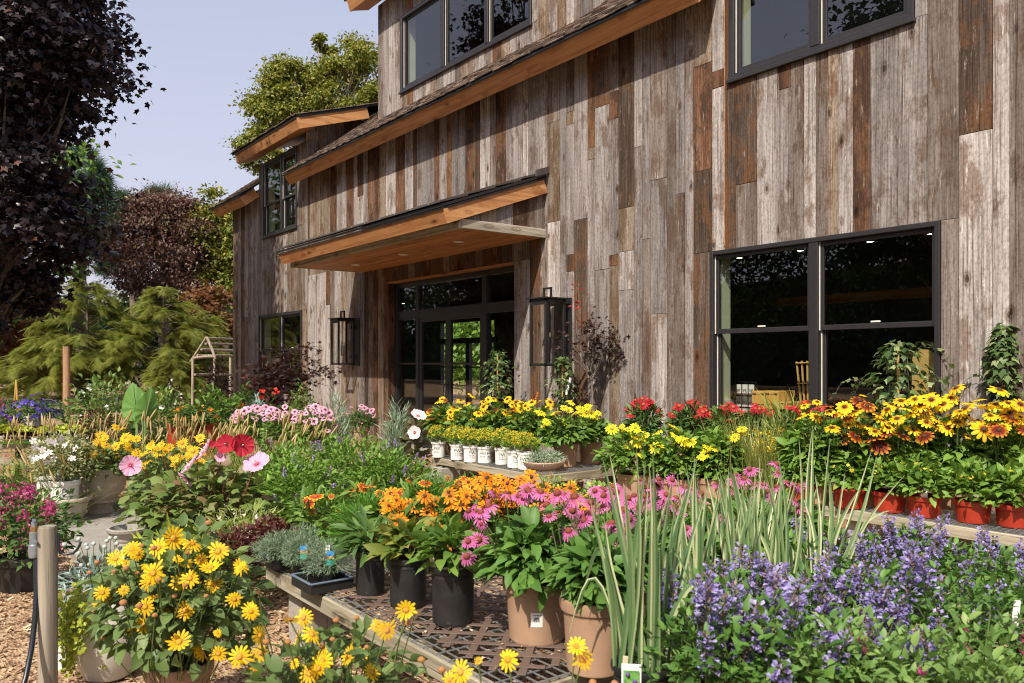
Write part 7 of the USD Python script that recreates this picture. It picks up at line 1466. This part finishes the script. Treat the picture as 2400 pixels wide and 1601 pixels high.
# bits of leaf and bark fallen on the nearest bench
g = np.random.default_rng(690); n = 150; q = np.stack([g.uniform(-4.2, -2.5, n), g.uniform(-6.12, -5.05, n), np.full(n, ZA + .024)], 1); a = g.uniform(0, 6.28, n); H = Heap(); H.add(CHEAP, q, frames(np.stack([np.cos(a), np.sin(a), g.normal(0, .1, n)], 1), [0, 0, 1.]), g.uniform(.012, .035, n)[:, None] * [.8, 1, 1], g.uniform(0, 1, n)); H.put('leaf_litter', 'chips', '/World', label='brown leaf bits fallen on the lattice of the nearest bench', cat='leaf litter', kind='stuff')
# ================================================================ trees, near to far
def tree(name, label, px, Y, crowns, tmpl, n, ln, m_, seed, trunk_r=.18, clumps=60, spread=.34, bark='bark', group=None, flat=.5, hang=.3, limb=True, loc=None, up=1.0):
    """crowns: ellipsoids (offset right, offset away, height, rx, ry, rz, share). Leaves gather in clumps round the limbs' ends."""
    g = np.random.default_rng(seed); b = spot(px, Y) if loc is None else np.array(loc, float); P = thing(name, label, 'tree', b, group); ends, rad = [], []
    tot = sum(c[6] for c in crowns)
    for ox, oy, oz, rx, ry, rz, sh in crowns:
        k = max(4, int(clumps * sh / tot)); d = sphere_dirs(k, g, -.95); r = g.uniform(.25, 1, k) ** .45
        r = r * (.86 + .3 * meshkit.noise(d * 1.9 + seed, seed))
        e = d * r[:, None] * [rx, ry, rz]; ends.append(RIGHT * (ox + e[:, :1]) + FWD * (oy + e[:, 1:2]) + np.array([0, 0, 1.]) * (oz + e[:, 2:])); rad.append(np.full(k, min(rx, rz) * spread))
    ends, rad = np.concatenate(ends), np.concatenate(rad); zc = np.mean(ends[:, 2]); c0 = np.array([*ends[:, :2].mean(0), 0]); lo = ends[:, 2].min()
    hub = np.array([c0[0] * .5, c0[1] * .5, max(lo * .8, .6)]); top = np.array([c0[0], c0[1], ends[:, 2].max() * .9])
    tr = [tube([(0, 0, -.1), hub * [.5, .5, .5], hub, (hub + top) / 2, top], [trunk_r * 1.25, trunk_r, trunk_r * .85, trunk_r * .5, trunk_r * .1], 9)]
    if limb:
        for e in ends:
            f = g.uniform(.0, .8); s = hub + (top - hub) * f * min(1, max(.1, (e[2] - hub[2]) / max(top[2] - hub[2], .1))); tr.append(tube([s, (s + e) / 2 + g.normal(0, .12, 3), e], [trunk_r * .26, trunk_r * .15, trunk_r * .04], 5))
    obj('trunk', join(tr), bark, P, 40)
    idx = g.integers(0, len(ends), n); dv = g.normal(0, 1, (n, 3)); dv = unit(dv) * (np.abs(g.normal(0, .55, (n, 1))) ** .8); p = ends[idx] + dv * rad[idx][:, None] * [1.25, 1.25, flat * 1.5]
    p[:, 2] = np.maximum(p[:, 2], .15)
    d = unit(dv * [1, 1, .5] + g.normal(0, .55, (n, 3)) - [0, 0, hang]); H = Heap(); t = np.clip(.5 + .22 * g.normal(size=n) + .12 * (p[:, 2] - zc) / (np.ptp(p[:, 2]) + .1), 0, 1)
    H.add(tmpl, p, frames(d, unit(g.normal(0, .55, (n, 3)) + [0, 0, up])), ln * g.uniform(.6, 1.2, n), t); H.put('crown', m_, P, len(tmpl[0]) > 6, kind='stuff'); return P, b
# the great purple maple at the left: tall, close to the frame's edge
tree('maple_tree', 'very tall dark purple maple filling the upper left corner', -45, 16.5, [(-.05, 0, 4.8, 1.85, 1.9, 2.1, .9), (.3, .3, 8.7, 2.0, 2.2, 2.6, 1.1), (.68, -.1, 7.3, 1.5, 1.6, 1.5, .45), (.35, .2, 11.6, 1.8, 1.9, 2.2, .5), (-.2, 0, 3.1, 1.75, 1.7, .9, .45)], MAPLE, 56000, .148, 'leaf_maple', 700, .26, 270, .40, hang=.45)
Zt = lambda y, Y: Zp(y * K, Y)
def oval(px0, px1, top, bot, Y, depth=.8, sh=1.0, cx=None):
    c = (px0 + px1) / 2 if cx is None else cx; rx = (px1 - px0) * K / 2 / FPX * Y; zt_, zb_ = Zt(top, Y), max(Zt(bot, Y), .3); return (((px0 + px1) / 2 - c) * K / FPX * Y, 0, (zt_ + zb_) / 2, rx, rx * depth, (zt_ - zb_) / 2, sh)
tree('beech_tree', 'round purple-brown beech behind the golden conifers', 372 * K, 38, [oval(245, 500, 448, 700, 38, .8, 1, 372), oval(300, 460, 440, 560, 38, .8, .3, 372)], SMALL, 42000, .19, 'leaf_beech', 701, .25, 90, .42)
tree('pine_tree', 'blue-green pine rising behind the purple beech', 318 * K, 50, [oval(225, 400, 425, 520, 50, .7, 1, 318), oval(205, 300, 500, 640, 50, .7, .7, 318)], merge([(v @ np.array([[math.cos(a), math.sin(a), 0], [-math.sin(a), math.cos(a), 0], [0, 0, 1]]) + [0, 0, .05 * i], f, r) for i, a in enumerate((-.9, -.45, 0, .45, .9)) for v, f, r in [NEEDLE]]), 4600, .68, 'leaf_pine', 702, .25, 46, .36, up=1.5, hang=-.3)
tree('pine_tree', 'green pine half hidden behind the great maple', 190 * K, 36, [oval(120, 240, 400, 560, 36, .7, 1, 190), oval(110, 245, 340, 430, 36, .7, .4, 190)], merge([(v @ np.array([[math.cos(a), math.sin(a), 0], [-math.sin(a), math.cos(a), 0], [0, 0, 1]]) + [0, 0, .05 * i], f, r) for i, a in enumerate((-.9, -.45, 0, .45, .9)) for v, f, r in [NEEDLE]]), 3200, .55, 'leaf_pine', 703, .25, 40, .36, hang=-.3)
tree('birch_tree', 'tall yellowing birch standing behind the shop roof', 745 * K, 42, [oval(575, 760, 135, 330, 42, .7, 1, 745), oval(700, 900, 85, 330, 42, .7, 1, 745), oval(545, 700, 230, 420, 42, .7, .5, 745), oval(715, 775, 70, 140, 42, .7, .10, 745), oval(800, 1000, 130, 400, 42, .7, .7, 745)], CHEAP, 56000, .21, 'leaf_birch', 704, .28, 190, .30, bark='bark_pale')
tree('lime_tree', 'light green loose tree between the beech and the shop corner', 520 * K, 38, [oval(445, 600, 428, 700, 38, .7, 1, 520)], CHEAP, 18000, .22, 'leaf_birch', 705, .2, 60, .34)
tree('orange_maple', 'orange-bronze japanese maple beside the shop corner', 490 * K, 34, [oval(410, 580, 655, 800, 34, .7, 1, 490)], ACER, 4500, .2, 'leaf_orange', 706, .1, 40, .34)
tree('orange_maple', 'orange-brown maple low behind the conifers at the left', 60 * K, 33, [oval(-20, 150, 690, 860, 33, .7, 1, 60)], ACER, 3600, .2, 'leaf_orange', 707, .1, 36, .34)
# golden conifers: layered drooping sprays
def frond():
    V, F, R = [], [], []; n = 12
    for i in range(n):
        t = i / (n - 1); z = -.26 * t * t; w = .30 * math.sin(math.pi * min(1, .15 + t * .9)) + .03
        for s in (-1, 1):
            k = len(V); V += [(0, t - .02, z), (0, t + .035, z), (s * w, t + .15, z - .03 - .14 * w)]; R += [t * .5, t * .5, .6 + .4 * t]; F.append((k, k + 1, k + 2) if s < 0 else (k, k + 2, k + 1))
    return np.array(V, float), np.array(F), np.array(R)
FROND = frond()
def conifer(label, px, Y, w, top, bot, seed, n=2300, ln=.42):
    g = np.random.default_rng(seed); b = spot(px * K, Y); P = thing('golden_conifer', label, 'conifer', b); rx = w * K / 2 / FPX * Y; t = Zt(top, Y); zb = max(Zt(bot, Y), .2)
    tr = [tube([(0, 0, -.1), (0.03, 0, t * .5), (0, 0, t * .97)], [.11, .07, .015], 8)]; H = Heap(); m = 92; pos, dr, sz = [], [], []
    for i in range(m):
        f = (i + g.uniform()) / m; z = zb + (t - zb) * f ** .9; a = g.uniform(0, 6.28); L = rx * (1.06 - f ** 1.7) * g.uniform(.5, 1.18) + .12; rise = L * g.uniform(.1, .4); out = np.array([math.cos(a), math.sin(a), 0])
        q = np.linspace(0, 1, 9); c = out[None] * (L * q)[:, None] + np.array([0, 0, 1.]) * (z + rise * np.sin(q * 1.9) - .16 * L * q ** 3)[:, None]; tr.append(tube(c[[0, 4, 8]], [.018, .010, .003], 4))
        k = max(6, int(n / m * (L / rx + .3))); u = g.uniform(.3, 1, k) ** .8; j = np.clip((u * 8).astype(int), 0, 7); pp = c[j] + (c[j + 1] - c[j]) * (u * 8 - j)[:, None]; tang = unit(c[j + 1] - c[j]); side = np.cross(tang, [0, 0, 1.]); pos.append(pp + g.normal(0, .03, pp.shape)); dr.append(unit(tang * .7 + side * g.normal(0, .6, (k, 1)) + g.normal(0, .15, (k, 3)) - [0, 0, .08])); sz.append(ln * g.uniform(.55, 1.25, k))
    pos, dr, sz = np.concatenate(pos), np.concatenate(dr), np.concatenate(sz); obj('trunk', join(tr), 'bark', P, 40); H.add(FROND, pos, frames(dr, unit(g.normal(0, .18, pos.shape) + [0, 0, 1.])), sz, np.clip(.5 + .25 * g.normal(size=len(pos)), 0, 1)); H.put('crown', 'leaf_golden', P, kind='stuff')
conifer('golden drooping conifer left of the log post, tallest of the group', 200, 28, 320, 648, 905, 720, 4200, .40)
conifer('golden drooping conifer between the log post and the arbour', 375, 28.5, 270, 662, 900, 721, 4200, .40)
conifer('spreading golden conifer branches low at the left, behind the petunias', 105, 27, 260, 770, 950, 722, 3200, .40)
conifer('golden conifer beside the shop corner, behind the arbour', 470, 31, 190, 720, 920, 723, 3000, .44)
conifer('low weeping golden conifer between the elephant ear and the arbour', 395, 26.5, 120, 805, 930, 724, 1600, .36)
bushy('purple_climber', 'dark purple climber on the arbour pole', 'climbing plant', 515, 25.2, 60, 845, 1010, OVATE, 900, .10, 'leaf_purple', 730)
# dark hedge and wood behind everything, and trees the windows mirror
def mass(name, label, cat, pts, h, w, n, ln, m_, seed, kind=None, tm=CHEAP, low=.2):
    g = np.random.default_rng(seed); pts = np.array(pts, float); seg = g.integers(0, len(pts) - 1, n); u = g.uniform(0, 1, n)[:, None]; c = pts[seg] * (1 - u) + pts[seg + 1] * u; q = np.concatenate([c, np.zeros((n, 1))], 1); hh = h * (.62 + .76 * (meshkit.fbm(np.concatenate([c * .11, np.zeros((n, 1))], 1), 3, seed)))
    f = g.uniform(0, 1, n) ** .55; r = w * np.sqrt(np.clip(1 - f ** 3, .02, 1)); q += np.stack([g.normal(0, .42, n) * r, g.normal(0, .42, n) * r, low + f * hh], 1)
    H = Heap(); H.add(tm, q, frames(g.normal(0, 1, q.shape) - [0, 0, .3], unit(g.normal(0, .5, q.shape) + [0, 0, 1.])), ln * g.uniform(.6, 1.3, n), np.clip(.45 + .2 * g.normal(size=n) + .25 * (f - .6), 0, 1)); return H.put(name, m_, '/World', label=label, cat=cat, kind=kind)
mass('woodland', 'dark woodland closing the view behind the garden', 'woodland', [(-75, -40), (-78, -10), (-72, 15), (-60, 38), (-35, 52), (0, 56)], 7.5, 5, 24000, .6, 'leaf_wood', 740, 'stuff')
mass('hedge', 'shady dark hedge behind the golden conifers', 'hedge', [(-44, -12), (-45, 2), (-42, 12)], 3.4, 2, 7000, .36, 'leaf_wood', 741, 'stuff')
mass('rear_planting', 'sunlit green shrubs seen through the rear door of the shop', 'shrubs', [(-36, 10), (-31, 12.5), (-26, 14)], 4.6, 2.2, 9000, .30, 'leaf_light', 742, 'stuff')
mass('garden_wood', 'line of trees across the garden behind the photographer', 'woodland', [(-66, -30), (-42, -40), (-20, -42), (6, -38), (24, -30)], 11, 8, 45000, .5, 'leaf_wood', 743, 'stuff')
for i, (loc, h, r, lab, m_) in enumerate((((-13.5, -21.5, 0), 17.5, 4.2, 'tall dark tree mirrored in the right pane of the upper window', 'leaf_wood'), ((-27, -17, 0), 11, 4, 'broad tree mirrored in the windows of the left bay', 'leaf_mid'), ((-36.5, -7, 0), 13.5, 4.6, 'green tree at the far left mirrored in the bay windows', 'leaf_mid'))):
    tree('garden_tree', lab, 0, 0, [(0, 0, h * .62, r, r, h * .38, 1.0), (r * .3, r * .2, h * .42, r * .9, r * .9, h * .22, .6)], CHEAP, 14000, .36, m_, 750 + i, .25, 70, .34, loc=loc)
def bank(pts, h, seed):
    pts = np.array(pts, float); n = 80; u = np.linspace(0, len(pts) - 1.001, n); k = u.astype(int); f = (u - k)[:, None]; c = pts[k] * (1 - f) + pts[k + 1] * f; t = unit(np.gradient(c, axis=0)); nn = np.stack([-t[:, 1], t[:, 0]], 1); hh = h * (.75 + .5 * meshkit.fbm(np.concatenate([c * .08, np.zeros((n, 1))], 1), 4, seed))
    prof = ((-9, -.05), (-6, .35), (-3, .85), (0, 1.0), (4, .8), (12, -.05)); V = np.concatenate([np.concatenate([c + nn * w, (hh * z)[:, None]], 1) for w, z in prof]); F = []
    for i in range(len(prof) - 1):
        for j in range(n - 1): a = i * n + j; F += [(a, a + 1, a + n + 1), (a, a + n + 1, a + n)]
    obj('wooded_bank', (V, np.array(F)), 'wooded_bank', '/World', True, kind='structure')
bank([(-78, -42), (-58, -46), (-42, -52), (-20, -55), (6, -50), (34, -36)], 8.5, 3)
bank([(-84, -38), (-88, -10), (-84, 18), (-68, 46), (-40, 64), (0, 68)], 7.5, 4)
# ---- loose wood chips over the mulch where it is seen from near
g = np.random.default_rng(800); n = 10500
q = np.stack([g.uniform(-11.5, -2.4, n), g.uniform(-8.6, -4.4, n), g.uniform(.002, .016, n)], 1)
q2 = np.stack([g.uniform(-12.5, -7, n // 3), g.uniform(-6.8, -4.6, n // 3), g.uniform(.002, .014, n // 3)], 1); q = np.concatenate([q, q2]); n = len(q)
ok = ~((np.abs(q[:, 1] + 6.35) < .5) & (q[:, 0] > -11.6) & (q[:, 0] < -7.4)); q = q[ok]; n = len(q)
cv, cf = box(-.5, .5, -.5, .5, -.5, .5); a = g.uniform(0, 6.28, n); d = np.stack([np.cos(a), np.sin(a), g.normal(0, .22, n)], 1)
H = Heap(); H.add((cv, cf, np.full(8, .5)), q, frames(d, unit(g.normal(0, .25, (n, 3)) + [0, 0, 1.])), np.stack([g.uniform(.006, .018, n), g.uniform(.018, .065, n), g.uniform(.003, .008, n)], 1), np.clip(g.normal(.55, .25, n), 0, 1)); H.put('wood_chips', 'chips', '/World', label='loose tan wood chips scattered over the mulch', cat='wood chips', kind='stuff')
